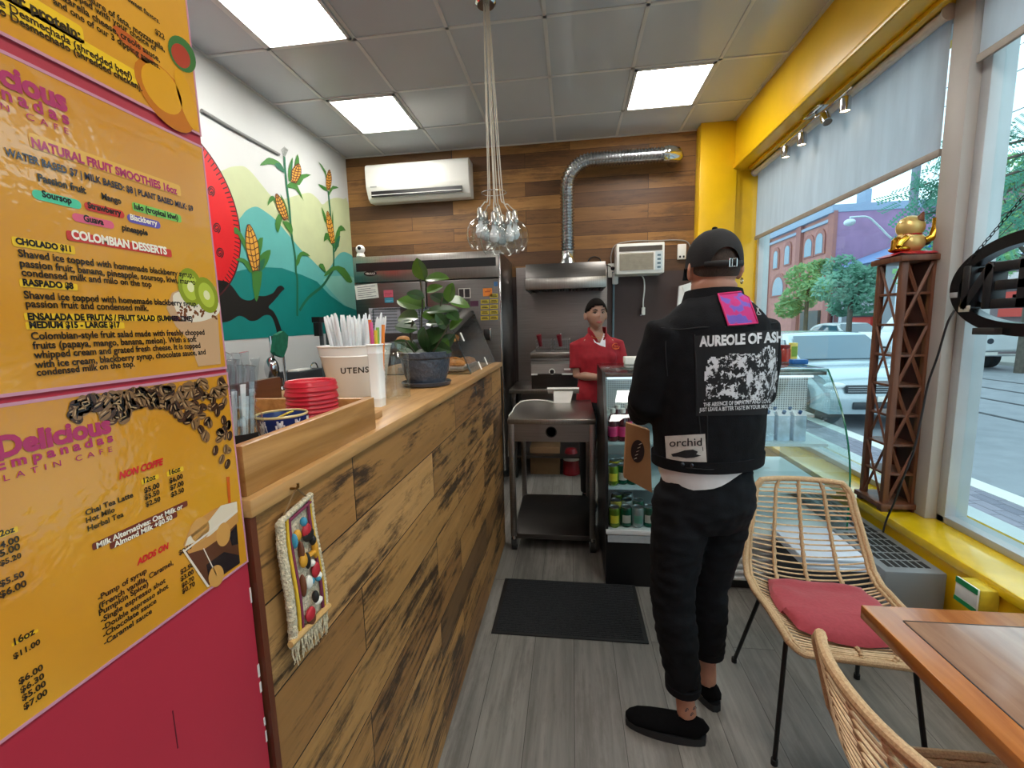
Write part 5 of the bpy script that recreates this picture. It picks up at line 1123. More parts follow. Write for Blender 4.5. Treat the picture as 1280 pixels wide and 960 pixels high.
# packs seen through the right half of the case
random.seed(31)
for i in range(5):
    for j in range(2):
        p = Vector((.95 + .085 * i, 2.70 + .12 * j, shelf_z[1])); b = MB(); b.box((p.x - .033, p.y - .03, p.z), (p.x + .033, p.y + .03, p.z + .15), .004); b.mi = 1; b.prism([(p.y - .03, p.z + .15), (p.y + .03, p.z + .15), (p.y, p.z + .175)], 0, p.x - .033, p.x + .033); b.mi = 2; b.cyl((p.x, p.y - .012, p.z + .16), (p.x, p.y - .024, p.z + .176), .01, seg=10)
        b.build('drink_carton', [pm('ice_blue_carton', '#a8c7dd', .4, 0, .2, 25), pm('white_gable', '#dce6ee', .4), pm('navy_cap', '#1f4a7d', .4)], loc=p, label='pale blue drink carton with navy cap in the cooler\'s %s carton row' % ('front' if j == 0 else 'back'), cat='carton', group='pale blue cartons in the ' + ('front row' if j == 0 else 'back row'))
# things on top of the case
def top(x, y): return px(x, y, 2, kz1 + .006)
p = top(978, 452); t = thing('sauce_jar', 'small red jar on the cooler top beside the capped person\'s elbow', 'jar', p)
MB().lathe([(.04, 0), (.044, .004), (.044, .075), (.036, .09), (0, .091)], p, 20).build('jar_body', pm('chili_red', '#a5382c', .25, 0, .2, 20), t); MB().lathe([(.038, .088), (.04, .09), (.04, .112), (0, .113)], p, 20).build('lid', pm('dark_red_lid', '#7a1f1d', .4), t)
p = top(990.5, 449); b = MB(); b.box((p.x - .022, p.y - .022, p.z), (p.x + .022, p.y + .022, p.z + .115), .004); b.mi = 1; b.box((p.x - .018, p.y - .0235, p.z + .02), (p.x + .018, p.y - .0215, p.z + .09)); b.build('snack_packet', [pm('yellow_packet', '#d8cf6a', .4, 0, .15, 20), pm('green_packet_print', '#7aa03c', .4)], loc=p, label='yellow and green snack packet standing on the cooler top', cat='packet')
p = top(999, 455); MB().box((p.x - .05, p.y - .03, p.z), (p.x + .04, p.y + .03, p.z + .03), .006).build('blue_dish', pm('cobalt_plastic', '#2a6bb5', .3), loc=p, label='low cobalt blue dish on the cooler top', cat='dish')
p = top(795, 456); MB().box((p.x - .07, p.y + .02, p.z), (p.x + .05, p.y + .14, p.z + .05), .006).build('napkin_box', M_whitep, loc=p, label='white box on the cooler top in front of the red shirted person', cat='box')
p = top(803, 456); b = MB(); b.box((p.x + .03, p.y + .04, p.z), (p.x + .12, p.y + .12, p.z + .10), .006); b.build('wicker_cup', pm('wicker_tan', '#9a7a55', .8, 0, .3, 60, bump=.4), loc=p, label='tan wicker cup on the cooler top near the capped person\'s shoulder', cat='cup')
# ------------------------------------------------------------------ window side
# roller blinds
def fabric(name, col, tr):
    m, nt, out = newmat(name); d = N(nt, 'BsdfDiffuse'); t = N(nt, 'BsdfTranslucent'); mx = N(nt, 'MixShader'); mx.inputs[0].default_value = tr
    v = coords(nt, (1, 6, 1)); n = N(nt, 'TexNoise', Scale=2.5, Detail=4); nt.links.new(v, n.inputs['Vector']); c = lin(col)
    r = ramp(nt, [(.3, shade(c, .93)), (.7, shade(c, 1.04))], n.outputs['Fac'])
    for q in (d, t): nt.links.new(r.outputs[0], q.inputs[0])
    nt.links.new(d.outputs[0], mx.inputs[1]); nt.links.new(t.outputs[0], mx.inputs[2]); nt.links.new(mx.outputs[0], out.inputs[0]); return m
M_blind = fabric('grey_screen_fabric', '#e4e8ec', .72); M_bar = pm('taupe_blind_bar', '#9b9288', .5); M_roll = pm('white_roller_tube', '#d6d4cf', .4)
BX = 1.775
def blind(y0, y1, zbot, label):
    t = thing('roller_blind', label, 'blind', (BX, (y0 + y1) / 2, ZB))
    MB().box((BX, y0, zbot), (BX + .0015, y1, ZB - .03)).build('fabric', M_blind, t, smooth=False)
    MB().tube([(BX - .022, y0 - .01, ZB - .035), (BX - .022, y1 + .01, ZB - .035)], .026, 18).build('roller_tube', M_roll, t)
    MB().box((BX - .008, y0 - .004, zbot - .03), (BX + .008, y1 + .004, zbot + .004), .003).build('bottom_bar', M_bar, t)
    for y in (y0 - .016, y1 + .012): MB().lathe([(0, 0), (.036, 0), (.036, .006), (0, .006)], (0, 0, 0), 20, M=Matrix.Translation((BX - .022, y + .006, ZB - .035)) @ Matrix.Rotation(math.pi / 2, 4, 'X')).build('end_bracket', M_roll, t)
z1 = px(1080, 232, 0, BX).z
blind(2.53, 4.72, z1, 'half lowered grey roller blind over the window behind the wooden tower')
blind(.14, 2.36, px(1255, 49, 0, BX).z, 'mostly raised grey roller blind over the window with the hanging oval sign')

# track spot lamp under the yellow beam
TX = 1.685
P_ = lambda x, y: px(x, y, 0, TX)
a, c = P_(988, 173), P_(1066, 101); rz = ZB - .055
t = thing('track_light', 'chrome track light with four small spot heads under the yellow beam', 'track light', (TX, (a.y + c.y) / 2, ZB))
ya, yb_ = P_(978, 178).y, P_(1062, 112).y
MB().tube([(TX, yb_ - .03, rz), (TX, ya + .02, rz)], .008, 10).build('rail', M_chrome, t)
m = P_(1021, 137); b = MB(); b.box((TX - .04, m.y - .11, ZB - .03), (TX + .04, m.y + .11, ZB - .0005), .008); b.cyl((TX, m.y, ZB - .06), (TX, m.y, ZB - .028), .01, seg=10); b.build('mounting_plate', M_chrome, t)
for i, (x, y) in enumerate(((983, 179), (1003, 167), (1028, 150), (1057, 129))):
    p = P_(x, y); p.z = rz - .075; tilt = -.6 if i == 2 else .0
    R = Matrix.Translation((TX, p.y, rz)) @ Matrix.Rotation(tilt, 4, 'X')
    b = MB(); b.lathe([(.009, -.03), (.026, -.032), (.03, -.05), (.03, -.115), (.027, -.115), (.025, -.108), (0, -.106)], (0, 0, 0), 22, M=R, close=False); b.cyl((0, 0, -.03), (0, 0, 0), .006, seg=8, M=R); h = b.build('spot_head', M_chrome, t)
    MB().lathe([(.0, -.1075), (.0245, -.1085), (.0, -.1145)], (0, 0, 0), 18, M=R, close=False).build('bulb', emit('warm_spot_bulb', '#ffe2b0', SPOT) if i != 2 else pm('unlit_bulb', '#6f6a62', .3), h)

# pendant cluster
PY = 2.72
cen = px(619, 290, 1, PY); anc = Vector((px(607, 0, 2, ZC).x, 2.78, ZC))
t = thing('pendant_lamp', 'cluster pendant of clear glass globes on seven bunched white cords', 'pendant lamp', anc)
MB().lathe([(.0, -.03), (.05, -.03), (.06, -.02), (.06, 0)], anc, 24).build('ceiling_canopy', M_chrome, t)
M_globe = glass('clear_globe_glass', '#f9fbfb', 1.6, .03); M_cord = pm('white_fabric_cord', '#cfc8b8', .7); M_bulb = pm('frosted_bulb', '#dfe3e6', .25, 0, .03, 6); M_sock = pm('silver_socket', '#c3c2bd', .25, .9)
G = [(601, 293, -.06), (607, 296, .10), (618, 299, -.11), (628, 301, .03), (637, 298, -.07), (644, 295, .08), (622, 290, .14)]
zring = px(618, 241, 1, PY).z
gl = []
for i, (x, y, d) in enumerate(G):
    c = px(x, y, 1, PY + d); k = (PY + d) / 555; rr = 17.0 * PY / 555
    b = MB(); b.lathe([(rr * .62, -rr * 1.02), (rr * .8, -rr * .8), (rr * .97, -rr * .35), (rr, .05 * rr), (rr * .93, rr * .45), (rr * .72, rr * .8), (rr * .42, rr * 1.02), (rr * .26, rr * 1.12)], c, 30, close=False); g = b.build('globe', M_globe, t)
    MB().lathe([(0, -rr * .28), (rr * .22, -rr * .2), (rr * .36, .08 * rr), (rr * .3, rr * .42), (rr * .16, rr * .7), (rr * .16, rr * .95)], c, 20).build('bulb', M_bulb, g)
    MB().lathe([(rr * .27, rr * .92), (rr * .28, rr * 1.12), (rr * .22, rr * 1.2), (rr * .2, rr * 1.75), (rr * .08, rr * 1.85), (0, rr * 1.86)], c, 16).build('socket', M_sock, g)
    rgp = Vector((lerp(cen.x, c.x, .42), lerp(PY, PY + d, .4), zring)); ap = anc + Vector(((c.x - cen.x) * .14, d * .12, -.028))
    MB().tube(spline([c + Vector((0, 0, rr * 1.8)), lerp(c, rgp, .55) + Vector((0, 0, .05)), rgp, lerp(rgp, ap, .5), ap], 5), .0035, 7).build('cord', M_cord, g)
MB().tube([Vector((cen.x + .075 * math.cos(q), PY + .06 * math.sin(q), zring)) for q in [i / 24 * 2 * math.pi for i in range(24)]], .0025, 6, close=True).build('cord_ring', M_chrome, t)

# carved wooden tower shelf on the sill -----------------------------------------------
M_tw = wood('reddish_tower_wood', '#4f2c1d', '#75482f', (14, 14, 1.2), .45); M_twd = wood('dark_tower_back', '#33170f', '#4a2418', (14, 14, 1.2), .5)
tx0, tx1, ty0, ty1, tz0, tz1 = 1.612, 1.775, 2.462, 2.652, ZS, 1.79
t = thing('wooden_tower_shelf', 'tall narrow wooden tower shelf with crossed lattice sides on the yellow sill', 'shelf', ((tx0 + tx1) / 2, (ty0 + ty1) / 2, ZS))
b = MB(); b.box((tx0 - .018, ty0 - .018, tz0 + .018), (tx1 + .012, ty1 + .018, tz0 + .045), .004); b.build('base_board', M_tw, t)
for x in (tx0 - .008, tx1 - .025):
    for y in (ty0 - .008, ty1 - .03): MB().box((x, y, tz0), (x + .035, y + .038, tz0 + .018), .003).build('foot', M_tw, t)
MB().box((tx0 - .02, ty0 - .02, tz1 - .028), (tx1 + .015, ty1 + .02, tz1), .004).build('top_board', M_tw, t)
for x in (tx0, tx1 - .028):
    for y in (ty0, ty1 - .028): MB().box((x, y, tz0 + .045), (x + .028, y + .028, tz1 - .028), .002).build('corner_post', M_tw, t)
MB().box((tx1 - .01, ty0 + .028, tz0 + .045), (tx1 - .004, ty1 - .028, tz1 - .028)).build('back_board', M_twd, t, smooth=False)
H_ = (tz1 - .028 - tz0 - .045) / 8
for k in range(1, 8): z = tz0 + .045 + H_ * k; MB().box((tx0 + .004, ty0 + .004, z - .006), (tx1 - .012, ty1 - .004, z + .006), .001).build('shelf_board', M_tw, t)
for face in (0, 1):
    for k in range(4):
        z0, z1 = tz0 + .045 + H_ * 2 * k, tz0 + .045 + H_ * 2 * (k + 1); b = MB()
        for s in (0, 1):
            if face == 0: A, B = Vector(((tx0 + .022, tx1 - .022)[s], ty0 + .006 + .004 * s, z0)), Vector(((tx1 - .022, tx0 + .022)[s], ty0 + .006 + .004 * s, z1))
            else: A, B = Vector((tx0 + .006 + .004 * s, (ty0 + .022, ty1 - .022)[s], z0)), Vector((tx0 + .006 + .004 * s, (ty1 - .022, ty0 + .022)[s], z1))
            b.tube([A, B], .0095, 4, flat=.006, up=(0, 1, 0) if face == 0 else (1, 0, 0))
        b.build('lattice_cross', M_tw, t, smooth=False)
# cushion and lucky cat ------------------------------------------------------------------
tcx, tcy = (tx0 + tx1) / 2, (ty0 + ty1) / 2
b = MB(); b.grid(lambda u, v: Vector((tcx + (u - .5) * .2, tcy + (v - .5) * .2, tz1 + .006 + .022 * (1 - (2 * u - 1) ** 4) * (1 - (2 * v - 1) ** 4) + .008 * (abs(2 * u - 1) * abs(2 * v - 1)) ** 3)), 14, 14); b.grid(lambda u, v: Vector((tcx + (v - .5) * .2, tcy + (u - .5) * .2, tz1 + .002)), 2, 2)
b.build('red_cushion', pm('red_satin', '#b01428', .35, 0, .08, 12), loc=(tcx, tcy, tz1), label='small red satin cushion on top of the wooden tower under the gold cat', cat='cushion')
M_gold = pm('gold_lacquer', '#c99a35', .22, 1, .1, 9); M_goldp = pm('pale_gold_lacquer', '#dcbf78', .35, .45, .06, 9)
cz = tz1 + .026; o = Vector((tcx - .005, tcy - .01, cz))
t = thing('lucky_cat_figurine', 'gold lucky cat figurine with a raised paw on the red cushion atop the tower', 'figurine', o)
b = MB(); b.ell(o + Vector((.004, 0, .036)), (.052, .046, .042)); b.ell(o + Vector((-.004, 0, .056)), (.042, .04, .034)); b.build('body', M_goldp, t)
b = MB(); b.ell(o + Vector((-.006, -.004, .096)), (.049, .045, .046), M=Matrix.Translation(o + Vector((0, 0, .088))) @ Matrix.Rotation(.25, 4, 'Y') @ Matrix.Translation(-o - Vector((0, 0, .088)))); hd_ = b.build('head', M_goldp, t)
for s in (-1, 1): MB().cyl(o + Vector((.008, s * .026 - .004, .118)), o + Vector((.018, s * .032 - .004, .150)), .018, .003, 12).build('ear', [pm('brown_ear', '#6f4328', .4)], hd_)
MB().tube([o + Vector((.036, -.03, .04)), o + Vector((.060, -.036, .050)), o + Vector((.070, -.036, .090)), o + Vector((.074, -.036, .122))], [.014, .017, .016, .019], 14).build('raised_paw', M_gold, t)
b = MB(); b.tube([o + Vector((-.03, -.03, .055)), o + Vector((-.052, -.03, .035)), o + Vector((-.058, -.03, .02))], .012, 10); b.lathe([(.0, 0), (.022, .0), (.02, .04), (.012, .05), (0, .05)], o + Vector((-.045, 0, .01)), 14); b.ell(o + Vector((-.035, -.02, .012)), (.03, .016, .012)); b.ell(o + Vector((-.035, .02, .012)), (.03, .016, .012)); b.build('front_ornaments', M_gold, t)
MB().tube([o + Vector((.036 * math.cos(q) - .002, .036 * math.sin(q), .066)) for q in [i / 24 * 2 * math.pi for i in range(24)]], .005, 8, close=True).build('collar', pm('red_collar', '#a5201f', .4), t)
MB().ell(o + Vector((.045, -.022, .038)), (.02, .012, .018)).build('dark_socket', M_black, t)

cat_root = bpy.data.objects.get('lucky_cat_figurine'); cat_root.scale = (1.22, 1.22, 1.22)
# hanging oval sign seen from inside ------------------------------------------------------
SX = 1.72
A = px(1187, 362, 0, SX); cy_, cz_ = A.y - .36, A.z - .0; ra, rb = .36, .205
t = thing('open_sign', 'black oval OPEN sign hanging in the right window, seen from behind', 'sign', (SX, cy_, cz_))
def ov(k, q, x=SX): return Vector((x, cy_ + ra * k * math.cos(q), cz_ + rb * (1 - (1 - k) * ra / rb) * math.sin(q)))
b = MB(); n = 72
def ring(u, v):
    q = u * 2 * math.pi; prof = [(1.0, 0), (1.0, .045), (.86, .045), (.86, .0), (1.0, 0)]; k, d = prof[round(v * 4)]; return ov(k, q, SX + d)
b.grid(ring, n, 4); b.build('oval_rim', pm('black_gloss_plastic', '#0e0f11', .25), t, ang=30)
M_let = pm('black_letter_shell', '#1a1b1f', .35)
def strokes(yc, segs, w=.030):
    b = MB()
    for (a0, z0, a1, z1) in segs:
        d = Vector((a1 - a0, z1 - z0)); L_ = d.length; d.normalize(); n = Vector((-d.y, d.x)) * w / 2; e = d * w * .5
        b.prism([(yc + a0 - e.x + n.x, cz_ + z0 - e.y + n.y), (yc + a0 - e.x - n.x, cz_ + z0 - e.y - n.y), (yc + a1 + e.x - n.x, cz_ + z1 + e.y - n.y), (yc + a1 + e.x + n.x, cz_ + z1 + e.y + n.y)], 0, SX - .004, SX + .055, bev=.004)
    return b
h2 = .074; W2_ = .052
strokes(cy_ + .222, [(W2_, -h2, W2_, h2), (-W2_, -h2, -W2_, h2), (-W2_, h2, W2_, -h2)], .040).build('letter_n', M_let, t)
strokes(cy_ + .075, [(-W2_, -h2, -W2_, h2), (-W2_, h2, W2_, h2), (-W2_, 0, W2_ * .8, 0), (-W2_, -h2, W2_, -h2)], .040).build('letter_e', M_let, t)
strokes(cy_ - .075, [(-W2_, -h2, -W2_, h2), (-W2_, h2, W2_, h2), (W2_, h2, W2_, .0), (-W2_, 0, W2_, 0)], .040).build('letter_p', M_let, t)
strokes(cy_ - .222, [(-W2_, -h2, -W2_, h2), (W2_, -h2, W2_, h2), (-W2_, h2, W2_, h2), (-W2_, -h2, W2_, -h2)], .040).build('letter_o', M_let, t)
for z in (-h2 * 1.0, h2 * 1.0): MB().box((SX + .028, cy_ - ra * .84, cz_ + z - .010), (SX + .036, cy_ + ra * .84, cz_ + z + .010)).build('cross_bar', M_black, t, smooth=False)
for (x, y, w, h, nm, col) in ((1191, 369, .02, .012, 'small_label', '#9a9da0'), (1204, 386, .026, .014, 'rating_label', '#b5b0a2'), (1237, 414, .05, .014, 'power_box', '#2b2725')):
    p = px(x, y, 0, SX - .004); MB().box((SX - (.03 if nm == 'power_box' else .004), p.y - w, p.z - h), (SX + .004, p.y + w, p.z + h), .002).build(nm, pm(nm + '_plastic', col, .5), t)
p0 = ov(.95, .62); p1 = px(1266, 262, 0, SX); dr = (p1 - Vector((SX, p0.y, p0.z))).normalized(); top_ = Vector((SX, p0.y, p0.z)) + dr * min((ZB - .06 - p0.z) / max(.05, dr.z), (cy_ + .01 - p0.y) / min(-.05, dr.y)); b = MB()
for s in (0, 1):
    yy = p0.y if s == 0 else 2 * cy_ - p0.y; ty = top_.y if s == 0 else 2 * cy_ - top_.y; L_ = Vector((0, ty - yy, top_.z - p0.z)); nlk = int(L_.length / .022)
    for k in range(nlk):
        c = Vector((SX, yy, p0.z)) + L_ * ((k + .5) / nlk); u = L_.normalized(); v = Vector((1, 0, 0)) if k % 2 else u.cross(Vector((1, 0, 0))).normalized()
        b.tube([c + u * (.014 * math.cos(q)) + v * (.006 * math.sin(q)) for q in [i / 8 * 2 * math.pi for i in range(8)]], .002, 4, close=True)
b.build('hanging_chain', M_black, t)
pts = [px(1193, 388, 0, SX), px(1184, 405, 0, 1.70), px(1172, 445, 0, 1.69), px(1160, 480, 0, 1.68), px(1152, 520, 0, 1.66), px(1143, 560, 0, 1.63), px(1128, 600, 0, 1.60), px(1118, 628, 0, 1.588), px(1108, 650, 0, 1.58), Vector((1.56, 2.36, .41)), ]
MB().tube(spline(pts, 6), .0045, 7).build('power_cable', M_black, t)

# convector heater under the sill ---------------------------------------------------------------
hx0, hx1, hy0, hy1, hz = 1.345, 1.588, 2.0, 3.4, .40
t = thing('convector_heater', 'grey floor convector heater with slotted top under the yellow sill', 'heater', ((hx0 + hx1) / 2, 2.7, 0))
M_hg = pm('grey_enamel_sheet', '#7b8185', .4, .1, .05, 8)
MB().box((hx0, hy0, .0), (hx1, 2.405, hz), .008).build('casing', M_hg, t); MB().box((1.445, 2.405, .0), (hx1, hy1, hz), .004).build('rear_casing', M_hg, t)
b = MB()
for r in range(16):
    y = hy0 + .04 + r * .068
    x_ = hx0 + .035 if y + .06 < 2.40 else 1.46
    for s in range(6):
        if hx0 + .035 + s * .030 >= x_: b.box((hx0 + .035 + s * .030, y, hz - .001), (hx0 + .056 + s * .030, y + .056, hz + .0012))
b.build('slotted_grille', pm('black_slots', '#0b0b0c', .7), t, smooth=False)
b = MB(); b.box((hx0 - .004, hy0 + .02, .06), (hx0, 2.39, hz - .03), .001); b.build('front_door', M_hg, t)
MB().box((hx0 - .012, hy0 + .1, hz - .075), (hx0 - .003, hy0 + .16, hz - .06), .002).build('latch', M_black, t)
# low dark box with folded white cloths in front of the heater
t = thing('floor_crate', 'dark low crate on the floor between rattan chair and heater', 'crate', (1.2, 2.25, 0))
zc_ = .36
MB().box((1.06, 2.06, 0), (1.325, 2.40, zc_), .008).build('crate_body', pm('dark_blue_crate', '#20262e', .5), t); MB().box((1.12, 2.054, .24), (1.26, 2.062, .28), .004).build('handle_grip', M_black, t)
for k in range(3): MB().box((1.05 - .004 * k, 2.05 + .005 * k, zc_ + .018 * k), (1.33 - .003 * k, 2.41 - .004 * k, zc_ + .018 * k + .017), .007).build('folded_cloth', pm('pale_blue_cloth', '#c3cfdd', .8, 0, .04, 20), loc=(1.19, 2.23, zc_ + .018 * k), label='%s folded pale cloth of the stack on the dark crate beside the heater' % ('lowest', 'middle', 'topmost')[k], cat='cloth', group='folded cloths on the crate')
# yellow-green dispenser box
p0 = px(1199, 725, 0, 1.57); c = px(1218, 742, 0, 1.56)
t = thing('sponge_box', 'yellow box with green and white label fixed under the sill', 'box', (1.6, c.y, c.z))
b = MB(); b.box((1.535, c.y - .055, c.z - .055), (1.606, c.y + .045, c.z + .045), .01); b.build('box_body', pm('yellow_sponge_plastic', '#c9b02a', .5, 0, .12, 30), t)
b = MB(); b.box((1.529, c.y - .05, c.z - .053), (1.537, c.y + .048, c.z + .045), .002); b.build('label_card', pm('white_card', '#d8dad6', .5), t)
for za, zb2 in ((.022, .045), (-.053, -.035)): MB().box((1.5275, c.y - .05, c.z + za), (1.5295, c.y + .048, c.z + zb2)).build('green_band', pm('green_band', '#138049', .5), t, smooth=False)

# ------------------------------------------------------------------ rattan chairs
M_rat = wood('honey_rattan', '#c0a078', '#e2c9a2', (20, 20, 20), .5); M_ratd = wood('wrapped_rattan', '#a98862', '#d2b48a', (90, 90, 90), .55); M_leg = pm('black_powder_coat', '#121213', .4, .2)
# profile of the shell (chair local: back towards +y), s from the front edge to the top of the back
PR = [(0, -.255, .435, .16), (.10, -.24, .452, .205), (.25, -.14, .437, .225), (.42, .0, .425, .235), (.55, .115, .432, .235), (.64, .185, .475, .228), (.74, .235, .575, .215), (.86, .275, .70, .192), (.95, .300, .785, .178), (1.0, .308, .822, .150)]
def prof(s):
    for a, b_ in zip(PR, PR[1:]):
        if s <= b_[0]: k = (s - a[0]) / (b_[0] - a[0]); k = k * k * (3 - 2 * k) * .3 + k * .7; return [lerp(a[i], b_[i], k) for i in (1, 2, 3)]
    return list(PR[-1][1:])
def shell(u, s):       # u -1..1 across
    y, z, w = prof(s); up = min(1, max(0, (s - .05) / .2)); side = .055 * abs(u) ** 2.2 * up * (1 - max(0, s - .7) * 1.6)
    back = max(0, (s - .5) / .5)
    return Vector((u * w, y - side * back * 1.1, z + side * (1 - back * .8)))
def rattan_chair(label, loc, rz):
    t = thing('rattan_chair', label, 'chair', loc, rz, 'rattan chairs at the wooden table')
    rim = [shell(-1, s / 30) for s in range(31)] + [shell(u / 6, 1) + Vector((0, .0, .006 * (1 - (u / 6) ** 2))) for u in range(-5, 6)] + [shell(1, 1 - s / 30) for s in range(31)] + [shell(-u / 6, 0) for u in range(-5, 6)]
    MB().tube(rim, .0115, 10, close=True).build('rim', M_ratd, t, local=True)
    b = MB()
    for k in range(1, 46):
        s = k / 46
        b.tube([shell(u / 8, s) + Vector((0, 0, -.001)) for u in range(-8, 9)], .0036, 6)
    b.build('cross_canes', M_rat, t, local=True)
    for u in (-.5, 0, .5, -.93, .93):
        b = MB(); pts = [shell(u, s / 60) + Vector((0, -.004 if s > 35 else 0, .003)) for s in range(0, 61)]
        b.tube(pts, [.0058 if k % 2 else .0092 for k in range(61)], 7); b.build('binding_rib', M_ratd, t, local=True)
    F = [(-.222, -.235), (.222, -.235), (-.236, .235), (.236, .235)]; Tp = [(-.185, -.17), (.185, -.17), (-.175, .12), (.175, .12)]
    b = MB(); b.tube([(-.185, -.17, .412), (.185, -.17, .412), (.175, .12, .405), (-.175, .12, .405)], .0075, 8, close=True); b.build('under_frame', M_leg, t, local=True)
    for (x, y), (a, c) in zip(F, Tp):
        lg = MB().tube([(a, c, .41), (x, y, .008)], .0078, 10).build('leg', M_leg, t, local=True)
        MB().cyl((x, y, 0), (x, y, .02), .011, seg=12).build('foot_cap', M_rubber, lg, local=True)
    return t
ch1 = rattan_chair('rattan chair with red seat cushion facing the wooden table, behind the capped person', (.915, 1.64, 0), math.radians(-5.5))
ch2 = dup(ch1, (.80, .80, 0), math.radians(90), 'rattan chair tucked against the left edge of the wooden table')
# red cushion on the far chair
M1 = WM[ch1]
def cu(u, v, top):
    a = 2 * u - 1; c = 2 * v - 1; x = a * .185 * (1 - .12 * (1 - v) * 0 + .0); y = -.045 + c * .175; s_ = (1 - abs(a) ** 3.2) * (1 - abs(c) ** 3.2); r = math.hypot(a, c)
    if r > 1: k = 1 / r * (1 + .22 * (r - 1) / .41); x, y = a * .185 * k, -.045 + c * .175 * k
    base = .432 + .052 * abs(x / .235) ** 2.2 + (.018 if y < -.1 else .0) + max(0, (y - .06)) * .35
    n = .006 * noise.noise(Vector((x * 14, y * 14, 1)))
    return Vector((x, y, base + .008 + ((.046 * s_ ** .6) + n * s_ if top else 0)))
b = MB(); b.grid(lambda u, v: M1 @ cu(u, v, True), 26, 26); b.grid(lambda u, v: M1 @ cu(v, u, False), 26, 26)
bmesh.ops.remove_doubles(b.bm, verts=b.bm.verts[:], dist=.0008)
b.build('seat_cushion', pm('dusty_red_cotton', '#a33a44', .85, 0, .07, 90, sheen=.2, bump=.1), loc=(.915, 1.6, .44), label='red cotton cushion lying on the seat of the far rattan chair', cat='cushion')

# wooden table -------------------------------------------------------------------------
ax0, ax1, ay0, ay1, az = .748, 1.545, .30, 1.19, .75
t = thing('wooden_table', 'orange brown wooden table with an inlaid black line, beside the rattan chairs', 'table', ((ax0 + ax1) / 2, (ay0 + ay1) / 2, 0))
M_tt = wood('varnished_table_panel', '#8f6a54', '#a78268', (12, 1, 12), .14, 1.0); M_te = wood('varnished_table_border', '#9c5a25', '#c07c3c', (12, 1, 12), .25, .4)
b = MB(); b.box((ax0, ay0, az - .038), (ax1, ay1, az), .004); b.build('border', M_te, t)
fr_ = .062
MB().box((ax0 + fr_, ay0 + fr_, az - .004), (ax1 - fr_, ay1 - fr_, az + .0006)).build('inlaid_panel', M_tt, t, smooth=False)
b = MB()
for a, c in (((ax0 + fr_ - .003, ay0 + fr_), (ax0 + fr_, ay1 - fr_)), ((ax1 - fr_, ay0 + fr_), (ax1 - fr_ + .003, ay1 - fr_)), ((ax0 + fr_, ay1 - fr_), (ax1 - fr_, ay1 - fr_ + .003)), ((ax0 + fr_, ay0 + fr_ - .003), (ax1 - fr_, ay0 + fr_))): b.box((a[0], a[1], az - .002), (c[0], c[1], az + .0009))
b.build('black_inlay_line', pm('ebony_line', '#1f120b', .3), t, smooth=False)
mx_, my_ = 1.22, .745
MB().cyl((mx_, my_, .03), (mx_, my_, az - .04), .035, seg=18).build('column', M_leg, t)
MB().lathe([(.2, 0), (.2, .012), (.06, .03), (.04, .04)], (mx_, my_, 0), 32).build('foot_plate', M_leg, t)

# door mat ------------------------------------------------------------------------------
c0, c1, c2, c3 = [px(x, y, 2, 0) for x, y in ((630, 723), (795, 733), (810, 806), (616, 792))]
mxa, mxb, mya, myb = (c0.x + c3.x) / 2, (c1.x + c2.x) / 2, (c3.y + c2.y) / 2, (c0.y + c1.y) / 2
t = thing('door_mat', 'black ribbed rubber backed mat on the grey plank floor in front of the trolley', 'mat', ((mxa + mxb) / 2, (mya + myb) / 2, 0))
MB().box((mxa, mya, .0), (mxb, myb, .007), .003).build('backing', M_rubber, t)
b = MB()
for k in range(34): y = lerp(mya + .02, myb - .02, k / 33); b.box((mxa + .02, y - .0045, .006), (mxb - .02, y + .0045, .0105), .002, seg=1)
b.build('ribbed_pile', pm('charcoal_pile', '#232427', .95, 0, .4, 150, bump=.6), t)
# ------------------------------------------------------------------ people
def head_bm(c, yaw, s=1.0, tilt=0.0, face=True, jaw=.36):
    """a head centred at c, looking along +y turned by yaw"""
    R = Matrix.Translation(c) @ Matrix.Rotation(yaw, 4, 'Z') @ Matrix.Rotation(tilt, 4, 'X'); t = bmesh.new(); bmesh.ops.create_uvsphere(t, u_segments=56, v_segments=40, radius=1)
    g = lambda d, x, z, sx, sz: math.exp(-((d.x - x) / sx) ** 2 - ((d.z - z) / sz) ** 2) if d.y > 0 else 0
    for v in t.verts:
        d = v.co.normalized(); p = Vector((d.x * .074, d.y * .094, d.z * .115))
        if d.z < 0: p.x *= 1 - jaw * (-d.z) ** 1.6
        if d.z < 0 and d.y < 0: p.y *= 1 - .42 * (-d.z) ** 1.2
        if d.z < 0 and d.y > 0: p.y += .012 * (-d.z) * d.y
        if face:
            p.y += -.010 * (g(d, .40, .12, .18, .12) + g(d, -.40, .12, .18, .12))       # eye sockets
            p.y += .020 * g(d, 0, -.10, .13, .10) + .012 * g(d, 0, .05, .09, .16)         # nose
            p.y += .006 * (g(d, .34, -.1, .2, .16) + g(d, -.34, -.1, .2, .16)) + .006 * g(d, 0, -.44, .22, .1) + .007 * g(d, 0, -.78, .24, .16) - .004 * g(d, 0, -.58, .2, .06)
            p.y += .004 * (g(d, .36, .28, .2, .06) + g(d, -.36, .28, .2, .06))
        v.co = R @ (p * s)
    for sd in (-1, 1):      # ears
        e = bmesh.new(); bmesh.ops.create_uvsphere(e, u_segments=14, v_segments=10, radius=1)
        for v in e.verts:
            q = v.co; v.co = R @ (Vector((sd * (.079 + .009 * q.x + .010 * max(0, -q.y)), -.008 + q.y * .019 - q.z * .004, -.008 + q.z * .034)) * s)
        me = bpy.data.meshes.new('t'); e.to_mesh(me); e.free(); t.from_mesh(me); bpy.data.meshes.remove(me)
    return t, R
def addbm(t, o):
    me = bpy.data.meshes.new('t'); o.to_mesh(me); o.free(); t.from_mesh(me); bpy.data.meshes.remove(me)
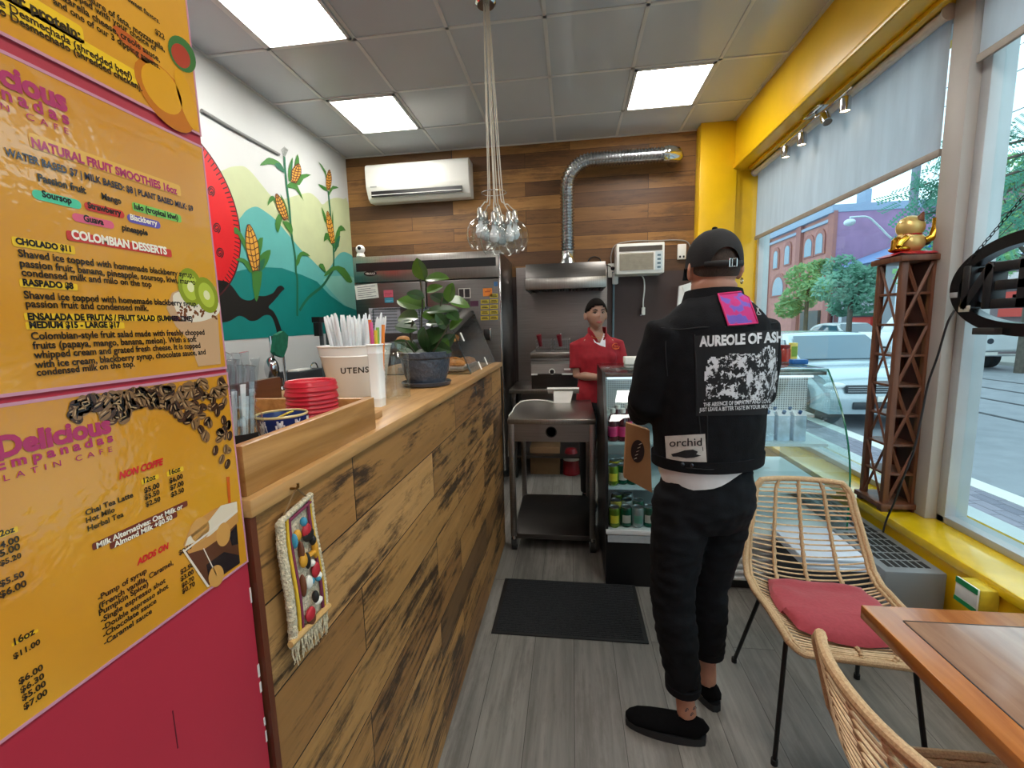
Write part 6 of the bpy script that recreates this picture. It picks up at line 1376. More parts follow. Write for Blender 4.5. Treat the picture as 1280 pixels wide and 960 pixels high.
def hand_bm(w, d, up, side, s=1.0, curl=.5):
    """w wrist, d pointing direction, up the back of the hand, side the thumb's side"""
    d = Vector(d).normalized(); up = Vector(up); up = (up - d * up.dot(d)).normalized(); sd = Vector(side); sd = (sd - d * sd.dot(d) - up * sd.dot(up)).normalized(); w = Vector(w)
    b = MB(); P = lambda a, c, h: w + (d * a + sd * c + up * h) * s
    b.tube([P(-.02, 0, 0), P(.02, 0, 0), P(.06, .0, .0), P(.092, 0, -.002)], [.026 * s, .034 * s, .041 * s, .038 * s], 14, flat=[.02 * s, .016 * s, .014 * s, .011 * s], up=up)
    for k, (c, L) in enumerate(((.030, .068), (.010, .078), (-.011, .073), (-.030, .056))):
        pts = [P(.085, c, 0)]; a = 0
        for seg in (.45, .3, .25):
            a += curl * (.75 if seg == .45 else 1); pts.append(pts[-1] + (d * math.cos(a) - up * math.sin(a) + sd * c * .6) * L * seg * s)
        b.tube([P(.06, c * .9, 0)] + pts, [.009 * s, .0092 * s, .0085 * s, .0078 * s, .006 * s], 9); b.ell(pts[-1], (.006 * s,) * 3, u=8, v=6)
    b.tube([P(.012, .022, -.004), P(.038, .046, -.010), P(.064, .056, -.022), P(.082, .052, -.034)], [.013 * s, .011 * s, .0095 * s, .007 * s], 9); b.ell(P(.083, .052, -.035), (.007 * s,) * 3, u=8, v=6)
    return b.bm
SKIN1 = pm('warm_skin', '#b98770', .5, 0, .06, 14, sss=.08); SKIN2 = pm('olive_skin', '#a27c69', .48, 0, .05, 12, sss=.08)
M_denim = pm('black_denim', '#0c0d11', .85, 0, .3, 40, bump=.15, bscale=300, spec=.2); M_jean = pm('washed_black_jeans', '#0e1014', .85, 0, .4, 12, bump=.15, bscale=260, spec=.2)
def up_ax(a): return (math.cos(a), math.sin(a), 0)
def wrinkle(bm, amp, sc, zf=1.0):
    bm.normal_update()
    for v in bm.verts: v.co += v.normal * (amp * noise.noise(Vector((v.co.x * sc, v.co.y * sc, v.co.z * sc * zf))))

# ---- the man in the black jacket ----
mx, my = .468, 1.585; AM = math.radians(20); AX = Vector(up_ax(AM)); AF = Vector((-AX.y, AX.x, 0))
man = thing('person', 'person seen from behind in black cap, black patched denim jacket and black jeans', 'person', (mx, my, 0))
def mpt(r, f, z): return Vector((mx, my, 0)) + AX * r + AF * f + Vector((0, 0, z))
hc = Vector((.474, 1.60, 1.672)); hy = math.radians(5)
t, HR = head_bm(hc, hy, 1.0)
b = MB()
b.tube([mpt(0, -.02, 1.44), Vector((.470, 1.585, 1.54)), Vector((.474, 1.59, 1.62))], [.070, .069, .072], 18)
b.tube([mpt(0, 0, .92), mpt(0, 0, 1.1), mpt(0, 0, 1.3), mpt(0, 0, 1.43), mpt(0, -.01, 1.5)], [.095, .09, .10, .09, .05], 20, flat=[.14, .135, .15, .165, .07], up=AX)
Lsh, Rsh = mpt(-.165, -.005, 1.455), mpt(.172, -.005, 1.455)
Lel, Rel = Vector((.258, 1.545, 1.235)), Vector((.650, 1.655, 1.25))
Lwr, Rwr = Vector((.272, 1.80, 1.135)), Vector((.50, 1.87, 1.19))
for a_, e_, w_2 in ((Lsh, Lel, Lwr), (Rsh, Rel, Rwr)): b.tube([a_, lerp(a_, e_, .5), e_, lerp(e_, w_2, .4), w_2], [.05, .046, .038, .036, .026], 14)
Lhip, Rhip = Vector((.375, 1.55, .88)), Vector((.545, 1.61, .88))
Lkn, Rkn = Vector((.352, 1.545, .52)), Vector((.497, 1.635, .515))
Lan, Ran = Vector((.405, 1.508, .085)), Vector((.522, 1.672, .085))
for h_, k_, n_ in ((Lhip, Lkn, Lan), (Rhip, Rkn, Ran)): b.tube([h_ + Vector((0, 0, .03)), lerp(h_, k_, .4), k_, lerp(k_, n_, .35), lerp(k_, n_, .8), n_], [.07, .068, .05, .052, .033, .034], 16)
for n_, d_ in ((Lan, Vector((-.98, .2, 0))), (Ran, Vector((-.25, .97, 0)))):
    b.tube([n_ - d_.normalized() * .018 + Vector((0, 0, -.048)), n_ + Vector((0, 0, -.042)), n_ + d_.normalized() * .09 + Vector((0, 0, -.052)), n_ + d_.normalized() * .17 + Vector((0, 0, -.06))], [.026, .029, .022, .014], 12)
t2 = b.bm; addbm(t2, t)
addbm(t2, hand_bm(Lwr, (.12, .98, -.12), (-.9, .1, .35), (0, -.1, 1), 1.0, .75)); addbm(t2, hand_bm(Rwr, (-.75, .62, .1), (.3, .3, .9), (-.3, -.8, .3), 1.0, .6))
bm = remesh(t2, .0055, 5); b = MB(); b.merge(bm); b.build('body', SKIN1, man, ang=180)
# short hair below the cap, cap
hp = lambda x, y, z: HR @ Vector((x, y, z))
b = MB()
def hairfn(u, v):
    a = -math.pi / 2 + (u - .5) * 2.7; z = lerp(-.034, .05, v)
    k = math.sqrt(max(0, 1 - (z / .115) ** 2)); kb = (1 - .42 * (max(0, -z) / .115) ** 1.2)
    return hp((.0775 * k) * math.cos(a), (.0985 * k * (kb if math.sin(a) < 0 else 1)) * math.sin(a) - .001, z + .018 * (abs(u - .5) * 2) ** 4 * (1 - v))
b.grid(hairfn, 28, 8); b.build('short_hair', pm('dark_brown_stubble', '#3d322b', .9, 0, .35, 220), man, ang=180)
cap = MB()
def capfn(u, v):       # u around, v bottom to top; the back (a = -90 deg) is cut away in a half moon
    a = u * 2 * math.pi; zb = .002; back = max(0, math.cos(a + math.pi / 2)); cut = .052 * max(0, 1 - ((a - 1.5 * math.pi) / .55) ** 2) ** .5 if abs(a - 1.5 * math.pi) < .55 else 0
    z0 = zb + cut; z = lerp(z0, .128, v); q = min(1, max(0, (z - .0) / .128)); k = math.sqrt(max(0, 1 - q ** 2.6))
    return hp(.0865 * k * math.cos(a), .108 * k * math.sin(a), z)
cap.grid(capfn, 64, 14); cp = cap.build('cap_crown', pm('black_cotton_twill', '#0d0e11', .85, 0, .15, 60, bump=.1, bscale=300), man, ang=180)
MB().ell(hp(0, 0, .129), (.009, .009, .006), u=12, v=8).build('cap_button', M_denim, cp)
b = MB(); b.grid(lambda u, v: hp(.0905 * math.cos(.35 + 2.44 * u) * (1 + .0 * v), .108 * math.sin(.35 + 2.44 * u) * (1 + .62 * v * math.sin(math.pi * u) ** .5), .008 - .03 * v - .012 * (2 * u - 1) ** 2 * v), 20, 6); b.build('cap_visor', M_denim, cp)
b = MB(); b.tube([hp(.089 * math.cos(a) * .99, .1105 * math.sin(a), .004) for a in [-math.pi / 2 - .75 + 1.5 * k / 16 for k in range(17)]], .003, 8, flat=.009, up=(0, 0, 1)); b.build('cap_strap', pm('black_strap', '#0f1012', .7), cp)
b = MB(); q = [hp(x, -.1125, z) for x, z in ((.004, -.008), (.026, -.008), (.026, .016), (.004, .016))]; b.tube(q, .0022, 6, close=True); b.tube([hp(.012, -.113, -.008), hp(.012, -.113, .016)], .0018, 6); b.build('cap_buckle', M_chrome, cp)
MB().tube([hp(.089, -.012 + .007 * math.cos(a), -.044 + .009 * math.sin(a)) for a in [i / 14 * 2 * math.pi for i in range(14)]], .002, 6, close=True).build('earring', M_chrome, man)
# jeans
b = MB()
b.tube([mpt(0, 0, .985), mpt(0, -.004, .93), mpt(0, -.012, .86), mpt(0, -.006, .79)], [.112, .122, .128, .10], 24, flat=[.16, .168, .172, .16], up=AX)
for h_, k_, n_, sg in ((Lhip, Lkn, Lan, -1), (Rhip, Rkn, Ran, 1)):
    b.tube([h_ + Vector((0, 0, .03)), lerp(h_, k_, .35), lerp(h_, k_, .75), k_, lerp(k_, n_, .3), lerp(k_, n_, .56), lerp(k_, n_, .73 if sg < 0 else .64)], [.092, .094, .082, .075, .073, .064, .061 if sg < 0 else .064], 20)
bm = remesh(b.bm, .009, 6); wrinkle(bm, .006, 16, 2.2); wrinkle(bm, .003, 34, 1.6); b = MB(); b.merge(bm); jn = b.build('jeans', M_jean, man, ang=180)
for n_, k_, f_ in ((Lan, Lkn, .73), (Ran, Rkn, .635)):
    c = lerp(k_, n_, f_); MB().tube([c + Vector((0, 0, .006)), c - Vector((0, 0, .02))], [.0625, .0615], 24, caps=True).build('rolled_cuff', M_jean, man, ang=60)
# T-shirt hem
b = MB(); b.tube([mpt(0, -.002, 1.06), mpt(0, -.003, 1.02), mpt(.012, -.004, .990)], [.128, .131, .129], 40, flat=[.172, .177, .174], up=AX)
for v in b.bm.verts: v.co.z += .006 * math.sin(math.atan2(v.co.y - my, v.co.x - mx) * 5)
b.build('white_shirt_hem', pm('white_jersey', '#d9dadc', .9, 0, .05, 30), man, ang=60)
# jacket
b = MB()
b.tube([mpt(0, 0, 1.020), mpt(0, 0, 1.05), mpt(0, -.004, 1.13), mpt(0, -.006, 1.25), mpt(0, -.008, 1.36), mpt(0, -.010, 1.44), mpt(0, -.012, 1.50), mpt(0, -.012, 1.54), mpt(0, -.006, 1.575)], [.142, .146, .147, .147, .144, .138, .126, .108, .085], 32, flat=[.190, .193, .196, .203, .208, .206, .188, .140, .092], up=AX)
for s_, e_, w_2 in ((Lsh, Lel, Lwr), (Rsh, Rel, Rwr)): b.tube([lerp(s_, mpt(0, 0, 1.45), .25), s_ + Vector((0, 0, .006)), lerp(s_, e_, .5), e_, lerp(e_, w_2, .35), lerp(e_, w_2, .88)], [.07, .078, .076, .068, .064, .05], 20)
bm = remesh(b.bm, .009, 7); wrinkle(bm, .005, 13, .7); wrinkle(bm, .0025, 30, .8); bm.normal_update()
bvh = BVHTree.FromBMesh(bm); b = MB(); b.merge(bm); jk = b.build('denim_jacket', M_denim, man, ang=180)
def bpx(x, y, lift=.002):
    d = (cF * FPX + cR * (x - 640) - cU * (y - 480)).normalized(); hit, nr, i, dd = bvh.ray_cast(CAM, d)
    if hit is None: hit, nr, i, dd = bvh.find_nearest(CAM + d * (my / d.y))
    return hit + nr * lift
def patch(name, quad, mat, lift, n=14, th=True):
    b = MB(); A, B, C, D = quad
    def fn(u, v):
        x = lerp(lerp(A[0], B[0], u), lerp(D[0], C[0], u), v); y = lerp(lerp(A[1], B[1], u), lerp(D[1], C[1], u), v); return bpx(x, y, lift)
    b.grid(fn, n, n); return b.build(name, mat, jk, ang=180)
def back_text(body, x0, y0, x1, y1, hpx, mat, name, parent, lift=.005, off=.0, sp=1.0):
    me = text_mesh(body, off, 0, sp); w0, w1 = ext(me, 0); bm = bmesh.new(); bm.from_mesh(me); bpy.data.meshes.remove(me)
    for v in bm.verts: u = (v.co.x - w0) / (w1 - w0); v.co = bpx(lerp(x0, x1, u), lerp(y0, y1, u) - v.co.y / .73 * hpx, lift)
    b = MB(); b.merge(bm); return b.build(name, mat, parent, smooth=False)
M_cloth = pm('black_print_cloth', '#101115', .9, 0, .2, 40); M_ink = pm('chalk_white_ink', '#c9cbcf', .9, 0, .2, 60)
def crowd():
    m, nt, out = newmat('white_crowd_print'); b = N(nt, 'BsdfPrincipled', Roughness=.9); v = coords(nt)
    vo = N(nt, 'TexVoronoi', Scale=70); nt.links.new(v, vo.inputs['Vector']); n = N(nt, 'TexNoise', Scale=80, Detail=5, Roughness=.7, Distortion=1.2); nt.links.new(v, n.inputs['Vector'])
    n2 = N(nt, 'TexNoise', Scale=24, Detail=1); nt.links.new(v, n2.inputs['Vector'])
    a = N(nt, 'Math', operation='ADD'); nt.links.new(n.outputs['Fac'], a.inputs[0]); s2 = N(nt, 'Math', operation='MULTIPLY'); s2.inputs[1].default_value = .25; nt.links.new(vo.outputs['Distance'], s2.inputs[0]); nt.links.new(s2.outputs[0], a.inputs[1])
    a2 = N(nt, 'Math', operation='MULTIPLY_ADD'); nt.links.new(n2.outputs['Fac'], a2.inputs[0]); a2.inputs[1].default_value = .7; nt.links.new(a.outputs[0], a2.inputs[2])
    r = ramp(nt, [(.97, lin('#111216')), (1.0, lin('#c9cbd0'))], a2.outputs[0]); nt.links.new(r.outputs[0], b.inputs['Base Color']); nt.links.new(b.outputs[0], out.inputs[0]); return m
patch('back_panel', ((868, 420), (975, 412), (962, 518), (870, 520)), M_cloth, .0025)
M_crowd = crowd()
cp_ = MB()
OUT = [(884, 450), (890, 446), (897, 448), (905, 446), (914, 441), (926, 443), (936, 441), (946, 444), (953, 436), (960, 432), (968, 437), (971, 450), (970, 470), (968, 490), (961, 497), (950, 499), (938, 501), (922, 502), (915, 497), (905, 492), (900, 498), (893, 495), (884, 499), (880, 503), (883, 486), (880, 470)]
def art():
    t = bmesh.new(); xs = list(range(878, 974, 2)); ys = list(range(430, 512, 2)); V = {}
    def inside(x, y):
        c = False; j = len(OUT) - 1
        for i in range(len(OUT)):
            (xi, yi), (xj, yj) = OUT[i], OUT[j]
            if (yi > y) != (yj > y) and x < (xj - xi) * (y - yi) / (yj - yi) + xi: c = not c
            j = i
        return c
    def gv(x, y):
        if (x, y) not in V: V[(x, y)] = t.verts.new(bpx(x, y, .0045))
        return V[(x, y)]
    for x in xs:
        for y in ys:
            if inside(x + 1, y + 1): t.faces.new((gv(x, y + 2), gv(x + 2, y + 2), gv(x + 2, y), gv(x, y)))
    return t
cp_.merge(art()); cp_.build('crowd_print', M_crowd, jk, ang=180)
back_text('AUREOLE OF ASH', 874, 433, 977, 427, 12.5, M_ink, 'band_lettering', jk, .0055, .045)
back_text('THE ABSENCE OF EMPATHY AND LOVE', 879, 507.5, 960, 503, 5.0, M_ink, 'slogan_lettering', jk, .008, .02)
back_text('JUST LEAVE A BITTER TASTE IN YOUR MOUTH', 874, 514, 964, 509.5, 5.0, M_ink, 'second_slogan_lettering', jk, .008, .02)
M_pinkp = pm('pink_purple_patch', '#c9489a', .85, 0, .1, 20)
def pinkpatch():
    m, nt, out = newmat('pink_patch_print'); b = N(nt, 'BsdfPrincipled', Roughness=.9); n = N(nt, 'TexNoise', Scale=26, Detail=2); nt.links.new(coords(nt), n.inputs['Vector']); r = ramp(nt, [(.5, lin('#b82d74')), (.56, lin('#6a55b0'))], n.outputs['Fac']); nt.links.new(r.outputs[0], b.inputs['Base Color']); nt.links.new(b.outputs[0], out.inputs[0]); return m
patch('pink_patch', ((897, 369), (931, 366), (945, 404), (909, 407)), pinkpatch(), .005, 10)
pts = [bpx(lerp(a[0], c[0], k / 5), lerp(a[1], c[1], k / 5), .006) for a, c in (((897, 369), (931, 366)), ((931, 366), (945, 404)), ((945, 404), (909, 407)), ((909, 407), (897, 369))) for k in range(5)]
MB().tube(pts, .003, 6, close=True).build('pink_stitching', pm('hot_pink_thread', '#c92c6c', .8), jk)
MB().tube(spline([bpx(x, y, .006) for x, y in ((934, 372), (941, 378), (946, 390), (949, 394), (944, 393), (947, 385))], 4), .0012, 5).build('loose_thread', M_ink, jk)
patch('white_patch', ((832, 545), (881, 542), (883, 577), (834, 576)), pm('grubby_white_patch', '#b9b6b1', .9, 0, .15, 30), .004, 10)
back_text('orchid', 838, 558, 877, 556, 10, pm('patch_black', '#17171a', .9), 'patch_lettering', jk, .0065, .01)
b = MB(); b.poly([bpx(x, y, .0068) for x, y in ((840, 567), (848, 565), (856, 562), (866, 561), (872, 564), (870, 567), (876, 569), (868, 571), (858, 572), (848, 570), (842, 570))]); b.build('patch_drawing', pm('patch_black', '#17171a', .9), jk, smooth=False)
# seams, collar, waistband, buttons
def seam(P, r=.0022): return spline([bpx(x, y, .001) for x, y in P], 5)
b = MB()
for P in (((826, 410), (850, 412), (880, 409), (930, 408), (975, 398)), ((868, 418), (870, 460), (873, 515), (880, 575)), ((884, 520), (884, 550), (884, 577)), ((815, 578), (850, 583), (900, 586), (955, 578)), ((838, 400), (832, 430), (834, 470))): b.tube(seam(P), .002, 6)
b.build('seams', pm('black_thread', '#0b0c0f', .8), jk)
b = MB()
for x, y in ((854, 583), (865, 584)): p = bpx(x, y - 3, .003); b.ell(p, (.007, .004, .007), u=12, v=8)
b.build('metal_buttons', pm('gunmetal_button', '#4b4e55', .3, 1), jk)
b = MB(); b.tube([mpt(0, .005, 1.525), mpt(0, .0, 1.56), Vector((.470, 1.585, 1.592))], [.088, .082, .083], 30, flat=[.100, .092, .088], up=AX, caps=False)
b.tube([mpt(0, -.004, 1.52), mpt(0, -.006, 1.555), Vector((.470, 1.583, 1.597))], [.104, .094, .086], 30, flat=[.122, .104, .091], up=AX, caps=False); b.build('collar', M_denim, jk, ang=180)
b = MB(); b.tube([mpt(0, 0, 1.052), mpt(0, 0, 1.034), mpt(0, 0, 1.014)], [.150, .1495, .1485], 40, flat=[.1985, .198, .197], up=AX); b.build('waistband', M_denim, jk, ang=60)
for w_2, e_ in ((Lwr, Lel), (Rwr, Rel)): MB().tube([lerp(e_, w_2, .84), lerp(e_, w_2, .97)], [.047, .046], 20).build('sleeve_cuff', M_denim, jk, ang=60)
MB().tube([lerp(Lel, Lwr, .95), lerp(Lel, Lwr, 1.04)], [.037, .036], 18).build('shirt_cuff', pm('white_jersey', '#d9dadc', .9), man, ang=60)
# shoes
def shoe(name, heel, d, parent):
    d = Vector(d).normalized(); s = Vector((d.y, -d.x, 0)); h = Vector(heel); P = lambda a, c, z: h + d * a + s * c + Vector((0, 0, z))
    def half(a): return .031 + .016 * math.sin(min(1, max(0, a / .27)) * math.pi * .92 + .05) if a > 0 else .03
    n = 24; O = []
    for k in range(n):
        q = k / n * 2 * math.pi; a = .135 - .142 * math.cos(q); w = .047 * (abs(math.sin(q)) ** .6) * (1 if math.sin(q) >= 0 else -1) * (.78 + .22 * math.sin(min(1, a / .27) * 2.4)); O.append((a, w))
    b = MB(); b.bm; t = bmesh.new(); A = [t.verts.new(P(a, c, 0)) for a, c in O]; B = [t.verts.new(P(a, c, .028)) for a, c in O]; t.faces.new(list(reversed(A))); t.faces.new(B)
    for k in range(n): t.faces.new((A[k], A[(k + 1) % n], B[(k + 1) % n], B[k]))
    b.merge(t); so = b.build('shoe_sole', pm('black_rubber_sole', '#1b1c1f', .6), parent, ang=40)
    u = MB(); L = [(.006, .018, .064), (.012, .028, .077), (.034, .036, .080), (.068, .039, .076), (.10, .042, .074), (.14, .0455, .066), (.19, .0465, .056), (.235, .042, .047), (.262, .028, .038), (.272, .014, .030)]
    pts = [P(a, 0, .018 + (z - .018) / 2) for a, w, z in L]; u.tube(pts, [w for a, w, z in L], 22, flat=[(z - .018) / 2 + .006 for a, w, z in L], up=(0, 0, 1))
    return u.build(name, pm('black_suede', '#0b0b0d', .95, 0, .2, 60, spec=.1), parent, ang=60)
shoe('slip_on_shoe', (.462, 1.487, 0), (-.975, .22, 0), man); shoe('slip_on_shoe', (.545, 1.625, 0), (-.30, .95, 0), man)
b = MB()
for c, dz, dx in ((Lan, .05, -.01), (Lan, .035, .008), (Lan, .06, .016), (Ran, .10, .01)):
    b.tube([c + Vector((dx + .005 * math.cos(q), -.0355, dz + .007 * math.sin(q * 1.3))) for q in [i / 9 * 5 for i in range(10)]], .0012, 5)
b.build('ankle_tattoo', pm('tattoo_ink', '#3b3f49', .6), man)
# paper bag held at his side
Hn = Lwr + Vector((.012, .08, -.02))
bgY = 1.905
c = [px(x, y, 1, bgY) for x, y in ((783.5, 529), (812, 538), (815, 616), (780, 597))]
t = thing('paper_bag', 'brown kraft paper bag with dark oval emblem in the capped person\'s left hand', 'bag', (c[3] + c[2]) / 2)
MB().plate(c, (0, 1, 0), .035).build('bag_body', pm('brown_kraft_paper', '#a5764a', .75, 0, .05, 12, bump=.1), t, smooth=False)
o = px(797, 564, 1, bgY - .001); rx, rz = 8.2 * bgY / 555, 14.5 * bgY / 555
em = MB().lathe([(0, 0), (1, 0), (1, .002), (0, .002)], (0, 0, 0), 32, M=Matrix.Translation(o) @ Matrix.Diagonal((rx, 1, rz, 1)) @ Matrix.Rotation(math.pi / 2, 4, 'X')).build('oval_emblem', pm('dark_brown_print', '#2a1712', .6), t, smooth=False)
b = MB()
for k in range(5): q = o + Vector((.010 - .005 * k, -.004, .032 - .016 * k)); b.tube([q + Vector((-.006, 0, -.002)), q + Vector((.006, 0, .004))], .0028 if k not in (0, 4) else .0055, 6, flat=.0006)
b.build('emblem_marks', pm('cream_print', '#e2d6c4', .6), em, smooth=False)

# ---- the woman in the red polo ----
wx_, wy_ = .206, 3.65; AW = math.radians(12)
S_ = Vector((math.cos(AW), math.sin(AW), 0)); F_ = Vector((S_.y, -S_.x, 0))      # S: towards the picture's right, F: the way she faces
def wpt(r, f, z): return Vector((wx_, wy_, 0)) + S_ * r + F_ * f + Vector((0, 0, z))
wo = thing('person', 'person in a red polo shirt with dark tied back hair standing behind the cooler', 'person', (wx_, wy_, 0))
hcw = px(745, 393.5, 1, 3.63)
t, WR = head_bm(hcw, math.pi + math.radians(12), 1.05, 0, True, .50)
b = MB()
b.tube([wpt(0, .0, 1.34), lerp(wpt(0, -.01, 1.36), hcw + Vector((0, .03, 0)), .5), hcw + Vector((0, .035, -.04))], [.060, .049, .052], 18)
b.tube([wpt(0, 0, .82), wpt(0, 0, .95), wpt(0, 0, 1.08), wpt(0, .01, 1.24), wpt(0, 0, 1.36), wpt(0, -.005, 1.42)], [.10, .105, .09, .095, .08, .05], 20, flat=[.15, .15, .125, .14, .15, .06], up=S_)
wRs, wLs = wpt(-.165, -.01, 1.325), wpt(.165, -.01, 1.325)
wRe, wLe = px(720, 473, 1, 3.6), px(779, 470, 1, 3.62)
wRe = Vector((wRe.x + .012, 3.62, 1.085)); wLe = Vector((wpt(.215, .02, 1.09).x, 3.65, 1.09))
wRw, wLw = Vector((px(750, 468, 1, 3.43).x, 3.43, 1.09)), Vector((.365, 3.45, 1.08))
for a_, e_, q_ in ((wRs, wRe, wRw), (wLs, wLe, wLw)): b.tube([a_, lerp(a_, e_, .5), e_, lerp(e_, q_, .35), q_], [.045, .043, .037, .036, .024], 14)
for sx in (-.08, .08): b.tube([wpt(sx, 0, .88), wpt(sx, 0, .5), wpt(sx, -.01, .08)], [.08, .05, .035], 14); b.tube([wpt(sx, -.05, .035), wpt(sx, .05, .04), wpt(sx, .13, .03)], [.03, .035, .025], 12)
t2 = b.bm; addbm(t2, t); addbm(t2, hand_bm(wRw, Vector((.75, -.6, -.05)), (.2, -.3, .9), (.6, .7, 0), .88, .4)); addbm(t2, hand_bm(wLw, Vector((-.6, -.75, -.05)), (0, -.3, .9), (-.7, .6, 0), .88, .4))
bm = remesh(t2, .0055, 4); b = MB(); b.merge(bm); b.build('body', SKIN2, wo, ang=180)
wp_ = lambda x, y, z: WR @ (Vector((x, y, z)) * 1.05)
b = MB(); ir = MB(); br_ = MB()
for s in (-1, 1):
    b.ell(wp_(s * .029, .0800, .013), (.0115, .0075, .0046), M=None, u=14, v=10); ir.ell(wp_(s * .029 + .001, .0855, .0125), (.0062, .0035, .0052), u=12, v=8)
    br_.tube([wp_(s * .014, .0935, .031), wp_(s * .030, .0915, .037), wp_(s * .048, .0785, .032)], [.0036, .0045, .002], 7); ir.tube([wp_(s * .017, .0865, .0165), wp_(s * .030, .0895, .021), wp_(s * .045, .078, .0155)], .0018, 6)
b.build('eye_white', pm('eye_white', '#a89f98', .3), wo); ir.build('iris_and_lashes', pm('dark_brown_iris', '#1d120d', .2), wo); br_.build('eyebrows', pm('dark_brow', '#22160f', .8), wo)
b = MB(); b.tube([wp_(-.023, .0865, -.055), wp_(-.010, .096, -.0515), wp_(0, .0975, -.0535), wp_(.010, .096, -.0515), wp_(.023, .0865, -.055)], [.002, .005, .0052, .005, .002], 8); b.tube([wp_(-.021, .0865, -.0575), wp_(0, .0975, -.0615), wp_(.021, .0865, -.0575)], [.002, .006, .002], 8); b.build('lips', pm('rose_lips', '#9a4f4a', .4), wo)
b = MB(); t = bmesh.new(); bmesh.ops.create_uvsphere(t, u_segments=40, v_segments=28, radius=1)
dele = []
for v in t.verts:
    d = v.co.normalized(); front = d.y > .02 and d.z < .50 - .55 * max(0, abs(d.x) - .25) ; low = d.z < -.3
    v.co = wp_(d.x * .0800, d.y * .1005 - .002, d.z * .1205 + .002)
    if front or low or (d.y > -.12 and d.z < -.05): dele.append(v)
bmesh.ops.delete(t, geom=dele, context='VERTS'); b.merge(t); b.ell(wp_(0, -.105, .02), (.035, .03, .035)); hairm = b.build('tied_hair', pm('black_brown_hair', '#0f0a08', .75, 0, .3, 60, spec=.08, stretch=(1, 8, 8)), wo, ang=180)
so = hairm.modifiers.new('thick', 'SOLIDIFY'); so.thickness = .004; so.offset = 1
# polo shirt
M_polo = pm('red_pique_polo', '#930c1d', .8, 0, .1, 30, bump=.1, bscale=400)
b = MB()
b.tube([wpt(0, 0, .87), wpt(0, 0, .95), wpt(0, .002, 1.08), wpt(0, .016, 1.24), wpt(0, .006, 1.33), wpt(0, -.004, 1.385), wpt(0, -.004, 1.435)], [.122, .125, .108, .120, .10, .078, .060], 28, flat=[.172, .172, .150, .165, .165, .115, .066], up=S_)
for s in (-1, 1): b.ell(wpt(s * .07, .075, 1.23), (.066, .05, .065))
for a_, e_ in ((wRs, wRe), (wLs, wLe)): b.tube([lerp(a_, wpt(0, 0, 1.35), .3), a_, lerp(a_, e_, .5), lerp(a_, e_, .74)], [.058, .060, .062, .066], 20)
bm = remesh(b.bm, .0085, 6); wrinkle(bm, .005, 12, .7); wrinkle(bm, .002, 30); bm.normal_update(); bvp = BVHTree.FromBMesh(bm); cut = []
for f in bm.faces:
    c_ = f.calc_center_median() - Vector((wx_, wy_, 0)); r_, f_, z_ = c_.dot(S_), c_.dot(F_), c_.z
    if f_ > 0 and z_ > 1.315 and abs(r_ - .012) < .058 * (z_ - 1.315) / .105: cut.append(f)
bmesh.ops.delete(bm, geom=cut, context='FACES')
b = MB(); b.merge(bm); po = b.build('polo_shirt', M_polo, wo, ang=180)
def fpx(x, y, lift=.003):
    d = (cF * FPX + cR * (x - 640) - cU * (y - 480)).normalized(); hit, nr, i, dd = bvp.ray_cast(CAM, d)
    return hit + nr * lift if hit else px(x, y, 1, wy_ - .1)
b = MB(); b.poly([fpx(x, y, .004) for x, y in ((741.5, 424), (745.5, 428.5), (750, 429), (754.5, 417), (756.5, 426), (756.5, 434), (749, 431.5), (743, 428))]); b.build('white_placket', pm('white_placket_cloth', '#d9d9e0', .8), po, smooth=False)
b = MB()
for s in (-1, 1): b.tube([wpt(s * .05, -.06, 1.455), wpt(s * .072, .0, 1.45), wpt(s * .060, .055, 1.415), wpt(s * .032, .088, 1.365)], [.006, .006, .006, .004], 8, flat=[.018, .022, .026, .016], up=(0, 0, 1))
b.tube([wpt(-.05, -.06, 1.455), wpt(0, -.08, 1.46), wpt(.05, -.06, 1.455)], .006, 8, flat=.018, up=(0, 0, 1)); b.build('collar', M_polo, po, ang=180)
M_lg = pm('orange_embroidery', '#d9652a', .8)
b = MB(); q0 = (769.5, 433)
b.tube([fpx(q0[0] + 4.6 * math.cos(a), q0[1] + 3.6 * math.sin(a), .003) for a in [i / 20 * 2 * math.pi for i in range(17)]], .0025, 6)
for k in range(3): b.tube([fpx(q0[0] - 2.8 + .4 * k, q0[1] - 1.2 + 1.8 * k, .003), fpx(q0[0] + 2.8 + .8 * k, q0[1] - .8 + 1.8 * k, .003)], .002, 6)
b.build('embroidered_logo', M_lg, po)
b = MB(); b.tube([wpt(-.07, .0, .90), wpt(0, 0, .86), wpt(0, 0, .8)], [.115, .118, .1], 24, flat=[.15, .165, .155], up=S_)
for sx in (-.08, .08): b.tube([wpt(sx, 0, .84), wpt(sx, 0, .5), wpt(sx, -.01, .10)], [.092, .068, .058], 18)
bm = remesh(b.bm, .01, 5); b = MB(); b.merge(bm); b.build('black_trousers', pm('black_trousers', '#121215', .9, 0, .15, 30), wo, ang=180)
for sx in (-.08, .08): shoe('black_shoe', wpt(sx, -.085, 0), F_, wo)
MB().tube([wp_(.0, .06, -.16) + S_ * (.05 * math.cos(a)) + F_ * (.04 * math.sin(a)) + Vector((0, 0, -.012 * math.sin(a))) for a in [i / 20 * 2 * math.pi for i in range(20)]], .0014, 5, close=True).build('necklace', pm('gold_chain', '#c9a04a', .3, 1), wo)
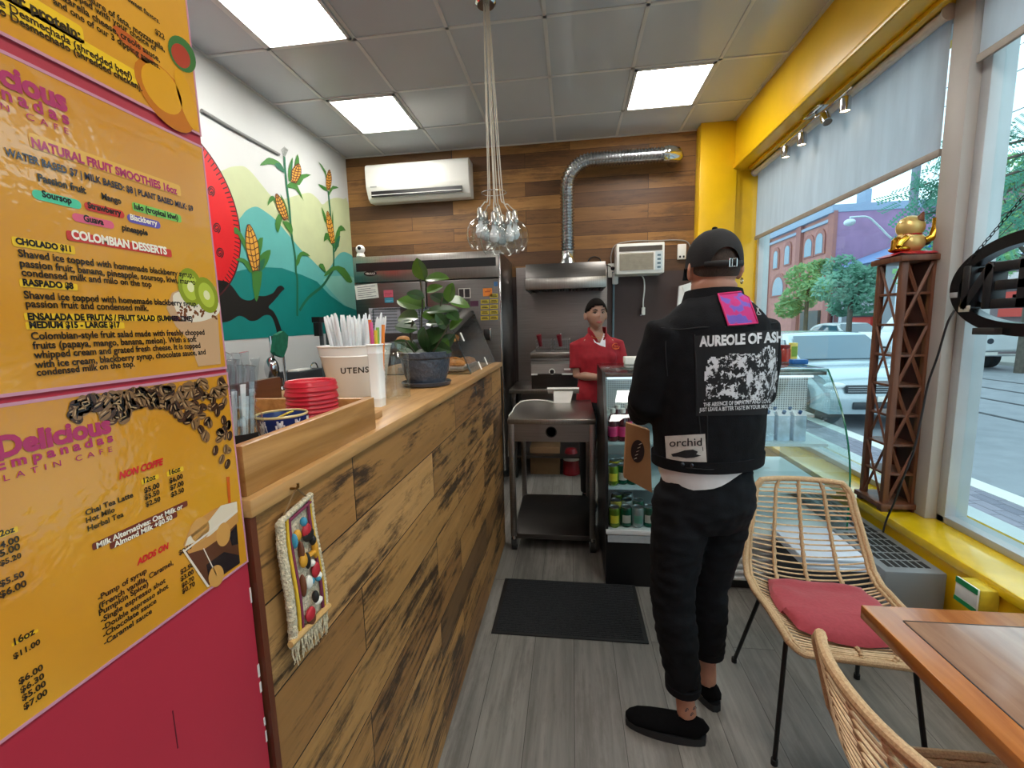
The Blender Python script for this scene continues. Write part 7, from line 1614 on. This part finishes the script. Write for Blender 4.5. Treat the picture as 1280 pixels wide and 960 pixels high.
# ------------------------------------------------------------------ the street outside
RZ, WZ = -.35, -.25
M_road = pm('worn_asphalt', '#8e9299', .8, 0, .1, 3, bump=.2, bscale=60); M_walk = pm('pale_concrete_walk', '#c3c4bf', .8, 0, .06, 2); M_curb = pm('light_kerb_stone', '#dcdcd6', .8, 0, .05, 5)
M_paver = planks('grey_purple_pavers', (1, 0, 2), .24, .12, ['#8a8793', '#9b96a3', '#7f7d8b', '#a29daa'], '#6d6a76', .2, .8, .4, .004)
MB().box((2.06, -12, -.6), (3.0, 75, WZ)).build('ground_slab', M_walk, kind='structure', smooth=False)
MB().box((3.0, -12, -.6), (4.05, 75, WZ - .002)).build('ground_pavers', M_paver, kind='structure', smooth=False)
MB().box((4.05, -12, -.6), (4.25, 75, WZ + .004)).build('trim_7', M_curb, kind='structure', smooth=False)
MB().box((4.25, -30, -.9), (15.2, 120, RZ)).build('road', M_road, kind='structure', smooth=False)
MB().box((15.2, -30, -.6), (18.0, 120, RZ + .12)).build('ground_far', M_walk, kind='structure', smooth=False)
b = MB()
for x in (7.6, 8.95, 10.3, 11.65): b.box((x - .05, -30, RZ - .01), (x + .05, 120, RZ + .006))
b.build('trim_5', pm('dark_rail_steel', '#4d5258', .4, .6), kind='structure', smooth=False)
MB().box((1.93, -3.2, .30), (2.22, 4.9, .43), .01).build('trim_6', pm('pale_reflection_ledge', '#c9d3d6', .7, 0, .05, 8), kind='structure')  # added ledge; its pale blue stands in for a reflection low in the glass
# red brick corner building
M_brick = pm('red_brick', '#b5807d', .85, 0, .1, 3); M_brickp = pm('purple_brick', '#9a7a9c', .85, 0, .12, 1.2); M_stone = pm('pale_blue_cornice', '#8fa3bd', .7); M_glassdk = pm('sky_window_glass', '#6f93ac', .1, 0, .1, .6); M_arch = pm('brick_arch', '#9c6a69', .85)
BXx = 18.0; y0 = px(1042, 330, 0, BXx).y; hz_ = px(1042, 258, 0, BXx).z
t = thing('brick_building', 'two storey red brick corner building with arched windows across the street', 'building', (BXx, y0 + 12, RZ))
MB().box((BXx, y0, RZ), (BXx + 16, y0 + 30, hz_ - .5)).build('walls', M_brick, t, smooth=False)
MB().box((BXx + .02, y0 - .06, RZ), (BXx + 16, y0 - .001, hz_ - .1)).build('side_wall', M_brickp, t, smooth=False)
b = MB(); b.box((BXx - .35, y0 - .1, hz_ - .5), (BXx + 16, y0 + 30, hz_)); b.box((BXx - .2, y0, hz_ - 1.0), (BXx, y0 + 30, hz_ - .8)); b.build('cornice', M_stone, t, smooth=False)
def arch_outline(yc, zb, w, h): return [(yc - w, zb), (yc + w, zb), (yc + w, zb + h - w)] + [(yc + w * math.cos(q), zb + h - w + w * math.sin(q)) for q in [i / 10 * math.pi for i in range(1, 10)]] + [(yc - w, zb + h - w)]
for (xa, ya, xb, yb) in ((1021, 290, 1031, 318), (1007, 297, 1017, 322), (982, 306, 989, 331), (968, 313, 974, 336), (967, 345, 981, 370)):
    p, q = px(xa, yb, 0, BXx), px(xb, ya, 0, BXx); yc = (p.y + q.y) / 2; w = abs(p.y - q.y) / 2; h = q.z - p.z
    f = MB().prism(arch_outline(yc, p.z - .1, w * 1.55, h * 1.22 + .1), 0, BXx - .1, BXx + .02).build('window', M_arch, t, smooth=False)
    MB().prism(arch_outline(yc, p.z, w, h), 0, BXx - .13, BXx - .09).build('pane', M_glassdk, f, smooth=False)
b = MB()
for x in (1040, 1000, 960): p = px(x, 330, 0, BXx); b.box((BXx - .25, p.y - .35, RZ), (BXx, p.y + .35, hz_ - .4))
b.build('pilasters', M_arch, t, smooth=False)
p, q = px(1075.5, 258, 1, y0 + 2), px(1084.5, 238, 1, y0 + 2); MB().box((p.x, y0 + 1.5, hz_ - .3), (q.x, y0 + 2.5, q.z)).build('chimney', M_stone, t, smooth=False)
brick = t; YBD = px(1226, 320, 0, BXx).y
# low row building in front of it
y1 = px(1175, 300, 0, BXx - .5).y
t = thing('row_building', 'low building with blue sloping roof and red shop front across the street', 'building', (BXx, 25, RZ))
zb_ = px(1042, 335, 0, BXx - .4).z
MB().box((BXx + .0, YBD + .1, RZ), (BXx + 10, y0 - .12, zb_)).build('walls', pm('grey_plaster', '#8d929b', .8), t, smooth=False)
MB().prism([(BXx - .6, zb_ - .15), (BXx + 4.5, zb_ + 1.7), (BXx + 10, zb_ + 1.7), (BXx + 10, zb_ - .15)], 1, YBD + .1, y0 - .15).build('roof', pm('blue_metal_roof', '#6f8fc0', .5), t, smooth=False)
def front_box(nm, xa, ya, xb, yb, col, d=.15, xx=BXx - .02, t=t):
    p, q = px(xa, yb, 0, xx), px(xb, ya, 0, xx); ya_, yb_ = sorted((p.y, q.y)); return MB().box((xx - d, ya_, max(RZ, p.z)), (xx, yb_, q.z)).build(nm, pm(nm + '_paint', col, .6), t, smooth=False)
front_box('red_shop_front', 1063, 396, 1092, 416, '#d2372f'); front_box('green_awning', 1062, 391, 1094, 395, '#3c6b52', .8); front_box('dark_red_gate', 1034, 392, 1041, 425, '#54242b', t=brick); front_box('white_column', 1052, 386, 1059, 428, '#b9c3cf', .3)
front_box('porch', 1002, 388, 1026, 422, '#4a5358', .2, t=brick); front_box('maroon_gate', 1043, 392, 1051, 425, '#54242b'); front_box('shop_window', 1180, 330, 1200, 395, '#5b7386'); front_box('blue_fascia', 1150, 300, 1166, 312, '#2f6fc4', .3)
# shop signs across the street, seen through the oval sign
t = thing('storefront', 'pale shop front with colourful posters across the street, behind the oval sign', 'shop front', (BXx, 10, RZ))
MB().box((BXx, -4, RZ), (BXx + 9, YBD - .1, 7.2)).build('walls', pm('dim_brick_front', '#7d6f74', .8, 0, .1, 2), t, smooth=False)
def front2(nm, xa, ya, xb, yb, col): p, q = px(xa, yb, 0, BXx - .02), px(xb, ya, 0, BXx - .02); a, c = sorted((p.y, q.y)); z0_, z1_ = sorted((p.z, q.z)); MB().box((BXx - .12, a, z0_), (BXx, c, z1_)).build(nm, pm(nm + '_print', col, .6), t, smooth=False)
front2('white_poster', 1255, 337, 1300, 362, '#d9cfd2'); front2('red_poster', 1250, 362, 1300, 396, '#c9483f'); front2('purple_poster', 1268, 366, 1300, 378, '#5b3f9a'); front2('dark_window', 1244, 300, 1320, 334, '#4f5f6c')
p = px(1274, 311, 0, BXx - .2); MB().lathe([(0, 0), (.42, 0), (.42, .06), (0, .06)], (0, 0, 0), 28, M=Matrix.Translation(p) @ Matrix.Rotation(-math.pi / 2, 4, 'Y')).build('round_sign', pm('white_round_sign', '#dfe6ee', .5), t)
MB().tube([p + Vector((-.07, .34 * math.cos(q), .34 * math.sin(q))) for q in [i / 28 * 2 * math.pi for i in range(28)]], .03, 6, close=True).build('sign_ring', pm('blue_sign_ring', '#4d6f9a', .5), t)
# poles, lamp, wires
p = px(1134, 330, 1, 24); tpz = px(1136, 200, 1, 24).z
MB().tube([(p.x, 24, RZ), (p.x + .05, 24, tpz + 2)], [.2, .15], 12).build('utility_pole', pm('grey_wood_pole', '#77818f', .8), loc=(p.x, 24, RZ), label='grey wooden utility pole rising behind the gold cat', cat='pole')
L_ = 19.0; hd2 = px(1062, 278, 1, L_); e = px(1112, 296, 1, L_); e2 = px(1128, 305, 1, L_)
t = thing('street_lamp', 'street lamp with a white globe on a curved arm across the road', 'street lamp', (e2.x, L_, RZ))
M_lp = pm('pale_lamp_metal', '#c9d6e2', .4, .3)
MB().tube([(e2.x, L_, RZ), (e2.x, L_, e2.z + .6)], .08, 10).build('post', M_lp, t)
MB().tube(spline([(e2.x, L_, e2.z), e, px(1100, 284, 1, L_), px(1086, 272, 1, L_), px(1073, 271, 1, L_), hd2 + Vector((0, 0, .18))], 5), .035, 8).build('arm', M_lp, t)
MB().ell(hd2, (.19, .19, .13)).build('globe', M_lp, t)
for i, (a, c) in enumerate((((1200, 98), (1290, 45)), ((1200, 122), (1290, 78)), ((1200, 165), (1290, 128)))):
    A, B = px(*a, 0, 11), px(*c, 0, 11); d = (B - A); A, B = A - d * 6, B + d * 5
    MB().tube([A, lerp(A, B, .5) + Vector((0, 0, -.05)), B], .012, 5).build('overhead_wire', pm('dark_wire', '#3c4a55', .6), loc=A, label='dark overhead wire crossing the sky in the right window, %s of three' % ('highest', 'middle', 'lowest')[i], cat='wire', group='overhead wires')
# vehicles -----------------------------------------------------------------------------
M_tyre = pm('tyre_rubber', '#202327', .8); M_rim = pm('alloy_rim', '#a9b1b8', .3, .8)
M_carglass = pm('car_glass', '#3f6175', .06, 0, .05, 2, coat=1)
def suv(label, loc, rz, paint, wid=1.86):
    t = thing('car', label, 'car', loc, rz); w = wid / 2
    # local: front towards -y, ground z=0
    sidep = [(0.0, .28), (-.02, .52), (.03, .72), (.16, .86), (.55, .95), (1.15, 1.03), (1.75, 1.45), (2.1, 1.54), (3.3, 1.53), (4.1, 1.35), (4.45, 1.0), (4.52, .6), (4.48, .3)]
    def wd(y, z): k = w if z < .95 else w * (1 - .26 * (z - .95) / .6); return k * (1 - .10 * max(0, 1 - y / .5) ** 2 - .06 * max(0, (y - 4) / .5))
    b = MB(); tb_ = bmesh.new(); S = [Vector((0, *q)) for q in sidep]; S = [Vector((0, q.y, q.z)) for q in spline(S, 4)]
    rows = [[tb_.verts.new((wd(q.y, q.z) * u, q.y, q.z + .03 * (1 - u * u) * (1 if q.z > .8 else 0))) for u in (-1, -.85, -.4, 0, .4, .85, 1)] for q in S]
    for A, B in zip(rows, rows[1:]):
        for k in range(6): tb_.faces.new((A[k], A[k + 1], B[k + 1], B[k]))
    for s in (0, 6):
        f = tb_.faces.new([r[s] for r in rows]); bmesh.ops.triangulate(tb_, faces=[f])
    tb_.faces.new([r[k] for r in (rows[0],) for k in range(7)] + [rows[-1][k] for k in range(6, -1, -1)])
    bmesh.ops.recalc_face_normals(tb_, faces=tb_.faces[:]); b.merge(tb_); b.build('body', paint, t, local=True, ang=50)
    def sec(y0, z0, y1, z1, k0, k1, lift): return [Vector((-wd(y0, z0) * k0, y0, z0 + lift)), Vector((wd(y0, z0) * k0, y0, z0 + lift)), Vector((wd(y1, z1) * k1, y1, z1 + lift)), Vector((-wd(y1, z1) * k1, y1, z1 + lift))]
    MB().plate(sec(1.17, 1.06, 1.74, 1.465, .92, .9, .02), (0, -.6, .8), .02).build('windshield', M_carglass, t, local=True, smooth=False)
    b = MB()
    for s in (-1, 1):
        P = [(1.45, 1.05), (1.85, 1.42), (3.2, 1.44), (3.9, 1.3), (4.1, 1.05)]; b.plate([Vector((s * (wd(y, z) + .004), y, z)) for y, z in P], (s, 0, .2), .012)
    b.build('side_windows', M_carglass, t, local=True, smooth=False)
    b = MB(); b.box((-.62, -.045, .62), (.62, .0, .76), .02); b.box((-.5, -.05, .36), (.5, .0, .48), .02); b.build('grille', pm('dark_grille', '#2c333b', .4), t, local=True)
    b = MB()
    for z in (.655, .69, .725): b.box((-.6, -.055, z - .006), (.6, -.04, z + .006))
    b.build('grille_bars', M_chrome, t, local=True, smooth=False)
    for s in (-1, 1): MB().ell((s * .74, .06, .74), (.17, .1, .06)).build('headlight', pm('headlight_lens', '#dfe8ee', .1, 0, .05, 5, coat=1), t, local=True)
    MB().box((-.16, -.065, .49), (.16, -.045, .58), .004).build('number_plate', M_whitep, t, local=True)
    for x in (-w + .1, w - .1):
        for y in (.92, 3.6):
            wl = MB().lathe([(.2, -.11), (.33, -.1), (.34, -.06), (.34, .06), (.33, .1), (.2, .11)], (0, 0, 0), 26, M=Matrix.Translation((x, y, .34)) @ Matrix.Rotation(math.pi / 2, 4, 'Y')).build('wheel', M_tyre, t, local=True)
            MB().lathe([(0, -.115), (.2, -.112), (.21, .112), (0, .115)], (0, 0, 0), 18, M=Matrix.Translation((x, y, .34)) @ Matrix.Rotation(math.pi / 2, 4, 'Y')).build('rim', M_rim, wl, local=True)
    for s in (-1, 1): MB().ell((s * (w + .08), 1.45, 1.05), (.1, .06, .07)).build('mirror', paint, t, local=True)
    return t
M_silver = pm('silver_car_paint', '#b9c9d2', .25, .35, .03, 2, coat=.8); M_wcar = pm('white_car_paint', '#e3e9ec', .25, 0, .02, 2, coat=.8)
suv('silver car parked nose on behind the wooden tower, outside the window', (5.0, 7.75, RZ), 0, M_silver)
suv('white car parked far behind the silver car across the road', (14.2, 23.0, RZ), math.radians(180) * 0, M_wcar)
# pickup seen from behind
q = px(1237, 463, 2, RZ); t = thing('pickup_truck', 'white pickup truck seen from behind, under the hanging oval sign', 'truck', (q.x - .1, q.y, RZ)); o = Vector((q.x - .1, q.y, RZ))
def bx(b, a, c, bev=0): b.box(o + Vector(a), o + Vector(c), bev); return b
bx(MB(), (-.95, 0, .62), (.95, 2.0, 1.18), .04).build('cargo_bed', M_wcar, t); bx(MB(), (-.8, -.03, .66), (.8, .02, 1.16), .02).build('tailgate', M_wcar, t)
bx(MB(), (-.92, 1.95, .62), (.92, 5.2, 1.2), .06).build('front_body', M_wcar, t)
MB().prism([(o.y + 1.95, o.z + 1.18), (o.y + 2.2, o.z + 1.82), (o.y + 3.3, o.z + 1.82), (o.y + 3.95, o.z + 1.18)], 0, o.x - .82, o.x + .82, bev=.03).build('cab', M_wcar, t)
MB().plate([o + Vector(v) for v in ((-.7, 2.0, 1.3), (.7, 2.0, 1.3), (.66, 2.16, 1.74), (-.66, 2.16, 1.74))], (0, -.9, .3), .02).build('rear_window', M_carglass, t, smooth=False)
bx(MB(), (-.98, -.1, .46), (.98, .06, .62), .03).build('bumper', M_chrome, t); bx(MB(), (-.18, -.12, .5), (.18, -.1, .6)).build('number_plate', M_whitep, t, smooth=False)
for s in (-1, 1): bx(MB(), (s * .88 - .07, -.04, .74), (s * .88 + .07, .02, 1.1), .02).build('tail_light', pm('red_tail_light', '#a8323a', .3), t)
MB().lathe([(0, 0), (.09, 0), (.09, .02), (0, .02)], (0, 0, 0), 20, M=Matrix.Translation(o + Vector((0, -.03, .95))) @ Matrix.Rotation(math.pi / 2, 4, 'X')).build('tailgate_badge', pm('dark_badge', '#4b5560', .3, .5), t)
for x in (-.78, .78):
    for y in (.95, 4.3): MB().lathe([(0, -.13), (.34, -.13), (.38, -.1), (.38, .1), (.34, .13), (0, .13)], (0, 0, 0), 22, M=Matrix.Translation(o + Vector((x, y, .38))) @ Matrix.Rotation(math.pi / 2, 4, 'Y')).build('wheel', M_tyre, t)
# trees --------------------------------------------------------------------------------
def leafmat(name, col):
    m, nt, out = newmat(name); d = N(nt, 'BsdfDiffuse'); tr = N(nt, 'BsdfTranslucent'); mx = N(nt, 'MixShader'); mx.inputs[0].default_value = .4; c = lin(col)
    gi = N(nt, 'TexNoise', Scale=.9, Detail=4); nt.links.new(coords(nt), gi.inputs['Vector']); r = ramp(nt, [(.3, shade(c, .7)), (.7, shade(c, 1.35))], gi.outputs['Fac'])
    for q in (d, tr): nt.links.new(r.outputs[0], q.inputs[0])
    nt.links.new(d.outputs[0], mx.inputs[1]); nt.links.new(tr.outputs[0], mx.inputs[2]); nt.links.new(mx.outputs[0], out.inputs[0]); return m
M_lf1, M_lf2, M_bark = leafmat('fresh_leaf_green', '#93bd8a'), leafmat('blue_leaf_green', '#84b3a0'), pm('grey_bark', '#5d564e', .9, 0, .2, 8, bump=.4)
def leafquads(b, c, r, n, sz, rng):
    t = bmesh.new()
    for _ in range(n):
        while True:
            v = Vector((rng.uniform(-1, 1), rng.uniform(-1, 1), rng.uniform(-1, 1)))
            if v.length <= 1: break
        v = v.normalized() * (v.length ** .45); p = c + Vector((v.x * r[0], v.y * r[1], v.z * r[2]))
        a = Vector((rng.uniform(-1, 1), rng.uniform(-1, 1), rng.uniform(-1, 1))).normalized(); e = a.orthogonal().normalized(); s = sz * rng.uniform(.6, 1.3)
        vs = [t.verts.new(p + q) for q in (a * s, e * s * .5, -a * s, -e * s * .5)]; t.faces.new(vs)
    b.merge(t)
def tree(label, base, trunk_h, blobs, mat, n, sz, seed):
    rng = random.Random(seed); t = thing('street_tree', label, 'tree', base, group='street trees'); base = Vector(base)
    b = MB(); top_ = base + Vector((0, 0, trunk_h)); b.tube([base, lerp(base, top_, .5), top_], [.14, .11, .09], 10)
    for c, r in blobs: b.tube([top_, lerp(top_, Vector(c), .5) + Vector((0, 0, .15)), Vector(c)], [.07, .045, .02], 7)
    b.build('trunk', M_bark, t); b = MB()
    for c, r in blobs: leafquads(b, Vector(c), r, n, sz, rng)
    b.build('foliage', mat, t, smooth=False)
def blobs(L, y): return [(px(x, yy, 1, y + d), (r * y / 555, r * y / 555 * .9, r * .8 * y / 555)) for x, yy, r, d in L]
B1 = blobs([(1003, 345, 17, 0), (1000, 372, 20, 1), (1018, 362, 16, -.6), (985, 385, 14, .4), (1025, 335, 12, .5)], 27); g = px(1006, 420, 1, 27)
tree('bushy green street tree left of the wooden tower, in front of the arched windows', (g.x, 27, RZ), 3.2, B1, M_lf1, 420, .16, 1)
B2 = blobs([(1052, 335, 18, 0), (1066, 352, 22, .5), (1042, 360, 20, -.5), (1078, 375, 18, 0), (1055, 382, 16, 1), (1085, 345, 16, .8)], 23); g = px(1060, 425, 1, 23)
tree('blue green street tree directly behind the wooden tower', (g.x, 23, RZ), 3.0, B2, M_lf2, 420, .15, 2)
B3 = blobs([(1160, 340, 30, 0), (1190, 310, 34, .6), (1225, 330, 30, -.5), (1255, 250, 34, 1), (1235, 285, 30, 0), (1290, 280, 36, .4), (1262, 215, 22, .3)], 15.5); g = px(1278, 440, 1, 15.5)
tree('large dense street tree across the road in the right window', (g.x, 15.5, RZ), 3.4, B3, M_lf1, 620, .10, 3)
# near honey locust: feathery leaf sprays
rng = random.Random(12); base = Vector((8.6, 9.6, WZ)); base = Vector((7.2, 7.0, RZ + .0)); base = Vector((10.0, 7.4, RZ))
t = thing('honey_locust_tree', 'near feathery leaved tree whose sprays hang into the top of the windows', 'tree', base, group='street trees')
br = MB(); lf = MB(); topT = base + Vector((0, 0, 4.2)); br.tube([base, topT], [.14, .1], 10)
def spray(A, B, n):
    br.tube([topT, lerp(topT, A, .6) + Vector((0, 0, .3)), A, B], [.06, .03, .012, .005], 6); t_ = bmesh.new()
    for k in range(n):
        p = lerp(A, B, (k + .5) / n) + Vector((rng.uniform(-.22, .22), rng.uniform(-.3, .3), rng.uniform(-.22, .16))); d = Vector((rng.uniform(-1, 1), rng.uniform(-1, 1), rng.uniform(-.9, -.1))).normalized(); e = d.orthogonal().normalized()
        for j in range(9):
            c = p + d * (.045 * j)
            for s in (-1, 1):
                q = e * s * .06; w = d * .018; t_.faces.new([t_.verts.new(v) for v in (c, c + q * .5 + w, c + q, c + q * .5 - w)])
    lf.merge(t_)
for (a, c, d, n) in (((1200, 215), (1130, 240), 7.4, 16), ((1200, 195), (1155, 190), 7.6, 12), ((1202, 260), (1140, 270), 7.2, 14), ((1204, 290), (1160, 300), 7.4, 12), ((1210, 235), (1165, 215), 7.0, 12), ((1290, 175), (1238, 165), 7.6, 10), ((1290, 185), (1245, 215), 7.6, 14), ((1290, 210), (1240, 260), 7.3, 16), ((1295, 250), (1245, 300), 7.5, 14)):
    spray(px(*a, 1, d), px(*c, 1, d), n * 2)
br.build('branches', M_bark, t); lf.build('leaf_sprays', leafmat('locust_leaf', '#5f9a86'), t, smooth=False)
